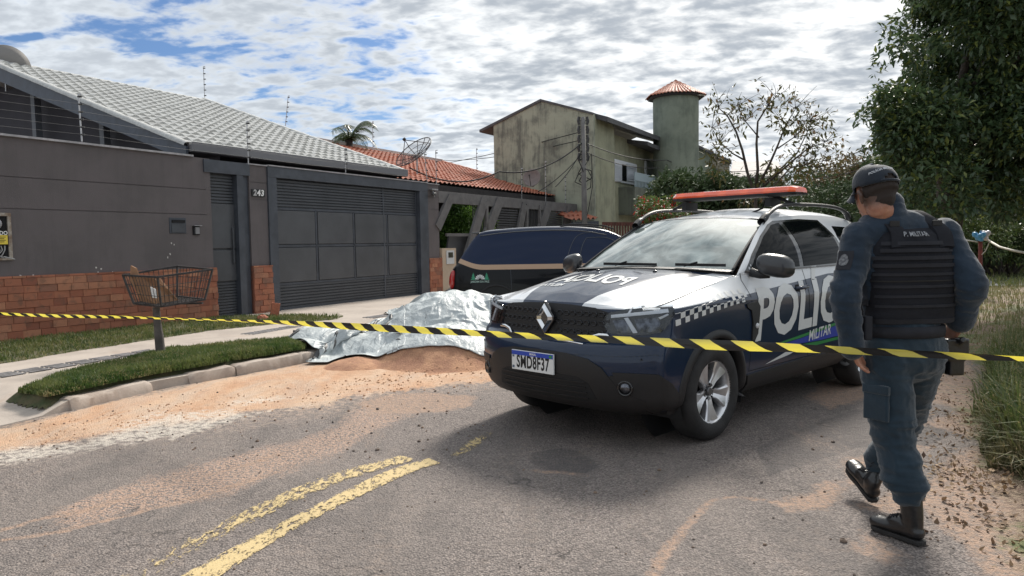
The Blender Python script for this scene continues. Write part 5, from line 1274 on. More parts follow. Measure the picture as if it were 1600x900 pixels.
tv, tf = text_mesh('JARDIM DA PAZ', .046, offset=.0012, sx=.98); mb = ML(); mb.add([vs_(ex+v.x, ez-.068+v.y) for v in tv], tf); mb.build('emblem_lettering', mat('emblem_pale', (.30, .42, .38), .5), em, fix=False)
# ================================================================== OFFICER
from mathutils import noise as mnoise
def limb(mb, pts, rad, side=None, n=18, m=None):
    """closed elliptical tube through pts; rad: (a, b) per point, a along 'side'"""
    m = m or max(10, len(pts)*5); P = catmull([tuple(p) for p in pts], m); Rr = catmull([(r, r) if not hasattr(r, '__len__') else r for r in rad], m)
    rings = []; sd0 = Vector(side).normalized() if side is not None else None
    for i in range(m):
        t = Vector(P[min(i+1, m-1)]-P[max(i-1, 0)]).normalized()
        s = (sd0-t*sd0.dot(t)).normalized() if sd0 is not None else t.orthogonal().normalized()
        u = t.cross(s); rings.append((Vector(P[i]), t, s, u, max(Rr[i][0], 1e-3), max(Rr[i][1], 1e-3)))
    G = []
    def cap(r, sgn):
        c, t, s, u, a, b = r; out = []
        for q in (0.999, 0.9, 0.7, 0.4): k = sqrt(max(0, 1-q*q)); out.append([c+t*(sgn*q*min(a, b))+s*(a*k*cos(2*pi*j/n))+u*(b*k*sin(2*pi*j/n)) for j in range(n)])
        return out
    G += cap(rings[0], -1)
    for c, t, s, u, a, b in rings: G.append([c+s*(a*cos(2*pi*j/n))+u*(b*sin(2*pi*j/n)) for j in range(n)])
    G += cap(rings[-1], 1)[::-1]
    b0 = len(mb.v); M_ = len(G); mb.v.extend([tuple(p) for R in G for p in R])
    for i in range(M_-1):
        for j in range(n): mb.f.append((b0+i*n+j, b0+i*n+(j+1) % n, b0+(i+1)*n+(j+1) % n, b0+(i+1)*n+j))
    mb.f.append(tuple(b0+j for j in range(n-1, -1, -1))); mb.f.append(tuple(b0+(M_-1)*n+j for j in range(n)))
def remesh_build(mb, name, mt, parent, voxel=0.008, smooth=4, disp=None):
    """fuse overlapping closed forms into one continuous skin"""
    me = bpy.data.meshes.new(name); me.from_pydata(mb.v, [], mb.f); o = bpy.data.objects.new(name, me); COL.objects.link(o)
    bm = bmesh.new(); bm.from_mesh(me)
    bm.free()
    md = o.modifiers.new('r', 'REMESH'); md.mode = 'VOXEL'; md.voxel_size = voxel; md.adaptivity = 0
    sm_ = o.modifiers.new('s', 'SMOOTH'); sm_.factor = 0.5; sm_.iterations = smooth
    dg = bpy.context.evaluated_depsgraph_get(); me2 = bpy.data.meshes.new_from_object(o.evaluated_get(dg)); o.modifiers.clear(); o.data = me2; bpy.data.meshes.remove(me); me2.name = name
    if disp:
        nv = len(me2.vertices); co = np.empty(nv*3); me2.vertices.foreach_get('co', co); co = co.reshape(-1, 3); nn = np.empty(nv*3); me2.vertices.foreach_get('normal', nn); nn = nn.reshape(-1, 3)
        co += nn*disp(co)[:, None]; me2.vertices.foreach_set('co', co.ravel()); me2.update()
    me2.polygons.foreach_set('use_smooth', np.ones(len(me2.polygons), bool)); me2.materials.clear(); me2.materials.append(mt)
    me2.transform(parent_matrix(parent).inverted()); o.parent = parent; return o
def n3(co, sx, sy, sz, seed=0):
    """smooth 3-D noise from two stacked 2-D fields"""
    a = vnoise(co[:, 0]*sx+co[:, 2]*sz*0.31, co[:, 2]*sz+co[:, 1]*sy*0.23, 1.0, seed); b = vnoise(co[:, 1]*sy+7-co[:, 2]*sz*0.27, co[:, 2]*sz*0.9+co[:, 0]*sx*0.19, 1.0, seed+1)
    return (a+b)*0.5
OF = Vector((1.80, 3.45, 0))
off = thing('person', 'officer in dark navy uniform, ballistic vest and cap walking away, hand on belt', 'person', OF)
TA = radians(-6); TF = Vector((sin(TA), cos(TA), 0)); TL = Vector((-cos(TA), sin(TA), 0))      # torso front, torso left
HA = radians(-14); HF_ = Vector((sin(HA), cos(HA), 0)); HP = radians(12)
HFd = (HF_*cos(HP)-UPV*sin(HP)).normalized(); HL = Vector((-cos(HA), sin(HA), 0)); HU = HL.cross(HFd)*-1; HU = HU if HU.z > 0 else -HU
def rp(px, py, Y): return aty(px, py, Y)
HC = rp(1367, 302, 3.42)                                   # middle of the skull
def hp(f, l, u): return HC+HFd*f+HL*l+HU*u
NB = rp(1389, 338, 3.43)
sh_l = rp(1341, 372, 3.42); el_l = rp(1321, 462, 3.36); wr_l = rp(1331, 540, 3.37); hd_l = rp(1341, 568, 3.38)
sh_r = rp(1474, 366, 3.46); el_r = rp(1518, 446, 3.36); wr_r = rp(1500, 500, 3.47); hd_r = rp(1484, 520, 3.52)
pel = rp(1412, 535, 3.46)
hip_l = rp(1384, 565, 3.44); kn_l = rp(1398, 690, 3.42); an_l = rp(1428, 800, 3.32)
hip_r = rp(1440, 560, 3.47); kn_r = rp(1408, 665, 3.78); an_r = rp(1374, 742, 3.84)
def skinm(t, b):
    co = t.new('ShaderNodeTexCoord').outputs['Object']; hc = HC-OF
    rel = t.vmath('SUBTRACT', co, tuple(hc)); u = t.vmath('DOT_PRODUCT', rel, tuple(HU), 1); f = t.vmath('DOT_PRODUCT', rel, tuple(HFd), 1); n = t.noise(co, 160, 3, 0.6)
    # cropped stubble fading out down the nape and in front of the ears
    hair = t.math('MULTIPLY', t.smooth(t.math('ADD', u, t.math('MULTIPLY', n, 0.03)), -0.085, -0.025), t.smooth(f, 0.030, 0.0))
    base = t.mix(t.smooth(t.noise(co, 30, 4, 0.6), 0.3, 0.7), (0.42, 0.215, 0.145), (0.34, 0.155, 0.10))
    t.l.new(t.mix(t.math('MULTIPLY', hair, 0.88), base, (0.045, 0.030, 0.024)), b.inputs['Base Color'])
    b.inputs['Roughness'].default_value = 0.48; b.inputs['Subsurface Weight'].default_value = 0.12; b.inputs['Subsurface Scale'].default_value = 0.01
SKIN = mat('skin', build=skinm)
def clothm(name, c, k=0.22, bs=900, sheen=0.3):
    def f(t, b):
        co = t.new('ShaderNodeTexCoord').outputs['Object']; n = t.noise(co, 7, 6, 0.65, 0.3); w_ = t.noise(co, bs, 2, 0.5)
        t.l.new(t.mix(t.smooth(n, 0.3, 0.7), tuple(x*(1+k) for x in c), tuple(x*(1-k) for x in c)), b.inputs['Base Color']); b.inputs['Roughness'].default_value = 0.82; b.inputs['Sheen Weight'].default_value = sheen; b.inputs['Specular IOR Level'].default_value = 0.25
        h = t.math('ADD', t.math('MULTIPLY', w_, 0.4), t.math('MULTIPLY', t.noise(co, 28, 5, 0.65, 0.5), 1.6))
        bp = t.new('ShaderNodeBump', ins={'Height': h, 'Strength': 0.35, 'Distance': 0.006}); t.l.new(bp.outputs[0], b.inputs['Normal'])
    return mat(name, build=f)
UNI = clothm('uniform_cloth', (0.014, 0.027, 0.046)); TRO = clothm('trouser_cloth', (0.014, 0.030, 0.046)); VES = clothm('vest_nylon', (0.012, 0.013, 0.018), 0.18, 500, 0.02)
WEB = clothm('webbing', (0.024, 0.025, 0.031), 0.15, 400, 0.0); CAPC = clothm('cap_cloth', (0.013, 0.020, 0.032), 0.15)
LEATH = mat('boot_leather', (0.010, 0.010, 0.011), 0.30, coat=0.25, var=0.3, vscale=18, bump=0.25, bscale=45); HAIR = mat('hair', (0.030, 0.021, 0.017), 0.8, bump=0.9, bscale=240)
# ---- body: one skin from crown to fingertips
mb = MB()
limb(mb, [hp(-.012, 0, -.030), hp(-.010, 0, .02), hp(-.008, 0, .062)], [(.066, .082), (.076, .096), (.066, .086)], HL)
limb(mb, [hp(.035, 0, -.085), hp(.04, 0, -.045), hp(.045, 0, .0)], [(.040, .045), (.055, .052), (.058, .052)], HL)           # face and jaw
limb(mb, [hp(.072, 0, -.100), hp(.078, 0, -.085)], [.016, .018], HL)                                                        # chin
limb(mb, [hp(.090, 0, -.004), hp(.104, 0, -.030), hp(.098, 0, -.040)], [.009, .012, .012], HL)                              # nose
limb(mb, [hp(.088, .02, -.068), hp(.092, 0, -.068), hp(.088, -.02, -.068)], [.006, .008, .006])                             # mouth
limb(mb, [hp(.084, .045, .012), hp(.092, .015, .016)], [.009, .010]); limb(mb, [hp(.084, -.045, .012), hp(.092, -.015, .016)], [.009, .010])
for s in (1, -1):                                                                                                            # ears
    limb(mb, [hp(-.004, s*.078, -.046), hp(-.008, s*.084, -.030), hp(-.012, s*.088, -.008), hp(-.002, s*.086, .008), hp(.008, s*.078, -.002)], [.007, .008, .009, .008, .006])
    limb(mb, [hp(.0, s*.074, -.03), hp(.0, s*.076, -.005)], [(.012, .006), (.012, .006)], HFd)
limb(mb, [hp(-.022, 0, -.03), hp(-.018, 0, -.08), NB+TF*.012, NB-UPV*0.08+TF*.02], [(.054, .058), (.054, .056), (.058, .056), (.07, .05)], HL)      # neck
limb(mb, [sh_l-UPV*.02, NB-UPV*0.09, sh_r-UPV*.02], [.04, .05, .04]); limb(mb, [NB-UPV*0.12, (NB+pel)/2, pel], [(.12, .07), (.14, .095), (.14, .10)], TL)
limb(mb, [sh_l, el_l, wr_l], [.045, .036, .026]); limb(mb, [sh_r, el_r, wr_r], [.045, .036, .026])
limb(mb, [hip_l, kn_l, an_l], [.07, .05, .035]); limb(mb, [hip_r, kn_r, an_r], [.07, .05, .035]); limb(mb, [hip_l, pel, hip_r], [.07, .09, .07])
def hand(mb, wr, pc, tips, spread, pn, th, curl=1.0, L=(.070, .080, .076, .060)):
    """wr wrist, pc knuckle centre, tips: finger direction, spread: axis across the palm (index side +), pn: palm side normal, th: thumb tip"""
    wr = Vector(wr); pc = Vector(pc); d = Vector(tips).normalized(); sp = Vector(spread).normalized(); pn = Vector(pn).normalized()
    limb(mb, [wr, wr*.5+pc*.5, pc], [(.027, .020), (.039, .017), (.041, .014)], sp)
    for i, l in enumerate(L):
        o = .030-.0205*i; b = pc+sp*o-d*0.012; p = [b]; dd = d.copy(); seg = (.46, .31, .25)
        for k, q in enumerate(seg): dd = (dd+pn*(0.22+0.22*k)*curl).normalized(); p.append(p[-1]+dd*l*q)
        limb(mb, p, [.0095, .009, .0082, .0068], m=14, n=12)
    t0 = wr*.72+pc*.28+sp*.026; t1 = t0*.5+Vector(th)*.5+sp*.010; limb(mb, [t0, t1, Vector(th)], [.014, .0115, .0085], m=12, n=12)
# left hand hangs, thumb toward the front
lt = (rp(1352, 592, 3.40)-wr_l).normalized()
hand(mb, wr_l, wr_l+lt*.085+TL*0.0, lt, (TF*0.75-TL*0.55), (-TL*0.3-TF*0.35+lt*0.1), wr_l+lt*.115+TF*.03-TL*.045, 0.8)
rt = (hd_r-wr_r).normalized()
hand(mb, wr_r, wr_r+rt*.075+UPV*-.01, (rt+TF*0.35-UPV*0.35), (UPV*0.85+TF*0.25), (TL*0.5+TF*0.1), wr_r+rt*.085+UPV*.055, 0.9)
bodyp = remesh_build(mb, 'body', SKIN, off, 0.0042, 3)
# eyes
for s in (1, -1):
    mb = MB(); mb.ball(hp(.078, s*.031, -.002), .0125, 12, 8); mb.build('eye', mat('eye_white', (0.7, 0.68, 0.66), 0.2), bodyp, smooth=True)
    mb = MB(); mb.ball(hp(.0875, s*.031, -.003), .0052, 8, 6); mb.build('iris', mat('iris_brown', (0.05, 0.025, 0.012), 0.1), bodyp, smooth=True)
# ---- hair: short back and sides
mb = MB(); limb(mb, [hp(-.030, 0, -.036), hp(-.024, 0, -.01), hp(-.020, 0, .04)], [(.058, .070), (.0770, .0915), (.075, .090)], HL)
limb(mb, [hp(-.034, 0, -.056), hp(-.030, 0, -.040)], [(.046, .050), (.060, .066)], HL)
remesh_build(mb, 'hair', HAIR, off, 0.005, 2, lambda c: 0.0012*n3(c, 200, 200, 120, 4))
# ---- glasses
mb = MB()
for s in (1, -1):
    mb.tube([hp(.098, s*.052, .008), hp(.06, s*.076, .008), hp(.0, s*.082, .004)], .0022, 6); c = hp(.103, s*.031, -.004)
    R_ = [c+HL*(s*.024*cos(a))+HU*(.018*sin(a))-HFd*abs(.008*cos(a)) for a in np.linspace(0, 2*pi, 14)]; mb.tube(R_, .0018, 6, cap=False)
mb.tube([hp(.103, .008, .0), hp(.106, 0, .002), hp(.103, -.008, .0)], .0018, 6); gls = mb.build('glasses', MATTB, off, smooth=True)
# ---- cap
mb = MB(); G = []
for i, q in enumerate(np.linspace(0, 1, 15)):
    row = []
    for k in range(37):
        a = 2*pi*k/36; rr = (sin(q*pi/2)**0.82); f_, l_ = .104*cos(a)*rr, .0885*sin(a)*rr; h_ = .030+.100*cos(q*pi/2)**0.85+0.010*cos(a)*(1-q)
        # the opening over the strap at the back
        if q > 0.72: h_ -= 0.0
        row.append(hp(f_-.010, l_, h_-.008*(a > pi/2 and a < 3*pi/2)*q))
    G.append(row)
nb_ = len(mb.v); V_ = [p for R in G for p in R]; Fq = []
for i in range(14):
    for k in range(36):
        a = 2*pi*(k+.5)/36; dq = abs(a-pi)
        if i >= 14-4*(1-(dq/0.42)**2)+0.4 and dq < 0.42: continue          # half-moon gap
        Fq.append((i*37+k, (i+1)*37+k, (i+1)*37+k+1, i*37+k+1))
mb.add(V_, Fq)
cap_ = mb.build('cap', CAPC, off, smooth=True, weld=True); sdm = cap_.modifiers.new('s', 'SOLIDIFY'); sdm.thickness = 0.003; sdm.offset = 1
mb = MB(); G = []
for i, q in enumerate(np.linspace(0, 1, 8)):
    row = []
    for t_ in np.linspace(-1, 1, 17):
        a = t_*1.05; base = hp(.100*cos(a)-.010, .087*sin(a), .032-.0); outw = hp(.100*cos(a)+.072*cos(t_*1.25)**0.7-.010 if abs(t_) < .99 else .1*cos(a), .087*sin(a)*(1+.02), .010-.016*abs(t_)**2*2)
        row.append(base*(1-q)+outw*q-HU*(0.010*sin(pi*q)*0)-HU*(.010*t_*t_*q))
    G.append(row)
mb.grid(G); br = mb.build('brim', CAPC, cap_, smooth=True); sdm = br.modifiers.new('s', 'SOLIDIFY'); sdm.thickness = 0.004
mb = MB(); mb.tube([hp(-.010+.1075*cos(a), .0915*sin(a), .030) for a in np.linspace(pi-.55, pi+.55, 12)], .006, 6); mb.build('strap', CAPC, cap_, smooth=True)
mb = MB(); mb.ball(hp(-.010, 0, .132), .007, 10, 6, (1, 1, .6)); mb.build('button', CAPC, cap_, smooth=True)
tv, tf = text_mesh('POLÍCIA MILITAR', .016, offset=0.0003)
mb = MB(); out = []
for v in tv:
    a = pi+(v.x/.090)*1.0-0.35; q_ = .076+v.y+0.012*cos((a-pi)*2); k = math.acos(min(1, max(0, (q_-.030)/.100))**(1/.85)); rr = sin(k)**.82
    out.append(hp(-.010+(.104*rr+.004)*cos(a), (.0885*rr+.004)*sin(a), q_))
mb.add(out, tf); mb.build('embroidery', mat('thread_grey', (0.5, 0.52, 0.55), 0.7), cap_, fix=False)
# ---- shirt
mb = MB()
ch = NB*.72+pel*.28; wa = NB*.12+pel*.88
limb(mb, [NB-UPV*.055+TF*.0, ch, (NB+pel)/2-UPV*.03, wa], [(.13, .085), (.185, .118), (.175, .115), (.170, .112)], TL)
limb(mb, [sh_l-UPV*.01, NB-UPV*.040, sh_r-UPV*.01], [(.070, .064), (.085, .080), (.070, .064)], TF)
limb(mb, [NB-UPV*.06, NB-UPV*.01, NB+UPV*.022], [(.095, .085), (.078, .076), (.071, .073)], HL)
limb(mb, [sh_l, sh_l*.5+el_l*.5, el_l, el_l*.45+wr_l*.55, wr_l], [.074, .068, .062, .056, .050], TF); limb(mb, [sh_r, sh_r*.5+el_r*.5, el_r, el_r*.5+wr_r*.5, wr_r+(el_r-wr_r)*.08], [.074, .067, .064, .058, .056], TF)
def fold(c):
    base = 0.0035*n3(c, 14, 14, 22, 1); 
    da = np.minimum(np.linalg.norm(c-np.array(el_l), axis=1), np.linalg.norm(c-np.array(el_r), axis=1)); amp = np.clip(1.3-da/0.14, 0.25, 1)
    w_ = 1-np.abs(n3(c, 9, 9, 34, 5)); w2 = 1-np.abs(n3(c, 22, 16, 20, 8)); return base+amp*(0.011*(w_**3-0.4)+0.008*(w2**4-0.3))+0.004*(1-np.abs(n3(c, 34, 26, 30, 91)))**4
shirt = remesh_build(mb, 'shirt', UNI, off, 0.0075, 3, fold)
def on_shirt(p, o):
    h = SBV.find_nearest(p); return h[0]+(h[1] if h[1].dot(p-h[0]+nrm_p*.001) > 0 else -h[1])*o

for (a, b, r0) in ((wr_l, el_l, .054), (wr_r+(el_r-wr_r)*.08, el_r, .062)):
    mb = MB(); d = (Vector(a)-Vector(b)).normalized(); limb(mb, [Vector(a)-d*.05, Vector(a)+d*.012], [r0, r0+.002], m=8); remesh_build(mb, 'cuff', UNI, off, 0.006, 1, lambda c: 0.002*n3(c, 60, 60, 60, 2))
mb = MB(); limb(mb, [NB+UPV*.012+TF*.01, NB+UPV*.052+TF*.008], [(.077, .079), (.069, .072)], HL); remesh_build(mb, 'collar', UNI, off, 0.006, 2)
# ---- trousers: roomy, bunched over the boots
mb = MB()
limb(mb, [wa+UPV*.02, pel, pel-UPV*.07], [(.168, .115), (.182, .128), (.178, .125)], TL)
limb(mb, [hip_l+UPV*.04, hip_l*.6+kn_l*.4, kn_l, kn_l*.5+an_l*.5, an_l+(kn_l-an_l).normalized()*.085], [(.110, .110), (.104, .106), (.090, .090), (.077, .080), (.064, .066)], TF)
limb(mb, [hip_r+UPV*.04, hip_r*.6+kn_r*.4, kn_r, kn_r*.5+an_r*.5, an_r+UPV*.06], [(.112, .110), (.100, .102), (.086, .088), (.074, .078), (.066, .068)], TF)
def fold2(c):
    zz = c[:, 2]; lower = np.clip((0.62-zz)/0.25, 0, 1); knee = np.exp(-((zz-0.50)/0.09)**2); crotch = np.exp(-((zz-0.80)/0.08)**2)
    w_ = 1-np.abs(n3(c, 6, 6, 26, 15)); w2 = 1-np.abs(n3(c, 18, 12, 13, 18)); w3 = 1-np.abs(n3(c, 5, 5, 44, 28))
    bulge = 0.014*np.exp(-((zz-0.27)/0.05)**2)
    return 0.004*n3(c, 10, 10, 10, 3)+(0.35+0.65*np.clip(knee+crotch+lower, 0, 1))*(0.010*(w_**3-0.4)+0.008*(w2**4-0.3))+0.004*(1-np.abs(n3(c, 30, 24, 26, 92)))**4+lower*0.006*(w3**3-0.4)+bulge
remesh_build(mb, 'trousers', TRO, off, 0.008, 3, fold2)
# cargo pocket on the left thigh
pk = rp(1366, 640, 3.40); mb = MB(); Mx = Matrix((TF, TL, UPV)).transposed(); sdv = (TL*.85-TF*.35).normalized()
pc_ = hip_l*.50+kn_l*.50+sdv*.100; az = Matrix((sdv, UPV.cross(sdv), UPV)).transposed()
mb.box(pc_, (.022, .125, .15), az); pk = remesh_build(mb, 'cargo_pocket', TRO, off, 0.006, 5, lambda c: 0.003*n3(c, 30, 30, 40, 6))
mb = MB(); mb.box(pc_+UPV*.07+sdv*.004, (.024, .132, .045), az); remesh_build(mb, 'pocket_flap', TRO, pk, 0.006, 4)
# ---- belt, holster, pouches
mb = MB(); bl = pel+UPV*.060; G = []
for a in np.linspace(0, 2*pi, 41): G.append([bl+TL*((.176+o)*cos(a))+TF*((.122+o)*sin(a))+UPV*z for o, z in ((-.02, -.026), (.010, -.026), (.013, 0), (.010, .026), (-.02, .026))])
mb.grid(G); mb.build('belt', WEB, off, smooth=True)
mb = MB(); hb = rp(1492, 545, 3.47); mb.box(hb, (.05, .115, .10), Mx, 0); mb.box(hb-UPV*.075-TL*-.0, (.045, .075, .10), Mx); mb.tube([hb+UPV*.035, hb+UPV*.05-TF*.06], [.020, .016], 8); hol = remesh_build(mb, 'holster', LEATH, off, 0.006, 3)
mb = MB(); mb.box(rp(1352, 512, 3.37), (.06, .035, .11), Mx); remesh_build(mb, 'radio_pouch', WEB, off, 0.006, 3)
# ---- vest
VC = rp(1410, 430, 3.46); mb = MB(); G = []
zs_ = [(-.218, .190, .128, 1), (-.20, .194, .134, 1), (-.10, .196, .140, 1), (0.0, .197, .145, 1), (.08, .194, .146, 1), (.14, .178, .140, 1), (.19, .150, .125, 1), (.225, .125, .105, 1), (.240, .118, .085, 1)]
zs_ = [(a, b*1.07, c_, d) for a, b, c_, d in zs_]; zc = catmull(zs_, 44)
for dz__, a_, b_, _ in zc:
    row = []
    for k in range(57):
        t_ = 2*pi*k/56; ct, st = cos(t_), sin(t_); x = math.copysign(abs(ct)**0.62, ct)*a_; y = math.copysign(abs(st)**0.72, st)*b_
        lean = (NB-pel)*(dz__/(NB-pel).z); row.append(VC+Vector((lean.x*0.6, lean.y, 0))+TL*x-TF*y*1.0+UPV*(dz__-0.02*(1-abs(ct))*(dz__ > .2)))
    G.append(row)
mb.grid(G); ncols = 57; mb.f.append(tuple(range(56))); mb.f.append(tuple(reversed([43*57+k for k in range(56)])))
vest = remesh_build(mb, 'vest', VES, off, 0.007, 3, lambda c: 0.0025*n3(c, 14, 14, 30, 12)+0.002*(1-np.abs(n3(c, 8, 8, 50, 13)))**3)
def mesh_bvh(o): return BVHTree.FromPolygons([tuple(v.co+OF) for v in o.data.vertices], [tuple(p.vertices) for p in o.data.polygons])
VBV = mesh_bvh(vest)
def backpt(u, z, off_=0.0):
    """point on the back of the vest: u -1..1 across, z above the middle"""
    lean = (NB-pel)*(z/(NB-pel).z); c = VC+Vector((lean.x*.6, lean.y, z)); a = u*1.25; d = (TL*sin(a)-TF*cos(a)).normalized()
    h = VBV.ray_cast(c+d*.6, -d); return (h[0] if h[0] else c+d*.14)+d*off_
def band(name, z, h, u0, u1, off_, mt, par, n=24):
    mb = MB(); G = []
    for u in np.linspace(u0, u1, n):
        G.append([backpt(u, z-h/2, -0.004), backpt(u, z-h/2, off_), backpt(u, z+h/2, off_), backpt(u, z+h/2, -0.004)])
    mb.grid(G); return mb.build(name, mt, par, auto=0.7)
for k, z in enumerate((.150, .118, .084, .050, .010, -.045, -.090, -.135)):
    band('webbing_strap', z, .017 if k < 4 else .013, -.93 if k > 1 else -.80, .93 if k > 1 else .80, .009 if k < 4 else .006, WEB, vest)
band('vest_seam', -.02, .006, -1, 1, .003, MATTB, vest)
band('vest_hem', -.205, .022, -1.05, 1.05, .004, WEB, vest)
# shoulder straps with buckles
for s, shp in ((1, sh_l), (-1, sh_r)):
    a = VC+TL*(s*.105)-TF*.115+UPV*.205; t_ = Vector(shp)*.45+NB*.55+UPV*.046; c_ = VC+TL*(s*.10)+TF*.12+UPV*.19
    a0 = VC+TL*(s*.112)-TF*.142+UPV*.125
    mb = MB(); P_ = catmull([tuple(a0), tuple(a), tuple(t_-TF*.03), tuple(t_+TF*.03), tuple(c_)], 20); G = []
    for p in P_: p = Vector(p); d = (p-VC-UPV*.15); nr = (Vector((0, 0, 1))*0.6+Vector((d.x, d.y, 0)).normalized()*0.5).normalized(); G.append([p+TL*w_+nr*h_ for w_, h_ in ((-.034, -.008), (-.036, .008), (0, .013), (.036, .008), (.034, -.008), (-.034, -.008))])
    mb.grid(G); stp = mb.build('shoulder_strap', VES, vest, auto=0.8); p = Vector(P_[6]); mb = MB(); mb.box(p+UPV*.012-TF*.01, (.046, .007, .026), Matrix((TL, TF, UPV)).transposed()); mb.build('buckle', MATTB, stp, bevel=0.003)
tv, tf = text_mesh('P. MILITAR', .030, offset=0.0003); mb = MB(); mb.add([backpt(-v.x/.20+.05, .190+v.y, .006) for v in tv], tf); mb.build('vest_lettering', mat('thread_worn', (0.30, 0.31, 0.33), 0.7), vest, fix=False)
# side straps, hanging cord, arm patch
mb = MB()
for z in (-.06, -.12): mb.bar(VC+TL*.20-TF*.05+UPV*z, VC+TL*.198+TF*.06+UPV*z, .006, .03)
mb.build('side_strap', WEB, vest)
pc2 = sh_l*.62+el_l*.38+(TL*.9-TF*.45).normalized()*.076; nrm_p = (TL*.9-TF*.45).normalized(); dn = (el_l-sh_l).normalized(); sx_ = dn.cross(nrm_p)
SBV = mesh_bvh(shirt)
mb = MB(); G = []
for i, q in enumerate(np.linspace(-1, 1, 7)): G.append([on_shirt(pc2+dn*(-q*.045)+sx_*(.045*w_*(1-0.12*q*q))-nrm_p*(0.012*w_*w_)+nrm_p*.004, .003) for w_ in np.linspace(-1, 1, 7)])
mb.grid(G); ap = mb.build('arm_patch', WEB, off, smooth=True)
mb = MB(); G = []
for rr in (0.0, .010, .020, .026): G.append([on_shirt(pc2+dn*(rr*1.1*sin(a))+sx_*(rr*cos(a)), .005) for a in np.linspace(0, 2*pi, 17)])
mb.grid(G); mb.build('emblem', mat('emblem_grey', (0.20, 0.21, 0.22), 0.6, col2=(0.05, 0.05, 0.06), vscale=90), ap, fix=False)
# ---- boots
def boot(an, heel, toe, top, sole_n, label=None):
    an = Vector(an); heel = Vector(heel); toe = Vector(toe); d = (toe-heel).normalized(); up = Vector(sole_n); up = (up-d*up.dot(d)).normalized(); sd = d.cross(up); L = (toe-heel).length; P = lambda f, s, u: heel+d*(f*L)+sd*s+up*u
    mb = MB()
    limb(mb, [P(.12, 0, .050), P(.45, 0, .048), P(.75, 0, .043), P(.90, 0, .040)], [(.036, .032), (.040, .034), (.048, .032), (.044, .028)], sd)
    limb(mb, [P(.18, 0, .05), P(.45, 0, .075), P(.62, 0, .058)], [(.036, .036), (.037, .030), (.036, .022)], sd)
    limb(mb, [P(.20, 0, .05), P(.22, 0, .10), an+(Vector(top)-an)*.35, top], [(.037, .046), (.038, .050), (.046, .052), (.056, .058)], sd)
    b_ = remesh_build(mb, 'boot', LEATH, off, 0.006, 3, lambda c: 0.0012*n3(c, 50, 50, 70, 7))
    mb = MB(); out = [(.0, .020), (.05, .032), (.25, .036), (.45, .038), (.70, .050), (.88, .044), (.98, .026), (1.01, .0)]; out = [(0, .016), (.05, .030), (.25, .034), (.45, .036), (.70, .047), (.86, .044), (.945, .030), (.975, .0)]; loop = [(f, s) for f, s in out]+[(f, -s*.95) for f, s in out[-2::-1]]
    lo_ = [P(f, s, 0.0) for f, s in loop]; hi2 = [P(f, s*1.03, .020+.006*max(0, f-.8)*5) for f, s in loop]; n = len(loop); mb.add(lo_+hi2, [tuple(range(n-1, -1, -1)), tuple(range(n, 2*n))]+[(i, (i+1) % n, n+(i+1) % n, n+i) for i in range(n)])
    mb.build('sole', RUBBER, b_, bevel=0.003)
    mb = MB()
    for k in range(7):
        q = k/6; c = P(.60-.27*q, 0, .085+.035*q) if k < 4 else P(.34-.02*(k-3), 0, .12+.028*(k-3)); mb.tube([c-sd*.026, c+up*.006+d*.008, c+sd*.026], .0032, 5)
    mb.build('laces', WEB, b_, smooth=True)
bh = Vector((1.845, 3.275, 0.004)); bt = Vector((1.725, 3.515, 0.004)); boot(an_l, bh, bt, an_l+(kn_l-an_l).normalized()*.16, (0, 0, 1))
rh = rp(1366, 786, 3.80); rh.z = max(rh.z, 0.008); rtip = rp(1337, 744, 3.98); boot(an_r, rh, rh+(rtip-rh).normalized()*.275, an_r+(kn_r-an_r)*.28, (0.0, -.25, .95))
# ================================================================== SAND PILE AND SILVER SHEET
# heaps: (x, y, rx, ry, height)
Pk = aty(705, 456, 9.9)
def heap(X, Y):
    z = np.zeros_like(X)
    for (x, y, rx, ry, h) in HEAPS:
        d = np.sqrt(((X-x)/rx)**2+((Y-y)/ry)**2); z = np.maximum(z, h*np.clip(1-d**1.6, 0, 1)**1.1)
    return z
HEAPS = [(Pk.x, 9.9, 1.4, 1.3, .78), (Pk.x+.55, 10.0, 1.2, 1.2, .70), (Pk.x-.55, 9.5, .9, .9, .40), (Pk.x+0.05, 9.0, 1.1, 1.0, .42)]
def sand_fn(X, Y):
    a = heap(X, Y)
    for (px, py, r_, h) in ((610, 553, .50, .22), (650, 548, .55, .28), (700, 560, .45, .17), (560, 566, .4, .10), (745, 552, .5, .2)):
        p = atz(px, py, 0.05); d = np.hypot(X-p.x, (Y-p.y)*1.0)/r_; a = np.maximum(a, h*np.clip(1-d*d, 0, 1)**0.8)
    return a
Pcx, Pcy = Pk.x-0.1, 9.4
xs = np.arange(Pcx-2.4, Pcx+2.6, 0.035); ys = np.arange(7.0, 12.5, 0.035); X, Y = np.meshgrid(xs, ys)
Zs = sand_fn(X, Y); Zs = Zs*(1+0.10*fbm(X, Y, 5, 4, 41))+0.035*fbm(X, Y, 2.5, 5, 44)*np.clip(Zs*8, 0, 1)+0.012*(fbm(X, Y, 14, 3, 46))*np.clip(Zs*8, 0, 1)
Zs += 0.022*np.clip(0.5-Zs*4, 0, 1)*np.clip(1-np.hypot(X-Pcx, Y-Pcy)/2.3, 0, 1)-0.03*np.clip(np.hypot(X-Pcx, Y-Pcy)/2.4-0.72, 0, 1)*3
m = MB(); ny_, nx_ = X.shape; ii = np.arange(nx_*ny_).reshape(ny_, nx_); keep = Zs > -0.02; m.v = [tuple(p) for p in np.stack([X, Y, Zs], -1).reshape(-1, 3)]
m.f = [(ii[j, i], ii[j, i+1], ii[j+1, i+1], ii[j+1, i]) for j in range(ny_-1) for i in range(nx_-1) if keep[j, i] and keep[j+1, i+1]]
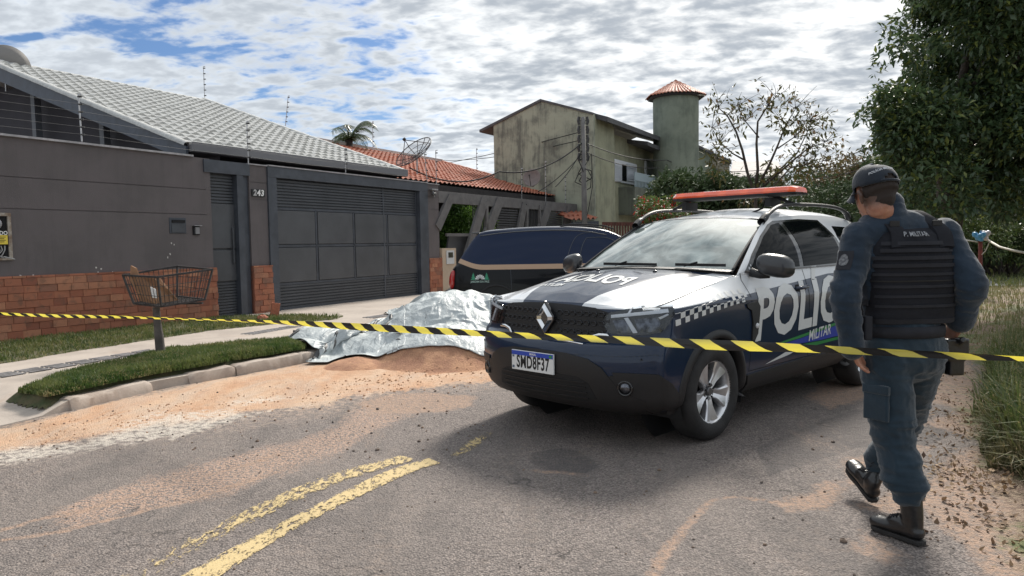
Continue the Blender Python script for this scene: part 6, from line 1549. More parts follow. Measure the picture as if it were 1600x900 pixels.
def sandm(t, b):
    co = t.new('ShaderNodeTexCoord').outputs['Object']; z = t.new('ShaderNodeSeparateXYZ', ins={0: co}).outputs[2]
    n = t.noise(co, 5, 6, 0.7, 0.3); n2 = t.noise(co, 60, 4, 0.7)
    c = t.mix(t.smooth(n, 0.35, 0.68), (0.36, 0.185, 0.115), (0.56, 0.315, 0.185)); c = t.mix(t.math('MULTIPLY', t.smooth(n2, 0.5, 0.72), 0.45), c, (0.28, 0.15, 0.10)); t.l.new(c, b.inputs['Base Color']); b.inputs['Roughness'].default_value = 0.95
    bp = t.new('ShaderNodeBump', ins={'Height': t.math('ADD', n2, t.noise(co, 14, 5, 0.7)), 'Strength': 0.9, 'Distance': 0.02}); t.l.new(bp.outputs[0], b.inputs['Normal'])
so = m.build('sand_pile', mat('sand_heap', build=sandm), smooth=True, fix=False, weld=False); tag(so, 'reddish sand heaped at the kerb under the silver sheet', 'sand', kind='stuff')
def sheet_cloth(name, corners, nx, ny, slack, hfun, label, cat, seed, z0=1.1, iters=260, thick=0.004, mt=None, part=None, holes=None):
    """a sheet dropped on the heap: position based cloth, a little too large for its footprint, so it folds"""
    c = [np.array(p, float) for p in corners]; U, V = np.meshgrid(np.linspace(0, 1, nx), np.linspace(0, 1, ny)); rs = np.random.RandomState(seed)
    P = (c[0][None, None]*(1-U[..., None])+c[1][None, None]*U[..., None])*(1-V[..., None])+(c[3][None, None]*(1-U[..., None])+c[2][None, None]*U[..., None])*V[..., None]
    # ragged outline
    P[..., 0] += 0.09*fbm(P[..., 0], P[..., 1], 1.4, 3, seed); P[..., 1] += 0.13*fbm(P[..., 0], P[..., 1], 1.3, 3, seed+3)
    X3 = np.concatenate([P, (np.full(U.shape, 0.0)+hfun(P[..., 0], P[..., 1])+0.10+0.05*rs.rand(*U.shape))[..., None]], -1)
    hgt = hfun(P[..., 0], P[..., 1]); flat = np.concatenate([P, hgt[..., None]], -1)
    def ln(a, b): return np.linalg.norm(a-b, axis=-1)
    sl = slack*(1+0.5*fbm(P[..., 0], P[..., 1], 1.1, 2, seed+9))
    rx = ln(flat[:, 1:], flat[:, :-1])*(1+sl[:, 1:]); ry = ln(flat[1:], flat[:-1])*(1+sl[1:]); rd = np.sqrt(rx[:-1]**2+ry[:, :-1]**2); rd2 = rd
    bx2 = rx[:, :-1]+rx[:, 1:]; by2 = ry[:-1]+ry[1:]
    vel = np.zeros_like(X3)
    def con(A, B, r, k, idx):
        d = X3[B]-X3[A]; L = np.linalg.norm(d, axis=-1)+1e-9; cor = (d*((L-r[idx])/L*0.5*k)[..., None]); X3[A] += cor; X3[B] -= cor
    for it in range(iters):
        vel[..., 2] -= 0.0022; vel *= 0.90; old = X3.copy(); X3 += vel
        for _ in range(5):
            for o in (0, 1):
                nxx = nx-1; con((slice(None), slice(o, nxx, 2)), (slice(None), slice(o+1, nxx+1, 2)), rx, 1.0, (slice(None), slice(o, nxx, 2)))
                nyy = ny-1; con((slice(o, nyy, 2), slice(None)), (slice(o+1, nyy+1, 2), slice(None)), ry, 1.0, (slice(o, nyy, 2), slice(None)))
            for o in (0, 1):
                con((slice(o, ny-1, 2), slice(0, nx-1)), (slice(o+1, ny, 2), slice(1, nx)), rd, 0.5, (slice(o, ny-1, 2), slice(0, nx-1)))
                con((slice(o, ny-1, 2), slice(1, nx)), (slice(o+1, ny, 2), slice(0, nx-1)), rd, 0.5, (slice(o, ny-1, 2), slice(0, nx-1)))
            # gentle bending resistance
            for o in (0, 1):
                con((slice(None), slice(o, nx-2, 4)), (slice(None), slice(o+2, nx, 4)), bx2, 0.10, (slice(None), slice(o, nx-2, 4))) if X3[:, o:nx-2:4].shape == X3[:, o+2:nx:4].shape else None
            g = hfun(X3[..., 0], X3[..., 1])+0.012; low = X3[..., 2] < g; X3[..., 2] = np.where(low, g, X3[..., 2])
        X3[low, :2] = old[low, :2]*0.75+X3[low, :2]*0.25; vel = X3-old; vel[low] *= 0.2
    m = MB(); m.grid(X3.tolist()); m.f = [tuple(reversed(f)) for f in m.f]; o = m.build(name, mt, smooth=True, fix=False)
    sb = o.modifiers.new('s', 'SUBSURF'); sb.levels = sb.render_levels = 1; sd_ = o.modifiers.new('t', 'SOLIDIFY'); sd_.thickness = thick; sd_.offset = -1; sd_.material_offset = 1
    tag(o, label, cat); return o, X3
def tarpm(t, b):
    co = t.new('ShaderNodeTexCoord').outputs['Object']; n = t.noise(co, 3, 6, 0.65, 0.4); n2 = t.noise(co, 15, 5, 0.7, 0.6)
    c = t.mix(t.smooth(n, 0.35, 0.7), (0.46, 0.50, 0.505), (0.37, 0.405, 0.415)); c = t.mix(t.math('MULTIPLY', t.smooth(n2, 0.58, 0.72), 0.3), c, (0.34, 0.27, 0.22)); t.l.new(c, b.inputs['Base Color'])
    b.inputs['Roughness'].default_value = 0.50; b.inputs['Metallic'].default_value = 0.0; b.inputs['Specular IOR Level'].default_value = 0.6
    rg = t.math('SUBTRACT', 1.0, t.math('ABSOLUTE', t.math('MULTIPLY', t.math('SUBTRACT', t.noise(t.new('ShaderNodeMapping', ins={'Vector': co, 'Rotation': (0, 0, radians(40)), 'Scale': (1, .4, 1)}).outputs[0], 4.0, 4, 0.5, 0.5), 0.5), 5.0)))
    rg2 = t.math('SUBTRACT', 1.0, t.math('ABSOLUTE', t.math('MULTIPLY', t.math('SUBTRACT', t.noise(co, 14, 4, 0.6, 0.5), 0.5), 5.0)))
    bp = t.new('ShaderNodeBump', ins={'Height': t.math('ADD', t.math('MULTIPLY', rg, 1.0), t.math('MULTIPLY', rg2, 0.22)), 'Strength': 0.5, 'Distance': 0.03}); t.l.new(bp.outputs[0], b.inputs['Normal'])
TARP = mat('silver_tarp', build=tarpm); TARPB = mat('tarp_black_back', (0.05, 0.05, 0.052), 0.5, var=0.5, vscale=7, bump=0.5, bscale=20)
def zs_at(Xq, Yq):
    i = np.clip(((Xq-xs[0])/0.035).astype(int), 0, len(xs)-2); j = np.clip(((Yq-ys[0])/0.035).astype(int), 0, len(ys)-2); u = np.clip((Xq-xs[0])/0.035-i, 0, 1); v = np.clip((Yq-ys[0])/0.035-j, 0, 1)
    return (Zs[j, i]*(1-u)+Zs[j, i+1]*u)*(1-v)+(Zs[j+1, i]*(1-u)+Zs[j+1, i+1]*u)*v
def hf(X, Y): return np.maximum(zs_at(X, Y), 0.0)+0.015
c0 = atz(618, 548, 0.10); c1 = atz(800, 545, 0.1)
crn = [tuple(atz(612, 542, 0.22)[:2]), tuple(atz(790, 574, .02)[:2]), (Pk.x+1.8, 11.4), (Pk.x-1.3, 11.2)]
tp1, _ = sheet_cloth('tarpaulin', crn, 110, 100, 0.05, hf, 'large silver tarpaulin draped over the heap beside the police car', 'tarpaulin', 51, mt=TARP)
tp1.data.materials.append(TARPB)
def hf2(X, Y):
    z = np.zeros_like(X)+0.15
    for (px, py, r_, h) in ((500, 525, .55, .20), (560, 528, .5, .24), (610, 510, .5, .16), (470, 535, .35, .12)):
        p = atz(px, py, 0.2); z = np.maximum(z, 0.12+h*np.clip(1-((X-p.x)**2+(Y-p.y)**2)/r_**2, 0, 1))
    k = np.array(KERB[3]); d = kd; nn_ = np.array([d[1], -d[0]]); off_ = (X-k[0])*nn_[0]+(Y-k[1])*nn_[1]
    return np.maximum(np.where(off_ > 0.05, z-0.12, z), zs_at(X, Y)+0.02)
crn = [tuple(atz(470, 566, 0.05)[:2]), tuple(atz(628, 556, .10)[:2]), tuple(atz(650, 500, .2)[:2]), tuple(atz(452, 528, .2)[:2])]
tp2, _ = sheet_cloth('tarpaulin', crn, 70, 60, 0.10, hf2, 'smaller silver sheet lying crumpled across the kerb by the grass', 'tarpaulin', 61, mt=TARP); tp2.data.materials.append(TARPB)
crn = [tuple(atz(604, 520, 0.1)[:2]), tuple(atz(650, 515, .1)[:2]), tuple(atz(700, 478, .2)[:2]), tuple(atz(612, 492, .15)[:2])]
def hf3(X, Y): return np.maximum(hf(X, Y), 0.16+0.22*np.clip(1-((X-atz(630, 500, .2).x)**2+(Y-atz(630, 500, .2).y)**2)/.5, 0, 1))
tp3, _ = sheet_cloth('tarpaulin', crn, 50, 40, 0.10, hf3, 'narrow folded flap of silver sheet behind the large one', 'tarpaulin', 71, mt=TARP); tp3.data.materials.append(TARPB)
# ================================================================== LITTER BASKET ON A POST
bk = thing('litter_basket', 'raised wire litter basket on a weathered post in the kerb grass', 'litter bin', atz(252, 558, 0.15))
BY = bk.location.y; RUST = mat('dark_rusty_iron', (0.045, 0.042, 0.042), 0.6, 0.3, var=0.4, vscale=15); WOOD = mat('weathered_post', (0.13, 0.115, 0.105), 0.85, col2=(0.07, 0.06, 0.055), vscale=7, bump=0.8, bscale=60)
def bp_(px, py, dy=0.0): return aty(px, py, BY+dy)
mb = MB(); mb.tube([bp_(252, 562), bp_(249, 530), bp_(246, 505), bp_(244, 480)], [.056, .052, .042, .040], 14); mb.build('post', WOOD, bk, auto=0.8)
# corners from the photograph: rim front-left, front-mid(near), right, back-left...; the floor is smaller
RM = [bp_(192, 430, -.05), bp_(246, 433, -.38), bp_(332, 421, .10), bp_(277, 416, .45)]; FLR = [bp_(209, 474, -.03), bp_(252, 479, -.28), bp_(320, 468, .08), bp_(277, 463, .32)]
mb = MB()
for L_ in (RM, FLR):
    for a, b in zip(L_, L_[1:]+L_[:1]): mb.bar(a, b, .022, .022)
for a, b in zip(RM, FLR): mb.bar(a, b, .02, .02, up=(1, 0, 0))
mb.build('basket_frame', RUST, bk)
mb = MB()
for (a, b), (c_, d_) in zip(zip(RM, RM[1:]+RM[:1]), zip(FLR, FLR[1:]+FLR[:1])):
    n = 11
    for k in range(1, n): mb.tube([a.lerp(b, k/n), c_.lerp(d_, k/n)], .0035, 4)
    for q in (.33, .66): mb.tube([a.lerp(c_, q), b.lerp(d_, q)], .003, 4)
for k in range(1, 10): mb.tube([FLR[0].lerp(FLR[1], k/10), FLR[3].lerp(FLR[2], k/10)], .004, 4); mb.tube([FLR[0].lerp(FLR[3], k/10), FLR[1].lerp(FLR[2], k/10)], .004, 4)
mb.build('wire_mesh', RUST, bk)
mb = MB(); c_ = (FLR[0]+FLR[1]+FLR[2]+FLR[3])/4-UPV*.03; mb.bar(c_-Vector((.3, 0, 0)), c_+Vector((.36, .05, .0)), .05, .02); mb.build('bracket', RUST, bk)
CARD = mat('cardboard', (0.30, 0.17, 0.095), 0.85, col2=(0.22, 0.12, 0.07), vscale=5)
t_ = thing('cardboard_sheet', 'torn brown cardboard leaning inside the litter basket', 'cardboard', bp_(245, 470))
P2 = [bp_(204, 415, -.12), bp_(212, 419, -.12), (bp_(216, 430, -.12)), bp_(236, 432, -.10), bp_(262, 452, -.02), bp_(278, 470, .05), bp_(268, 475, .0), bp_(246, 476, -.1), bp_(218, 470, -.1), bp_(213, 455, -.12), bp_(203, 438, -.13)]
mb = MB(); mb.prism(P2, (0, 0, 0), (0.01, .012, 0)); mb.build('board', CARD, t_)
mb = MB(); mb.prism([bp_(235, 448, -.18), bp_(243, 452, -.18), bp_(246, 466, -.18), bp_(237, 465, -.18)], (0, 0, 0), (0, .008, 0)); mb.build('paper_label', WHITEP, t_)
P3 = [bp_(246, 433, .05), bp_(277, 470, .12), bp_(270, 476, .05), bp_(238, 440, .0)]; mb = MB(); mb.prism(P3, (0, 0, 0), (.01, .01, .01)); mb.build('flap', CARD, t_)
# hollow brick and loose bits by the pillar
t_ = thing('hollow_brick', 'red clay hollow brick standing on end by the pillar foot', 'brick', atz(428, 497, .15)); bc = atz(428, 496, .15); Mz = Matrix.Rotation(radians(25), 3, 'Z') @ Matrix.Rotation(radians(10), 3, 'Y')
CLAY = mat('clay', (0.42, 0.155, 0.09), 0.85, var=0.2, vscale=20)
mb = MB(); w_, h_, L_ = .14, .11, .26
for a in (-1, 0, 1): mb.box(bc+Mz @ Vector((a*(w_/2-.006), 0, L_/2)), (.010, h_, L_), Mz)
for a in (-1, 0, 1): mb.box(bc+Mz @ Vector((0, a*(h_/2-.006), L_/2)), (w_-.013, .010, L_-.002), Mz)
for k in range(6): mb.box(bc+Mz @ Vector((-w_/2+.012+k*.023, -h_/2-.001, L_/2)), (.008, .005, L_), Mz)
mb.build('brick_shell', CLAY, t_)
t_ = thing('brick_fragment', 'broken brick half lying against the pillar', 'brick', atz(408, 498, .15)); mb = MB(); r = random.Random(5); bc = atz(410, 497, .2); mb.ball(bc, .10, 9, 6, (1, .7, .6)); mb.v = [tuple(Vector(v)+Vector([r.uniform(-.012, .012) for _ in range(3)])) for v in mb.v]; mb.build('chunk', CLAY, t_)
# scattered stones on the road and sand: many, one object
mb = MB(); r = random.Random(9)
spots = [(430, 657), (398, 658), (660, 668), (655, 665), (402, 690), (500, 640), (545, 643), (680, 612), (700, 615), (590, 640), (395, 700), (520, 660), (930, 770), (1195, 852), (1318, 846), (1030, 735), (1190, 755), (1302, 692), (1284, 683), (1270, 703), (655, 690), (590, 703), (1010, 768)]
for k in range(420):
    if k < len(spots)*1: px, py = spots[k]; s_ = r.uniform(.010, .020)
    elif k < 190: px, py = r.uniform(1380, 1560), r.uniform(590, 850); s_ = r.uniform(.003, .009)
    elif k < 320: px, py = r.uniform(0, 760), r.uniform(600, 720); s_ = r.uniform(.004, .012)
    else: px, py = r.uniform(0, 1500), r.uniform(700, 900); s_ = r.uniform(.003, .008)
    p = atz(px, py, 0.0); 
    if inpoly_sd(np.array([p.x]), np.array([p.y]), KERB+[(-60, 60), (-60, -8)])[0] > -0.05: continue
    p.z = gz(p.x, p.y)+s_*.3; b0 = len(mb.v); mb.ball(p, s_, 6, 4, (1, r.uniform(.6, 1), r.uniform(.5, .8)), Matrix.Rotation(r.uniform(0, 6), 3, 'Z')); 
    for i in range(b0, len(mb.v)): mb.v[i] = tuple(Vector(mb.v[i])+Vector([r.uniform(-1, 1)*s_*.18 for _ in range(3)]))
mb2 = MB(); r2 = random.Random(19)
for k in range(420):
    q = r2.random(); px, py = (r2.uniform(40, 640), 0) if q < .6 else (r2.uniform(540, 790), 0)
    py = np.interp(px, [40, 300, 640, 790], [672, 630, 585, 575])+abs(r2.gauss(0, 1))*16-6; p = atz(px, py, .02); s_ = r2.uniform(.003, .010)*(1.6 if q > .85 else 1)
    if inpoly_sd(np.array([p.x]), np.array([p.y]), KERB+[(-60, 60), (-60, -8)])[0] > -0.03: continue
    p.z = max(gz(p.x, p.y), float(zs_at(np.array([p.x]), np.array([p.y]))[0]) if p.y > 7.1 and p.x > xs[0] else 0)+s_*.3; b0 = len(mb2.v); mb2.ball(p, s_, 6, 4, (1, r2.uniform(.6, 1), .7))
    for i in range(b0, len(mb2.v)): mb2.v[i] = tuple(Vector(mb2.v[i])+Vector([r2.uniform(-1, 1)*s_*.2 for _ in range(3)]))
o2 = mb2.build('sand_clods', mat('clod', (.58, .36, .22), .95, col2=(.42, .24, .15), vscale=4)); tag(o2, 'crumbs and clods of reddish earth strewn along the kerb', 'clods', kind='stuff')
o = mb.build('pebbles', mat('pebble', (0.10, 0.09, 0.085), 0.9, col2=(0.25, 0.17, 0.12), vscale=3)); tag(o, 'loose pebbles and asphalt crumbs scattered over the street', 'pebbles', kind='stuff')
# ================================================================== CORDON TAPE
def tapem(t, b):
    uv = t.new('ShaderNodeSeparateXYZ', ins={0: t.new('ShaderNodeUVMap').outputs[0]})
    s_ = t.math('FRACT', t.math('ADD', t.math('DIVIDE', uv.outputs[0], 0.20), t.math('MULTIPLY', uv.outputs[1], 0.42)))
    f = t.math('GREATER_THAN', s_, 0.5); co = t.new('ShaderNodeTexCoord').outputs['Object']
    t.l.new(t.mix(f, (0.74, 0.66, 0.22), (0.035, 0.035, 0.037)), b.inputs['Base Color']); b.inputs['Roughness'].default_value = 0.25
    cr = t.noise(co, 30, 3, 0.6); bp = t.new('ShaderNodeBump', ins={'Height': cr, 'Strength': 0.35, 'Distance': 0.01}); t.l.new(bp.outputs[0], b.inputs['Normal'])
    tl = t.new('ShaderNodeBsdfTranslucent', ins={0: t.mix(f, (0.72, 0.62, 0.06), (0.01, 0.01, 0.01))}); mx = t.new('ShaderNodeMixShader', ins={0: 0.45, 1: b.outputs[0], 2: tl.outputs[0]}); t.l.new(mx.outputs[0], t.n['Material Output'].inputs[0])
TAPE = mat('cordon_tape', build=tapem)
def tape(pts, wid, tw, label, par=None, n=400, pitch=1.0):
    """pts: (px, py, depth); a band hanging between them, twisting tw(s) radians"""
    C_ = catmull([tuple(aty(a, b, y)) for a, b, y in pts], n); L = 0; vs = []; uv = []; 
    for i in range(n):
        if i: L += np.linalg.norm(C_[i]-C_[i-1])
        t = Vector(C_[min(i+1, n-1)]-C_[max(i-1, 0)]).normalized(); sd = t.cross(UPV).normalized(); up = sd.cross(t); a = tw(i/(n-1)); w_ = wid(i/(n-1)) if callable(wid) else wid
        nrm_ = up*cos(a)+sd*sin(a); b2 = t.cross(nrm_)
        for k in range(4): q = k/3-.5; vs.append(tuple(Vector(C_[i])+nrm_*(w_*q)+b2*(0.006*cos(pi*q*2+i*0.05)))); uv.append((L, k/3))
    fs = [(i*4+k, i*4+k+1, (i+1)*4+k+1, (i+1)*4+k) for i in range(n-1) for k in range(3)]
    m = bpy.data.meshes.new('barrier_tape'); m.from_pydata(vs, [], fs); ul = m.uv_layers.new()
    for lp in m.loops: ul.data[lp.index].uv = uv[lp.vertex_index]
    for p in m.polygons: p.use_smooth = True
    m.materials.append(TAPE); o = bpy.data.objects.new('barrier_tape', m); COL.objects.link(o); tag(o, label, 'cordon tape'); return o
tape([(-420, 470, 9.5), (0, 490, 7.6), (200, 495, 6.6), (400, 503, 5.6), (600, 513, 4.7), (800, 523, 4.05), (1000, 533, 3.6), (1200, 543, 3.25), (1400, 551, 3.0), (1600, 559, 2.8), (2000, 575, 2.4), (2900, 640, 1.9)], lambda u: .040+.007*sin(u*23), lambda u: 0.35+0.5*sin(u*9)+0.25*sin(u*31)+0.5*max(0, u-.55), 'yellow and black striped cordon tape stretched across the whole street in front of the car')
# ================================================================== SHRUBS AND TREES
def leafm(name, c1, c2, c3=None, tr=0.35, gloss=0.45):
    def f(t, b):
        co = t.new('ShaderNodeTexCoord').outputs['Object']; g = t.new('ShaderNodeNewGeometry').outputs['Random Per Island']
        c = t.mix(t.smooth(t.noise(co, 1.1, 4, 0.6), 0.35, 0.65), c1, c2); c = t.mix(t.math('MULTIPLY', g, 0.5), c, tuple(x*1.7 for x in c2))
        if c3: c = t.mix(t.smooth(g, 0.80, 0.9), c, c3)
        t.l.new(c, b.inputs['Base Color']); b.inputs['Roughness'].default_value = gloss
        tl = t.new('ShaderNodeBsdfTranslucent', ins={0: c}); mx = t.new('ShaderNodeMixShader', ins={0: tr, 1: b.outputs[0], 2: tl.outputs[0]}); t.l.new(mx.outputs[0], t.n['Material Output'].inputs[0])
    return mat(name, build=f)
def leaves(name, clumps, n, size, mt, parent, seed=0, flat=0.5, aspect=2.4, gz_=None, shell=0.55, world=True):
    """leaf blades scattered through clumps [(x,y,z,r,rz)]; each blade is a folded pair of triangles pairs"""
    r = np.random.RandomState(seed); C_ = np.array([(c[0], c[1], c[2]) for c in clumps]); R_ = np.array([c[3] for c in clumps]); RZ = np.array([c[4] if len(c) > 4 else c[3] for c in clumps])
    pw = R_**2*RZ; k = r.choice(len(clumps), n, p=pw/pw.sum()); d = r.normal(size=(n, 3)); d /= np.linalg.norm(d, axis=1)[:, None]; q = r.rand(n)**(1/3.0)*(1-shell)+shell*(1-0.15*r.rand(n)); q = np.where(r.rand(n) < 0.3, r.rand(n)**.33, q)
    P = C_[k]+d*np.stack([R_[k], R_[k], RZ[k]], -1)*q[:, None]*(0.9+0.25*r.rand(n))[:, None]
    P += 0.25*R_[k][:, None]*np.stack([vnoise(P[:, 0]*2+P[:, 2], P[:, 1]*2, 1.3, seed), vnoise(P[:, 1]*2, P[:, 2]*2, 1.3, seed+1), vnoise(P[:, 2]*2, P[:, 0]*2, 1.3, seed+2)], -1)
    if gz_ is not None: P = P[P[:, 2] > gz_]; 
    n = len(P); ax = d[:n]*0.6+r.normal(size=(n, 3))*0.7; ax[:, 2] -= 0.25; ax /= np.linalg.norm(ax, axis=1)[:, None]; s = np.cross(ax, r.normal(size=(n, 3))*flat+np.array([0, 0, 1])); s /= np.linalg.norm(s, axis=1)[:, None]+1e-9; nn_ = np.cross(s, ax)
    L = (size*(0.6+0.8*r.rand(n)))[:, None]; w_ = L/aspect/2
    v0 = P; v1 = P+ax*L*.45+s*w_+nn_*L*.05; v2 = P+ax*L-nn_*L*.08; v3 = P+ax*L*.45-s*w_+nn_*L*.05
    V = np.stack([v0, v1, v2, v3], 1).reshape(-1, 3); b = np.arange(n)*4; F = np.stack([b, b+1, b+2, b, b+2, b+3], -1).reshape(-1)
    me = bpy.data.meshes.new(name); me.vertices.add(len(V)); me.vertices.foreach_set('co', V.ravel()); me.loops.add(len(F)); me.loops.foreach_set('vertex_index', F); me.polygons.add(2*n); me.polygons.foreach_set('loop_start', np.arange(2*n)*3); me.update(calc_edges=True); me.materials.append(mt)
    o = bpy.data.objects.new(name, me); COL.objects.link(o)
    if parent is not None: me.transform(parent_matrix(parent).inverted()); o.parent = parent
    return o
BARK = mat('bark', (0.10, 0.08, 0.065), 0.9, col2=(0.045, 0.038, 0.033), vscale=8, bump=0.8, bscale=35)
def branches(mb, base, top, r0, depth, rnd, tips, spread=0.6, n=5, taper=0.55):
    base = Vector(base); top = Vector(top); P = [base]; d = top-base; k = 5
    for i in range(1, k+1): P.append(base+d*(i/k)+Vector([rnd.uniform(-1, 1)*d.length*.035 for _ in range(3)]))
    mb.tube(P, [r0*(1-(1-taper)*i/k) for i in range(k+1)], 7 if depth > 1 else 5)
    tips.append(P[-1]); 
    if depth <= 0: return
    for j in range(n):
        q = rnd.uniform(.35, 1.0); i = int(q*k); s = P[min(i, k)]; dd = d.normalized()+Vector([rnd.uniform(-1, 1)*spread*1.3 for _ in range(3)]); dd.z += 0.15; dd.normalize()
        branches(mb, s, s+dd*d.length*rnd.uniform(.45, .7), r0*(1-(1-taper)*q)*.6, depth-1, rnd, tips, spread, n, taper)
def clump_field(px0, px1, py0, py1, Y0, Y1, n, r0, r1, rnd, fn=None):
    out = []
    while len(out) < n:
        px, py, Y = rnd.uniform(px0, px1), rnd.uniform(py0, py1), rnd.uniform(Y0, Y1)
        if fn and not fn(px, py): continue
        p = aty(px, py, Y); rr = rnd.uniform(r0, r1); out.append((p.x, p.y, p.z, rr, rr*rnd.uniform(.7, 1)))
    return out
# ---- the big dark tree, upper right
T1 = thing('broadleaf_tree', 'big dense dark green tree filling the upper right above the officer', 'tree', (7.6, 13.0, 0)); r = random.Random(21); mb = MB(); tips = []
mb.tube([(7.6, 13, -.1), (7.55, 13, .8), (7.65, 12.95, 1.7), (7.6, 13, 3.0)], [.30, .22, .20, .19], 12)
def crownfn(px, py):
    # outline of the crown read off the photograph
    L = np.interp(py, [-300, -40, 10, 60, 110, 170, 230, 280, 330], [1500, 1425, 1410, 1392, 1372, 1362, 1378, 1402, 1430])
    return px > L+14
cl = clump_field(1370, 1900, -200, 315, 11.4, 14.6, 170, .34, .60, r, crownfn)
for px, py in ((1382, 88), (1372, 112), (1358, 176), (1366, 160), (1385, 66), (1405, 28), (1420, 8), (1352, 182), (1375, 215), (1392, 40), (1380, 140), (1386, 250), (1410, 285), (1436, 305), (1500, 300), (1540, 320), (1465, 318)): p = aty(px, py, 12.6); cl.append((p.x, p.y, p.z, r.uniform(.10, .22), .14))
LF1 = leafm('ficus_leaves', (0.038, 0.066, 0.034), (0.066, 0.105, 0.045), (0.17, 0.20, 0.05), 0.34, 0.34)
cr_o = leaves('crown', cl, 150000, .115, LF1, T1, 3, shell=0.35)
for q in cl[:120:5]:
    s_ = Vector((7.6, 13, r.uniform(1.9, 3.0))); e = Vector(q[:3]); m_ = s_.lerp(e, .5)+Vector((r.uniform(-.2, .2), r.uniform(-.2, .2), .15)); mb.tube([s_, s_.lerp(m_, .5)+UPV*.08, m_, e], [.09, .07, .045, .012], 7)
mb.build('trunk', BARK, T1, smooth=True)
# ---- bushes beneath and behind
def bush(name, label, px0, px1, py0, py1, Y0, Y1, n, r0, r1, nl, size, mt, seed, cat='shrub', gzmin=-0.1, fn=None, grp=None, stem=True):
    r = random.Random(seed); cl = clump_field(px0, px1, py0, py1, Y0, Y1, n, r0, r1, r, fn); c = np.mean([(q[0], q[1]) for q in cl], 0)
    t_ = thing(name, label, cat, (c[0], c[1], 0), grp); 
    if stem:
        mb = MB()
        for q in cl[::max(1, len(cl)//10)]: mb.tube([(c[0]+r.uniform(-.3, .3), c[1]+r.uniform(-.2, .2), -.05), ((c[0]+q[0])/2, (c[1]+q[1])/2, q[2]*.5), (q[0], q[1], q[2])], [.05, .03, .015], 6)
        mb.build('stem' if cat == 'shrub' else 'trunk', BARK, t_)
    leaves('foliage' if cat == 'shrub' else 'crown', cl, nl, size, mt, t_, seed, gz_=gzmin); return t_
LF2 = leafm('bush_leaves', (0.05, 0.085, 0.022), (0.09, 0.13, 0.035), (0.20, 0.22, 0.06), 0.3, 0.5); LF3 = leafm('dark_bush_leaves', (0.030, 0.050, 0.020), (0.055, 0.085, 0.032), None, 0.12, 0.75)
LFB = leafm('brown_leaves', (0.07, 0.055, 0.028), (0.10, 0.085, 0.035), (0.16, 0.10, 0.05), 0.25, 0.6); LF4 = leafm('pale_leaves', (0.09, 0.12, 0.035), (0.16, 0.18, 0.05), (0.26, 0.24, 0.08), 0.35, 0.5)
bush('garden_shrub', 'lighter green rounded bush on the far side of the grass behind the officer', 1455, 1720, 335, 392, 21, 25, 46, .45, .75, 24000, .10, LF2, 31)
bush('garden_shrub', 'dark leafy shrub behind the red post', 1500, 1610, 372, 400, 22, 26, 14, .4, .6, 7000, .11, LF3, 32)
bush('distant_tree', 'brownish distant tree between the bare tree and the big dark one', 1268, 1400, 262, 330, 44, 50, 30, 1.3, 2.1, 16000, .30, LFB, 33, 'tree', fn=lambda x, y: y > np.interp(x, [1268, 1290, 1330, 1370, 1400], [300, 268, 262, 258, 262]), grp='trees at the end of the street')
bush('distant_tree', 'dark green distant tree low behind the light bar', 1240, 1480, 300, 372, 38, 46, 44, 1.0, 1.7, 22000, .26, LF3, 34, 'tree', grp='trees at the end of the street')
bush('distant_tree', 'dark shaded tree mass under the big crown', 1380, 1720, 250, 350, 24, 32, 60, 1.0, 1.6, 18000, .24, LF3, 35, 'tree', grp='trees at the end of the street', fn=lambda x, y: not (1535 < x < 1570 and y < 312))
bush('climbing_shrub', 'dark glossy shrub overhanging the wall below the tower', 1040, 1250, 278, 345, 21, 24, 40, .45, .8, 20000, .16, LF3, 36, fn=lambda x, y: y > np.interp(x, [1040, 1060, 1100, 1140, 1250], [285, 278, 284, 296, 308]))
bush('climbing_shrub', 'paler green shrub with red flowers by the low fence', 1010, 1075, 318, 352, 19, 21, 12, .25, .4, 5000, .10, leafm('flower_leaves', (0.06, 0.10, 0.03), (0.10, 0.15, 0.04), (0.45, 0.03, 0.03), .3, .5), 37)
# ---- the nearly bare tree
T2 = thing('bare_tree', 'nearly leafless tree with a few hanging leaves beside the tower', 'tree', aty(1180, 345, 19)); T2.location.z = 0
r = random.Random(77); mb = MB(); tips = []
def lim(pts, r0, r1): mb.tube([aty(a, b, y) for a, b, y in pts], list(np.linspace(r0*.62, r1*.7, len(pts))), 7); tips.extend([aty(*pts[-1]), aty(*pts[-2])])
lim([(1182, 400, 19), (1181, 330, 19), (1180, 305, 19)], .08, .06)
lim([(1180, 305, 19), (1168, 270, 19.1), (1160, 235, 19.2), (1150, 205, 19.2), (1136, 180, 19.2), (1122, 168, 19.2)], .075, .015)
lim([(1180, 300, 19), (1184, 265, 18.8), (1182, 225, 18.7), (1184, 190, 18.7), (1200, 165, 18.6), (1212, 152, 18.6)], .07, .015)
lim([(1181, 298, 19), (1200, 262, 18.6), (1215, 228, 18.4), (1228, 195, 18.3), (1243, 170, 18.3)], .065, .012)
lim([(1182, 300, 19), (1212, 275, 18.8), (1240, 250, 18.6), (1262, 232, 18.5), (1290, 222, 18.5)], .06, .012)
lim([(1192, 288, 19), (1215, 268, 19.2), (1245, 240, 19.4), (1262, 205, 19.5), (1270, 190, 19.5)], .045, .010)
lim([(1163, 250, 19.1), (1145, 240, 19.3), (1125, 222, 19.3), (1112, 200, 19.3)], .04, .010); lim([(1215, 232, 18.4), (1240, 215, 18.3), (1266, 190, 18.3)], .03, .008); lim([(1186, 215, 18.7), (1165, 190, 18.8), (1152, 165, 18.8)], .03, .008)
lim([(1186, 290, 19), (1195, 320, 18.6), (1210, 290, 18.4), (1235, 262, 18.3), (1258, 258, 18.3), (1278, 262, 18.3)], .05, .01)
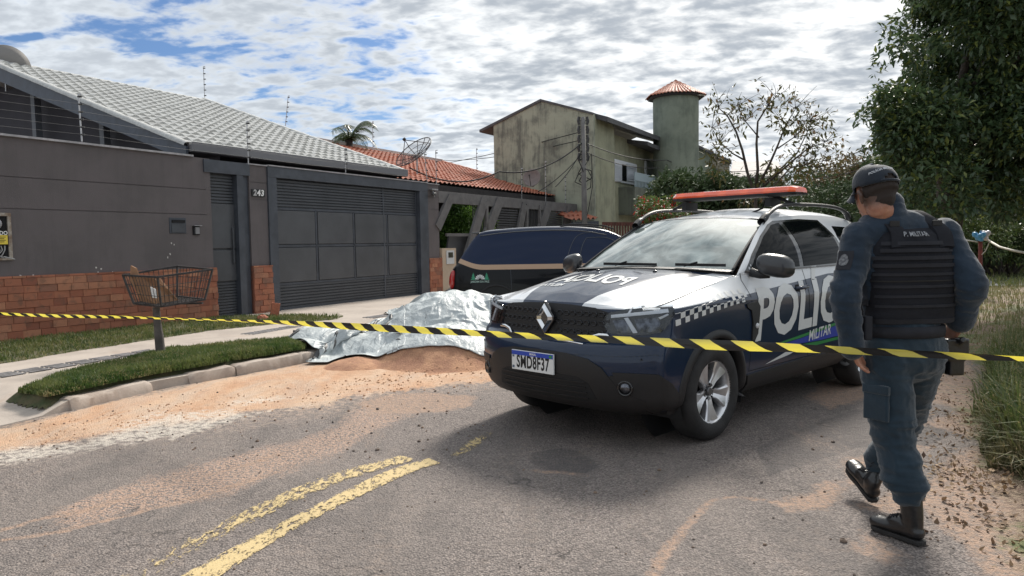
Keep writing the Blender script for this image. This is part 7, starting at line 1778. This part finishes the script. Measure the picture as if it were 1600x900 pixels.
base_t = list(tips)
for t_ in base_t:
    for _ in range(5):
        d = Vector((r.uniform(-1, 1), r.uniform(-.8, .8), r.uniform(-.1, 1))).normalized()*r.uniform(.35, .8); m1 = t_+d*.5+Vector((r.uniform(-.05, .05), 0, r.uniform(-.04, .06))); mb.tube([t_, m1, t_+d], [.009, .006, .003], 5); tips.append(t_+d); tips.append(m1)
mb.build('trunk', BARK, T2, smooth=True)
cl2 = [(p.x, p.y, p.z-.10, .16, .2) for p in tips if r.random() < .5]; 
for a, b in ((1128, 240), (1125, 262), (1120, 250), (1115, 225), (1215, 255), (1245, 262), (1262, 262), (1238, 278), (1210, 300), (1195, 290), (1222, 285)): p = aty(a, b, 18.8); cl2.append((p.x, p.y, p.z, .30, .35))
leaves('leaf', cl2, 1500, .15, leafm('drying_leaves', (0.045, 0.055, 0.02), (0.09, 0.085, 0.03), (0.18, 0.11, 0.05), .35, .5), T2, 8, aspect=2.8, shell=.1)
# ---- palm behind the grey roof
T3 = thing('palm_tree', 'palm crown showing above the hip of the grey roof', 'palm tree', aty(543, 300, 27)); T3.location.z = 0; pc = aty(545, 219, 27); mb = MB(); mb.tube([(pc.x, pc.y, 0), (pc.x+.1, pc.y, pc.z*.5), tuple(pc)], [.2, .16, .14], 10); mb.build('trunk', BARK, T3, smooth=True)
r = random.Random(5); PLM = leafm('palm_leaves', (0.035, 0.06, 0.02), (0.06, 0.09, 0.03), None, .25, .4)
for k in range(17):
    a = 2*pi*k/15+r.uniform(-.2, .2); L_ = r.uniform(.8, 1.05); up = r.uniform(.5, 1.9); mb = MB(); pts = []
    for q in np.linspace(0, 1, 9): pts.append(pc+Vector((cos(a)*L_*q, sin(a)*L_*q, up*q*1.0-1.15*q*q*(.6+.4*L_))))
    mb.tube(pts, list(np.linspace(.02, .005, 9)), 5)
    for i in range(1, 9):
        for jj in range(3):
            c = pts[i-1].lerp(pts[i], jj/3); t_ = (pts[i]-pts[i-1]).normalized(); s_ = t_.cross(UPV).normalized()
            for e in (1, -1): tip = c+s_*(e*.30*sin(pi*(.15+.8*i/9)))+t_*.16-UPV*.12; mb.add([c, c+t_*.035, tip, tip-t_*.01], [(0, 1, 2, 3)])
    mb.build('frond', PLM, T3, fix=False)
# ================================================================== NEIGHBOUR WITH THE RED TILED ROOF
H2 = thing('red_roof_house', 'low house with a red clay tiled roof behind a grey gabled fence', 'house', wp(14, -3, 0))
OE2 = -0.9; s1_, z1_ = won(900, 311, OE2); s0_ = s_r-2.2; PE2 = wp(s0_, OE2, z1_); PIT2 = 0.30; upv2 = (-WNRM+UPV*PIT2).normalized(); nrm2 = WDIR.cross(upv2).normalized(); nrm2 = nrm2 if nrm2.z > 0 else -nrm2
def on2(px, py): return atp(px, py, PE2, nrm2)
q1, q2, q3 = on2(576, 234), on2(690, 254), on2(896, 305)
tile_roof('roof', [PE2, wp(s1_, OE2, z1_), q2, q1, PE2+upv2*((q1-PE2).dot(upv2))], WDIR, upv2, nrm2, REDT, H2, per=0.23, row=0.36, amp=0.035, step=0.04, seed=4, org=PE2, stagger=False)
mb = MB(); ridge_caps(mb, wp(s1_, OE2, z1_)+nrm2*.03, q2+nrm2*.03, .13, .4); mb.build('ridge_tiles', REDT, H2, auto=.6)
mb = MB(); mb.bar(q1-WDIR*3+UPV*.05, q2+UPV*.05, .12, .16); mb.build('parapet_flashing', mat('pale_flashing', (0.5, 0.48, 0.45), .7, var=.2, vscale=6), H2)
mb = MB(); bk_ = -WNRM*5-UPV*1.6; mb.add([q1, q2, q2+bk_, q1+bk_, wp(s1_, OE2, z1_)], [(0, 1, 2, 3), (1, 4, 2)]); mb.build('back_slope', REDT, H2)
mb = MB(); wbox(mb, s0_, s1_-.3, -3.0, -2.85, 0.1, z1_+.2); wbox(mb, s0_, s1_-.05, -3.0, OE2-.02, z1_-.12, z1_-.08); wbox(mb, s0_, s1_-.02, OE2-.04, OE2-.0, z1_-.2, z1_-.03)
mb.build('house_wall', mat('dark_wood', (0.035, 0.03, 0.03), .8, var=.3, vscale=4), H2)
mb = MB()
for k in range(16): s_ = s0_+.4+k*(s1_-s0_-.6)/15; mb.bar(wp(s_, OE2-.06, z1_-.06), wp(s_, OE2-2.0, z1_-.06+2*PIT2*.9), .06, .10)
mb.build('rafters', mat('dark_wood', (0.035, 0.03, 0.03), .8), H2)
# fence of the red-roofed house
F2M = mat('fence_grey', (0.125, 0.12, 0.12), .6, var=.2, vscale=5); F2D = mat('fence_slats', (0.045, 0.045, 0.05), .6)
fe = thing('front_fence', 'dark grey steel fence with slanted braces and louvred bays', 'fence', wp(10.7, 0, 0))
S_END = won(940, 330, 0)[0]
mb = MB(); wbox(mb, 10.69, S_END, -.12, .0, 2.50, 2.80); mb.build('top_beam', F2M, fe, bevel=.004)
def brace(a, b, w=.2, up=(0, 0, 1)):
    s0, z0 = won(*a); s1, z1 = won(*b); mb = MB(); q = wp(s1, .0, z1+.05); p = wp(s0, .0, z0); p = q+(p-q)*(1.0 if a[0] < 700 else min(2.4, (z1-.3)/max(z1-z0, .1))); mb.bar(p, q, .08, w, up=WNRM.cross(q-p).normalized()); mb.build('brace', F2M, fe)
brace((683, 356), (704, 311), .26); brace((740, 367), (756, 316), .34); brace((760, 352), (760, 318), .12); brace((766, 351), (780, 317), .36); brace((813, 351), (819, 321), .30); brace((823, 351), (823, 321), .12); brace((847, 351), (857, 323), .40); brace((843, 351), (843, 323), .08); brace((884, 350), (888, 327), .36); brace((890, 350), (890, 327), .14)
def bay(px0, px1, kind, zt=2.5, zb=.3):
    s0, s1 = won(px0, 340)[0], won(px1, 340)[0]; mb = MB()
    if kind == 'louvre':
        z = zb
        while z < zt: wbox(mb, s0, s1, -.09, -.05, z, z+.05); z += .075
    elif kind == 'bars':
        s = s0
        while s < s1: wbox(mb, s, s+.025, -.08, -.055, zb, zt); s += .11
    else:
        for s in np.arange(s0, s1, .28): wbox(mb, s, s+.02, -.08, -.06, zb, zt)
        for z in np.arange(1.5, zt, .28): wbox(mb, s0, s1, -.08, -.06, z, z+.02)
    mb.build('infill_'+kind, F2D, fe)
bay(779, 812, 'louvre'); bay(820, 842, 'bars'); bay(857, 880, 'louvre'); bay(892, 938, 'grid'); bay(742, 758, 'bars')
mb = MB(); wbox(mb, S_END-.12, S_END+.02, -.14, .02, .1, 2.84); wbox(mb, 10.69, S_END, -.1, -.04, .1, .55); wbox(mb, won(700, 352)[0], won(790, 352)[0], -.09, -.03, 1.62, 1.70); mb.build('end_post', F2M, fe)
mb = MB(); s0, s1 = won(702, 360)[0], won(745, 360)[0]; G = [wp(s0, -.2, .55), wp(s0+.3, -.2, 1.66), wp(s1, -.2, 1.66), wp(s1, -.2, .55)]; mb.prism(G, (0, 0, 0), -WNRM*.05); mb.build('gate_leaf', mat('gate_leaf_grey', (.07, .072, .078), .5), fe)
# topiary bush inside
bush('garden_shrub', 'round clipped hedge bush glowing green inside the grey fence', 690, 748, 330, 400, 22.2, 23.6, 34, .40, .6, 20000, .095, leafm('hedge_leaves', (0.05, 0.11, 0.02), (0.11, 0.20, 0.035), None, .4, .5), 41, fn=lambda x, y: (x-716)**2+(y-362)**2 < 38**2)
# pieces of roof seen through the grid bay
rt = thing('carport_roof', 'small clay tiled porch roof seen through the far end of the grey fence', 'roof', aty(910, 350, 25)); a = aty(894, 345, 25.5); b_ = aty(934, 343, 26.5); dd = (b_-a).normalized(); uu_ = Vector((-dd.y, dd.x, .35)).normalized(); nn2 = dd.cross(uu_); nn2 = nn2 if nn2.z > 0 else -nn2
tile_roof('tiles', [a, b_, b_+uu_*.9, a+uu_*.9], dd, uu_, nn2, REDT, rt, org=a, per=.26, row=.4, amp=.06)
mb = MB(); mb.bar(a-UPV*.15, b_-UPV*.15, .1, .2); mb.bar(a-UPV*.15+dd*.1, Vector((a.x, a.y, 0))+dd*.1, .1, .1); mb.bar(b_-UPV*.15-dd*.1, Vector((b_.x, b_.y, 0))-dd*.1, .1, .1); mb.build('beam', FRAMEM, rt)
# cream utility wall with meter
uw = thing('utility_wall', 'short cream wall with a white meter box beside the brick pillar', 'wall', wp(10.75, 0, 0)); s0, s1 = won(690, 420)[0]+.02, won(712, 420)[0]
mb = MB(); wbox(mb, s0, s1, -.2, .02, .08, 1.30); mb.build('wall_block', plaster('cream_plaster', (0.50, 0.40, 0.30), .35), uw)
mb = MB(); wbox(mb, s0+.17, s1-.13, .021, .05, .88, 1.24); mbx = mb.build('meter_cover', mat('meter_white', (.55, .57, .58), .5), uw, bevel=.004)
mb = MB(); wbox(mb, s0+.24, s1-.2, .051, .058, 1.05, 1.19); mb.build('meter_window', GLOSSB, mbx)
# red fence/wall beyond with flowers
lw = thing('low_fence', 'low rusty red fence with barbed top beyond the grey fence', 'fence', aty(975, 350, 24)); mb = MB(); a = aty(942, 350, 24.5); b_ = aty(1045, 345, 27); a.z = 0; b_.z = 0
for k in range(26): p = a.lerp(b_, k/25); mb.bar(p, p+UPV*2.05, .05, .05)
mb.bar(a+UPV*2.0, b_+UPV*2.0, .05, .12); mb.bar(a+UPV*1.2, b_+UPV*1.2, .05, .08); mb.build('bars', mat('rust_red', (.12, .045, .035), .8, var=.3, vscale=5), lw)
mb = MB(); mb.bar(a+UPV*.7-Vector((0, -.1, 0)), b_+UPV*.7, .1, 1.4); mb.build('base_wall', mat('old_wall', (.12, .10, .09), .9, var=.3, vscale=2), lw)
# ================================================================== GREEN TWO-STOREY HOUSE WITH THE TOWER
GP = plaster('green_plaster', (0.36, 0.375, 0.29), .45, .75, dark=(0.10, 0.105, 0.09)); GP2 = plaster('green_plaster_front', (0.36, 0.36, 0.25), .35, .25, dark=(0.10, 0.105, 0.08)); TW = plaster('tower_plaster', (0.25, 0.285, 0.23), .45, .35, dark=(0.10, 0.12, 0.10))
g2 = thing('green_house', 'weathered pale green two-storey house with a gable wall and balcony', 'house', aty(927, 380, 27)); g2.location.z = 0
GC = aty(927, 300, 27); GC.z = 0
def ong(px, py): return atp(px, py, GC, WDIR)            # gable plane
def onf(px, py, o=0.0): return atp(px, py, GC+WNRM*o, WNRM)    # street facade plane
gl_ = ong(771, 192); ga = ong(845, 157); gr_ = ong(927, 178)
def fl_(p, z=0.0): return Vector((p.x, p.y, z))
mb = MB(); mb.prism([fl_(gl_), fl_(gr_), gr_, ga, gl_], (0, 0, 0), WDIR*.15); mb.build('gable_wall', GP, g2)
zf = gr_.z; s_step = (onf(958, 250)-GC).dot(WDIR); fend = (onf(1040, 260)-GC).dot(WDIR); z_sill = onf(1000, 300).z
def gbox(mb, s0, s1, o0, o1, z0, z1):
    ps = [GC+WDIR*s+WNRM*o+UPV*z for s in (s0, s1) for o in (o0, o1) for z in (z0, z1)]; return mb.add(ps, [(0, 1, 3, 2), (4, 6, 7, 5), (0, 4, 5, 1), (2, 3, 7, 6), (0, 2, 6, 4), (1, 5, 7, 3)])
mb = MB(); gbox(mb, .16, s_step, -.15, 0, 0, zf-.05); gbox(mb, s_step, s_step+.15, -.8, 0, 0, zf-.2); gbox(mb, s_step, fend+1.5, -.95, -.45, 0, zf-.3); mb.build('front_wall', GP2, g2)
DKR = mat('dark_roof_edge', (.075, .075, .08), .7, var=.25, vscale=3)
# roof slabs
mb = MB()
def slab(p, q, ext, th=.14): mb.add([p, q, q+ext, p+ext, p-UPV*th, q-UPV*th, q+ext-UPV*th, p+ext-UPV*th], [(0, 1, 2, 3), (4, 7, 6, 5), (0, 4, 5, 1), (1, 5, 6, 2), (2, 6, 7, 3), (3, 7, 4, 0)])
ovl = ong(750, 205); slab(ovl-WDIR*.05+UPV*.05, ga-WDIR*.05+UPV*.05, WDIR*11, .1); dR = (gr_-ga); ovr = gr_+dR.normalized()*.45; slab(ga-WDIR*.05+UPV*.052, gr_-WDIR*.05+UPV*.05, WDIR*.35, .08)
slab(ga+WDIR*.3+UPV*.05, ovr+WDIR*.3+UPV*.05, WDIR*(fend+1.2), .18)
mb.build('roof', DKR, g2)
mb = MB(); a = onf(1012, 221, .45); b_ = onf(1062, 243, .45); slab(a, b_, -WNRM*2.2+UPV*.4, .16); a = onf(990, 205, .3); b_ = onf(1030, 203, .3); slab(onf(992, 206, -2), onf(1032, 212, -2), -WNRM*1.5+UPV*.5, .15); mb.build('porch_roof', DKR, g2)
# window with white shutters
def frect(name, px0, py0, px1, py1, o, th, mt, par):
    a = onf(px0, py0, o); b_ = onf(px1, py1, o); s0, s1 = (a-GC).dot(WDIR), (b_-GC).dot(WDIR); mb = MB(); gbox(mb, s0, s1, o-th, o, min(a.z, b_.z), max(a.z, b_.z)); return mb.build(name, mt, par)
WSH = mat('white_shutter', (.72, .74, .78), .5); BLG = mat('balcony_blue', (.34, .42, .46), .5)
fw = frect('window', 959, 283, 995, 257, -.40, .06, WSH, g2)
frect('pane', 973, 282, 979, 258, -.375, .02, GLASSD, fw)
for k in range(10):
    for (x0, x1) in ((961, 972), (980, 994)): frect('shutter_slat', x0, 282-k*2.45, x1, 281-k*2.45, -.365, .02, mat('shutter_grey', (.55, .58, .62), .6), fw)
frect('balcony_door', 1011, 296, 1022, 254, -.40, .05, GLASSD, g2); frect('door_frame', 1009, 297, 1011, 252, -.38, .06, WSH, g2); frect('door_frame', 1022, 297, 1024, 252, -.38, .06, WSH, g2)
bl = frect('balcony', 992, 335, 1040, 300, .25, 1.0, plaster('balcony_plaster', (.17, .185, .15), .5, .5), g2)
frect('railing_rail', 992, 281.5, 1040, 279.5, .22, .04, BLG, bl)
for k in range(22): x = 992.5+k*2.2; frect('baluster', x, 300, x+.6, 281, .21, .03, BLG, bl)
mb = MB(); q = onf(1034, 250, .1); gbox(mb, (q-GC).dot(WDIR), (q-GC).dot(WDIR)+.2, -.05, .15, onf(1034, 300, .1).z, zf-.9); mb.build('column', GP2, g2)
# round tower
tc_ = aty(1056, 250, 33); tR = 33.5*34/F_PX; tz = aty(1056, 146, 33).z
mb = MB(); mb.lathe([(tR, 0), (tR, aty(1056, 186, 33).z), (tR*1.004, aty(1056, 185.7, 33).z), (tR*1.004, tz)], 40, Matrix.Translation((tc_.x, tc_.y, 0))); twr = mb.build('tower', TW, g2, auto=.6)
mb = MB(); nT = 48; G = []; apex = aty(1057, 126, 33).z; ez = aty(1056, 153, 33).z
for i, q in enumerate(np.linspace(0, 1, 14)):
    row = []
    for k in range(nT*4+1):
        a = 2*pi*k/(nT*4); rf = tR*1.25*(1-q)+.02; oct_ = 1/cos(((a+pi/8) % (pi/4))-pi/8); w_ = .05*abs(sin(a*nT/2))*(1-q*.7); row.append((tc_.x+rf*oct_*cos(a), tc_.y+rf*oct_*sin(a), ez+(apex-ez)*q+w_+(.03 if i % 2 else 0)))
    G.append(row)
mb.grid(G); mb.build('tower_roof', REDT, twr, auto=.7)
mb = MB(); mb.lathe([(tR*.9, ez-.05), (tR*1.24, ez-.06), (tR*1.24, ez+.03)], 8, Matrix.Translation((tc_.x, tc_.y, 0)) @ Matrix.Rotation(pi/8, 4, 'Z')); mb.build('tower_eave', mat('dark_wood', (.035, .03, .03), .8), twr)
# buildings right of the tower
o3 = thing('rear_house', 'greenish annex with a sloping roof edge behind the tower', 'house', aty(1115, 380, 37)); o3.location.z = 0
def quadwall(pts, Y, th, name, mt, par):
    P = [aty(a, b, Y) for a, b in pts]; mb = MB(); mb.prism(P, (0, 0, 0), (0, th, 0)); return mb.build(name, mt, par)
quadwall([(1088, 380), (1088, 229), (1113, 241), (1113, 380)], 37, 3, 'wall', TW, o3); quadwall([(1086, 228), (1086, 224), (1116, 238), (1116, 243)], 36.8, 3.4, 'roof', DKR, o3)
quadwall([(1113.5, 380), (1113.5, 242), (1140, 253), (1140, 380)], 38, 3, 'wall', plaster('beige_plaster', (.36, .34, .28), .4, .3), o3); quadwall([(1113, 243), (1113, 238), (1143, 250), (1143, 256)], 37.8, 3.4, 'roof', DKR, o3); quadwall([(1117, 300), (1117, 262), (1136, 270), (1136, 300)], 37.9, .08, 'window', mat('shutter_brown', (.12, .11, .10), .6), o3)
o4 = thing('rear_house', 'pale bluish house with a light corrugated roof behind the bare tree', 'house', aty(1180, 380, 44)); o4.location.z = 0
quadwall([(1160, 380), (1160, 272), (1222, 270), (1222, 380)], 44, 4, 'wall', plaster('blue_plaster', (.30, .34, .38), .3), o4)
a, b_, c_, d_ = aty(1140, 276, 43), aty(1228, 274, 43), aty(1215, 252, 49), aty(1145, 252, 49); mb = MB(); mb.add([a, b_, c_, d_, a-UPV*.15, b_-UPV*.15, c_-UPV*.15, d_-UPV*.15], [(0, 1, 2, 3), (4, 7, 6, 5), (0, 4, 5, 1), (1, 5, 6, 2), (2, 6, 7, 3), (3, 7, 4, 0)]); mb.build('roof', mat('old_fibre_roof', (.40, .37, .35), .8, var=.2, vscale=2), o4)
o5 = thing('rear_house', 'white house glimpsed in the gap under the big tree', 'house', aty(1530, 380, 60)); o5.location.z = 0; quadwall([(1470, 380), (1470, 318), (1600, 312), (1600, 380)], 60, 4, 'wall', plaster('white_plaster', (.6, .6, .6), .3), o5); quadwall([(1465, 318), (1530, 296), (1605, 312)], 59.8, 5, 'roof', REDT, o5)
# ================================================================== DISHES, POLE, WIRES
def dish(c, R_, aim, label, mesh_=False, mt=None, depth=.22, base=None):
    t_ = thing('satellite_dish', label, 'satellite dish', c, 'dishes on the roofs'); aim = Vector(aim).normalized(); M = Matrix.Translation(c) @ aim.to_track_quat('Z', 'Y').to_matrix().to_4x4()
    if mesh_:
        mb = MB(); 
        for k in range(12):
            a = 2*pi*k/12; mb.tube([M @ Vector((R_*q*cos(a), R_*q*sin(a), depth*R_*2*q*q*.55)) for q in np.linspace(0.05, 1, 8)], .011, 5)
        for q in (.35, .7, 1.0): mb.tube([M @ Vector((R_*q*cos(a), R_*q*sin(a), depth*R_*2*q*q*.55)) for a in np.linspace(0, 2*pi, 33)], .014 if q == 1 else .007, 5, cap=False)
        mb.build('rib_frame', RUST, t_)
        mb = MB(); mb.lathe([(R_*q, depth*R_*2*q*q*.55) for q in np.linspace(.04, 1, 9)], 36, M); mb.build('reflector', mat('dish_net', build=netm), t_, smooth=True)
    else:
        mb = MB(); mb.lathe([(R_*q, depth*R_*q*q) for q in np.linspace(0, 1, 9)]+[(R_*1.01, depth*R_-.012), (R_*.5, depth*R_*.25-.02), (0, -.02)], 36, M); mb.build('reflector', mt, t_, smooth=True)
    f = M @ Vector((0, 0, R_*(.95 if mesh_ else 1.0))); mb = MB()
    for a in ((.5, 2.6, 4.7) if mesh_ else (4.7,)): mb.tube([M @ Vector((R_*.97*cos(a), R_*.97*sin(a), depth*R_*(1.1 if mesh_ else 1))), f], .012, 5)
    mb.tube([f, f+(f-Vector(c))*.10], .05 if mesh_ else .03, 8); mb.build('feed_arm', RUST, t_)
    mb = MB(); b0 = Vector(base) if base is not None else Vector(c)-UPV*(R_*1.1); mb.tube([Vector(c)-aim*.02, b0.lerp(Vector(c), .4), b0], .025, 8); mb.build('mast', STEEL, t_)
def netm(t, b):
    b.inputs['Base Color'].default_value = (.22, .22, .22, 1); tr = t.new('ShaderNodeBsdfTransparent'); mx = t.new('ShaderNodeMixShader', ins={0: .72, 1: b.outputs[0], 2: tr.outputs[0]}); t.l.new(mx.outputs[0], t.n['Material Output'].inputs[0])
dish(aty(651, 243, 22), .62, (-.50, -.50, .70), 'open mesh satellite dish standing on the red roof', True)
dish(aty(832, 279, 26), .32, (-.35, -.9, .25), 'small brownish dish against the green gable wall', mt=mat('dish_brown', (.20, .165, .155), .6, var=.15, vscale=8), depth=.3, base=aty(833, 292, 26.3))
dish(aty(8, 106, 17), .48, (-.3, .9, .35), 'grey dish back peeking over the grey roof at far left', mt=mat('dish_grey', (.20, .19, .18), .6), depth=.35)
PW = mat('pole_concrete', (.16, .155, .15), .85, var=.2, vscale=4)
up_ = thing('utility_pole', 'concrete utility pole with stacked insulators before the green gable wall', 'utility pole', aty(913, 380, 25)); up_.location.z = 0; pb = aty(914, 350, 25); pt = aty(911, 183, 25)
mb = MB(); mb.tube([(pb.x, pb.y, 0), tuple(pt)], [.11, .075], 10); mb.build('pole', PW, up_, smooth=True)
mb = MB()
for k in range(5): z = pt.z-.12-k*.30; mb = MB(); mb.tube([(pt.x-.13, pt.y, z-.13), (pt.x-.16, pt.y, z), (pt.x-.13, pt.y, z+.13)], .05, 8); mb.tube([(pt.x+.13, pt.y, z-.13), (pt.x+.16, pt.y, z), (pt.x+.13, pt.y, z+.13)], .05, 8); mb.bar((pt.x-.16, pt.y, z), (pt.x+.16, pt.y, z), .03, .03); mb.build('insulator_rack', mat('insulator_black', (.03, .03, .03), .4), up_)
r = random.Random(3); mb = MB()
for k in range(7):
    a = r.uniform(0, 6.28); z = pt.z-1.3-r.uniform(0, .8); mb.tube([(pt.x, pt.y, z), (pt.x+.25*cos(a), pt.y+.25*sin(a), z-.1), (pt.x+.3*cos(a+.5), pt.y+.3*sin(a+.5), z-.35), (pt.x, pt.y, z-.5)], .018, 5)
mb.tube([(pt.x+.05, pt.y-.1, pt.z-1.6), aty(924, 240, 24.9), aty(926, 290, 24.9), aty(918, 335, 24.9)], .014, 5); mb.build('cable_loops', MATTB, up_)
def wire(pts, r0, label, sag=0.0):
    P = []; 
    for (a, b) in zip(pts[:-1], pts[1:]):
        A, B = aty(*a), aty(*b)
        for q in np.linspace(0, 1, 13)[:-1]: p = A.lerp(B, q); P.append(p-UPV*(4*q*(1-q)*sag))
    P.append(aty(*pts[-1])); mb = MB(); mb.tube(P, r0, 5); o = mb.build('overhead_wire', MATTB, smooth=True); tag(o, label, 'wire', 'overhead wires')
wire([(911, 222, 25), (780, 268, 23), (640, 262, 21)], .022, 'thick drooping cable from the pole to the red roof', .35)
wire([(911, 218, 25), (640, 244, 60)], .016, 'upper thin wire running left behind the dish', .5)
wire([(911, 205, 25), (560, 268, 60)], .016, 'second thin wire running left behind the dish', .4)
wire([(911, 232, 25), (868, 292, 24)], .014, 'short wire slanting from the pole down to the small dish', .1); wire([(911, 238, 25), (840, 300, 24)], .014, 'lower slanting wire from the pole past the small dish', .12)
wire([(912, 222, 25), (1042, 250, 31), (1090, 252, 40)], .018, 'cable from the pole across the balcony front', .2); wire([(912, 236, 25), (1030, 262, 31)], .016, 'lower cable from the pole across the window', .2)
for k, (y0, y1) in enumerate(((268, 232), (276, 250), (285, 262), (330, 322), (338, 334))): wire([(1110 if k < 3 else 1255, y0, 45), (1360 if k < 3 else 1420, y1, 42)], .02, ['highest', 'second highest', 'third', 'fourth', 'lowest'][k]+' of the wires crossing behind the officer', .4)
for (x, y0, y1, Y, lb) in ((855, 300, 252, 21.5, 'fence post before the green gable, above the braces'), (818, 308, 263, 20.5, 'fence post above the red roof eave'), (886, 322, 275, 23, 'fence post left of the utility pole'), (935, 318, 285, 24.5, 'fence post on the end of the grey fence')):
    b = won(x, y0+4); fence_post(wp(b[0], -.06, 2.8), max(.6, won(x, y1)[1]-2.8), lb, 0, 6, .04)
# ================================================================== RIGHT SIDE: red post, bag, cord, weeds
rpst = thing('red_post', 'weathered red post standing in the grass right of the officer', 'post', aty(1532, 412, 16)); b = aty(1532, 414, 16); t2 = aty(1532, 374, 16); mb = MB(); b.z = gz(b.x, b.y)-.05; mb.tube([b, t2], .042, 10); mb.build('post_shaft', mat('red_wood', (.20, .045, .035), .7, var=.3, vscale=9), rpst, smooth=True)
mb = MB(); mb.tube([t2-UPV*.02, t2+UPV*.012], [.05, .046], 10); mb.build('post_cap', mat('red_wood_dark', (.12, .03, .025), .7), rpst)
r = random.Random(6)
def bag(c, s, mt, label, seed):
    t_ = thing('plastic_bag', label, 'plastic bag', c); mb = MB(); 
    for k in range(5): limb(mb, [Vector(c)+Vector([r.uniform(-1, 1)*s*.7 for _ in range(3)]), Vector(c)+Vector([r.uniform(-1, 1)*s*.7 for _ in range(3)])], [s*.5, s*.4], m=6)
    remesh_build(mb, 'bag_film', mt, t_, .012, 1, lambda q: .012*n3(q, 22, 22, 22, seed)); mb = MB(); mb.tube([Vector(c)+UPV*s*.5, Vector(c)+UPV*s*1.2+Vector((.03, 0, 0))], [.02, .008], 6); mb.build('knot', mt, t_)
bag(t2+Vector((-.04, -.03, .05)), .12, mat('bag_blue', (.10, .36, .62), .35, trans=.1), 'light blue plastic bag tied on top of the red post', 1); bag(t2+Vector((.11, -.02, .08)), .10, mat('bag_white', (.55, .55, .60), .35), 'whitish plastic bag beside the blue one on the post', 2)
CORD = mat('pale_strap', (.55, .52, .44), .6)
mb = MB(); mb.tube([aty(1545, 376, 15.9), aty(1562, 386, 15), aty(1585, 392, 14), aty(1640, 402, 12)], .022, 6); o = mb.build('strap', CORD, smooth=True); tag(o, 'pale strap running from the post off to the right', 'strap')
mb = MB(); mb.tube([aty(1528, 378, 16), aty(1500, 374, 16.5), aty(1440, 374, 17)], .016, 6); o = mb.build('strap', CORD, smooth=True); tag(o, 'thin strap from the post toward the officer elbow', 'strap')
mb = MB(); mb.tube([aty(1546, 378, 15.9), aty(1540, 392, 15.9), aty(1534, 398, 15.9)], .010, 5); o = mb.build('strap_end', CORD); tag(o, 'loose strap end wound round the red post', 'strap')
# street surface beyond the scrub on the right
mb = MB(); mb.add([Vector((11.5, 19, .12)), Vector((40, 19, .12)), Vector((60, 30, .14)), Vector((14.5, 24, .12))], [(0, 1, 2, 3)]); o = mb.build('side_street', mat('far_asphalt', (.22, .22, .23), .8, var=.15, vscale=1), fix=True); tag(o, 'strip of pale asphalt side street beyond the scrub', kind='structure')
# grass and weeds
def zone(pts): return gp(pts, .1)
LITT = leafm('leaf_litter', (0.16, 0.10, 0.06), (0.28, 0.19, 0.11), (0.10, 0.06, 0.04), .1, .8)
r = random.Random(8); cl = []
for _ in range(90):
    p = atz(r.uniform(1425, 1580), r.uniform(500, 860), 0); q = p+Vector((.15, 0, 0)) ; cl.append((q.x, q.y, gz(q.x, q.y)+.012, .28, .012))
o = leaves('leaf_litter', cl, 2600, .035, LITT, None, 12, flat=.25, aspect=1.8, shell=0); tag(o, 'dry brown leaf litter strewn along the dirt verge', 'leaf litter', kind='stuff')
GRS = ((0.05, 0.085, 0.022), (0.14, 0.16, 0.055), (0.30, 0.25, 0.13))
grass_patch('tall_grass', zone([(1545, 560), (1700, 540), (1900, 700), (1800, 800), (1620, 740), (1560, 690), (1530, 640)]), 9000, .52, 0, 'tall arching green grass clump at the right edge of the dirt', 11, GRS, .007, .2, gz, 1.1)
grass_patch('tall_grass', zone([(1540, 640), (1580, 660), (1700, 760), (1620, 745), (1545, 700)]), 2600, .22, 0, 'low weeds and dry blades at the foot of the tall grass', 12, ((0.07, .09, .03), (.20, .18, .09), (.34, .27, .17)), .006, .2, gz, 1.2)
grass_patch('scrub_grass', zone([(1470, 470), (1620, 430), (1900, 430), (1900, 560), (1640, 560), (1540, 550), (1500, 510)]), 16000, .13, 0, 'dry yellowing turf beyond the dirt track', 13, ((.09, .11, .035), (.24, .22, .10), (.38, .31, .17)), .006, .4, gz, .9, .45)
grass_patch('scrub_grass', zone([(1440, 415), (1620, 405), (1900, 415), (1900, 432), (1470, 455)]), 14000, .24, 0, 'greener rough grass below the red post', 14, ((.06, .10, .03), (.16, .18, .06), (.30, .26, .12)), .012, .5, gz, .8, .4)
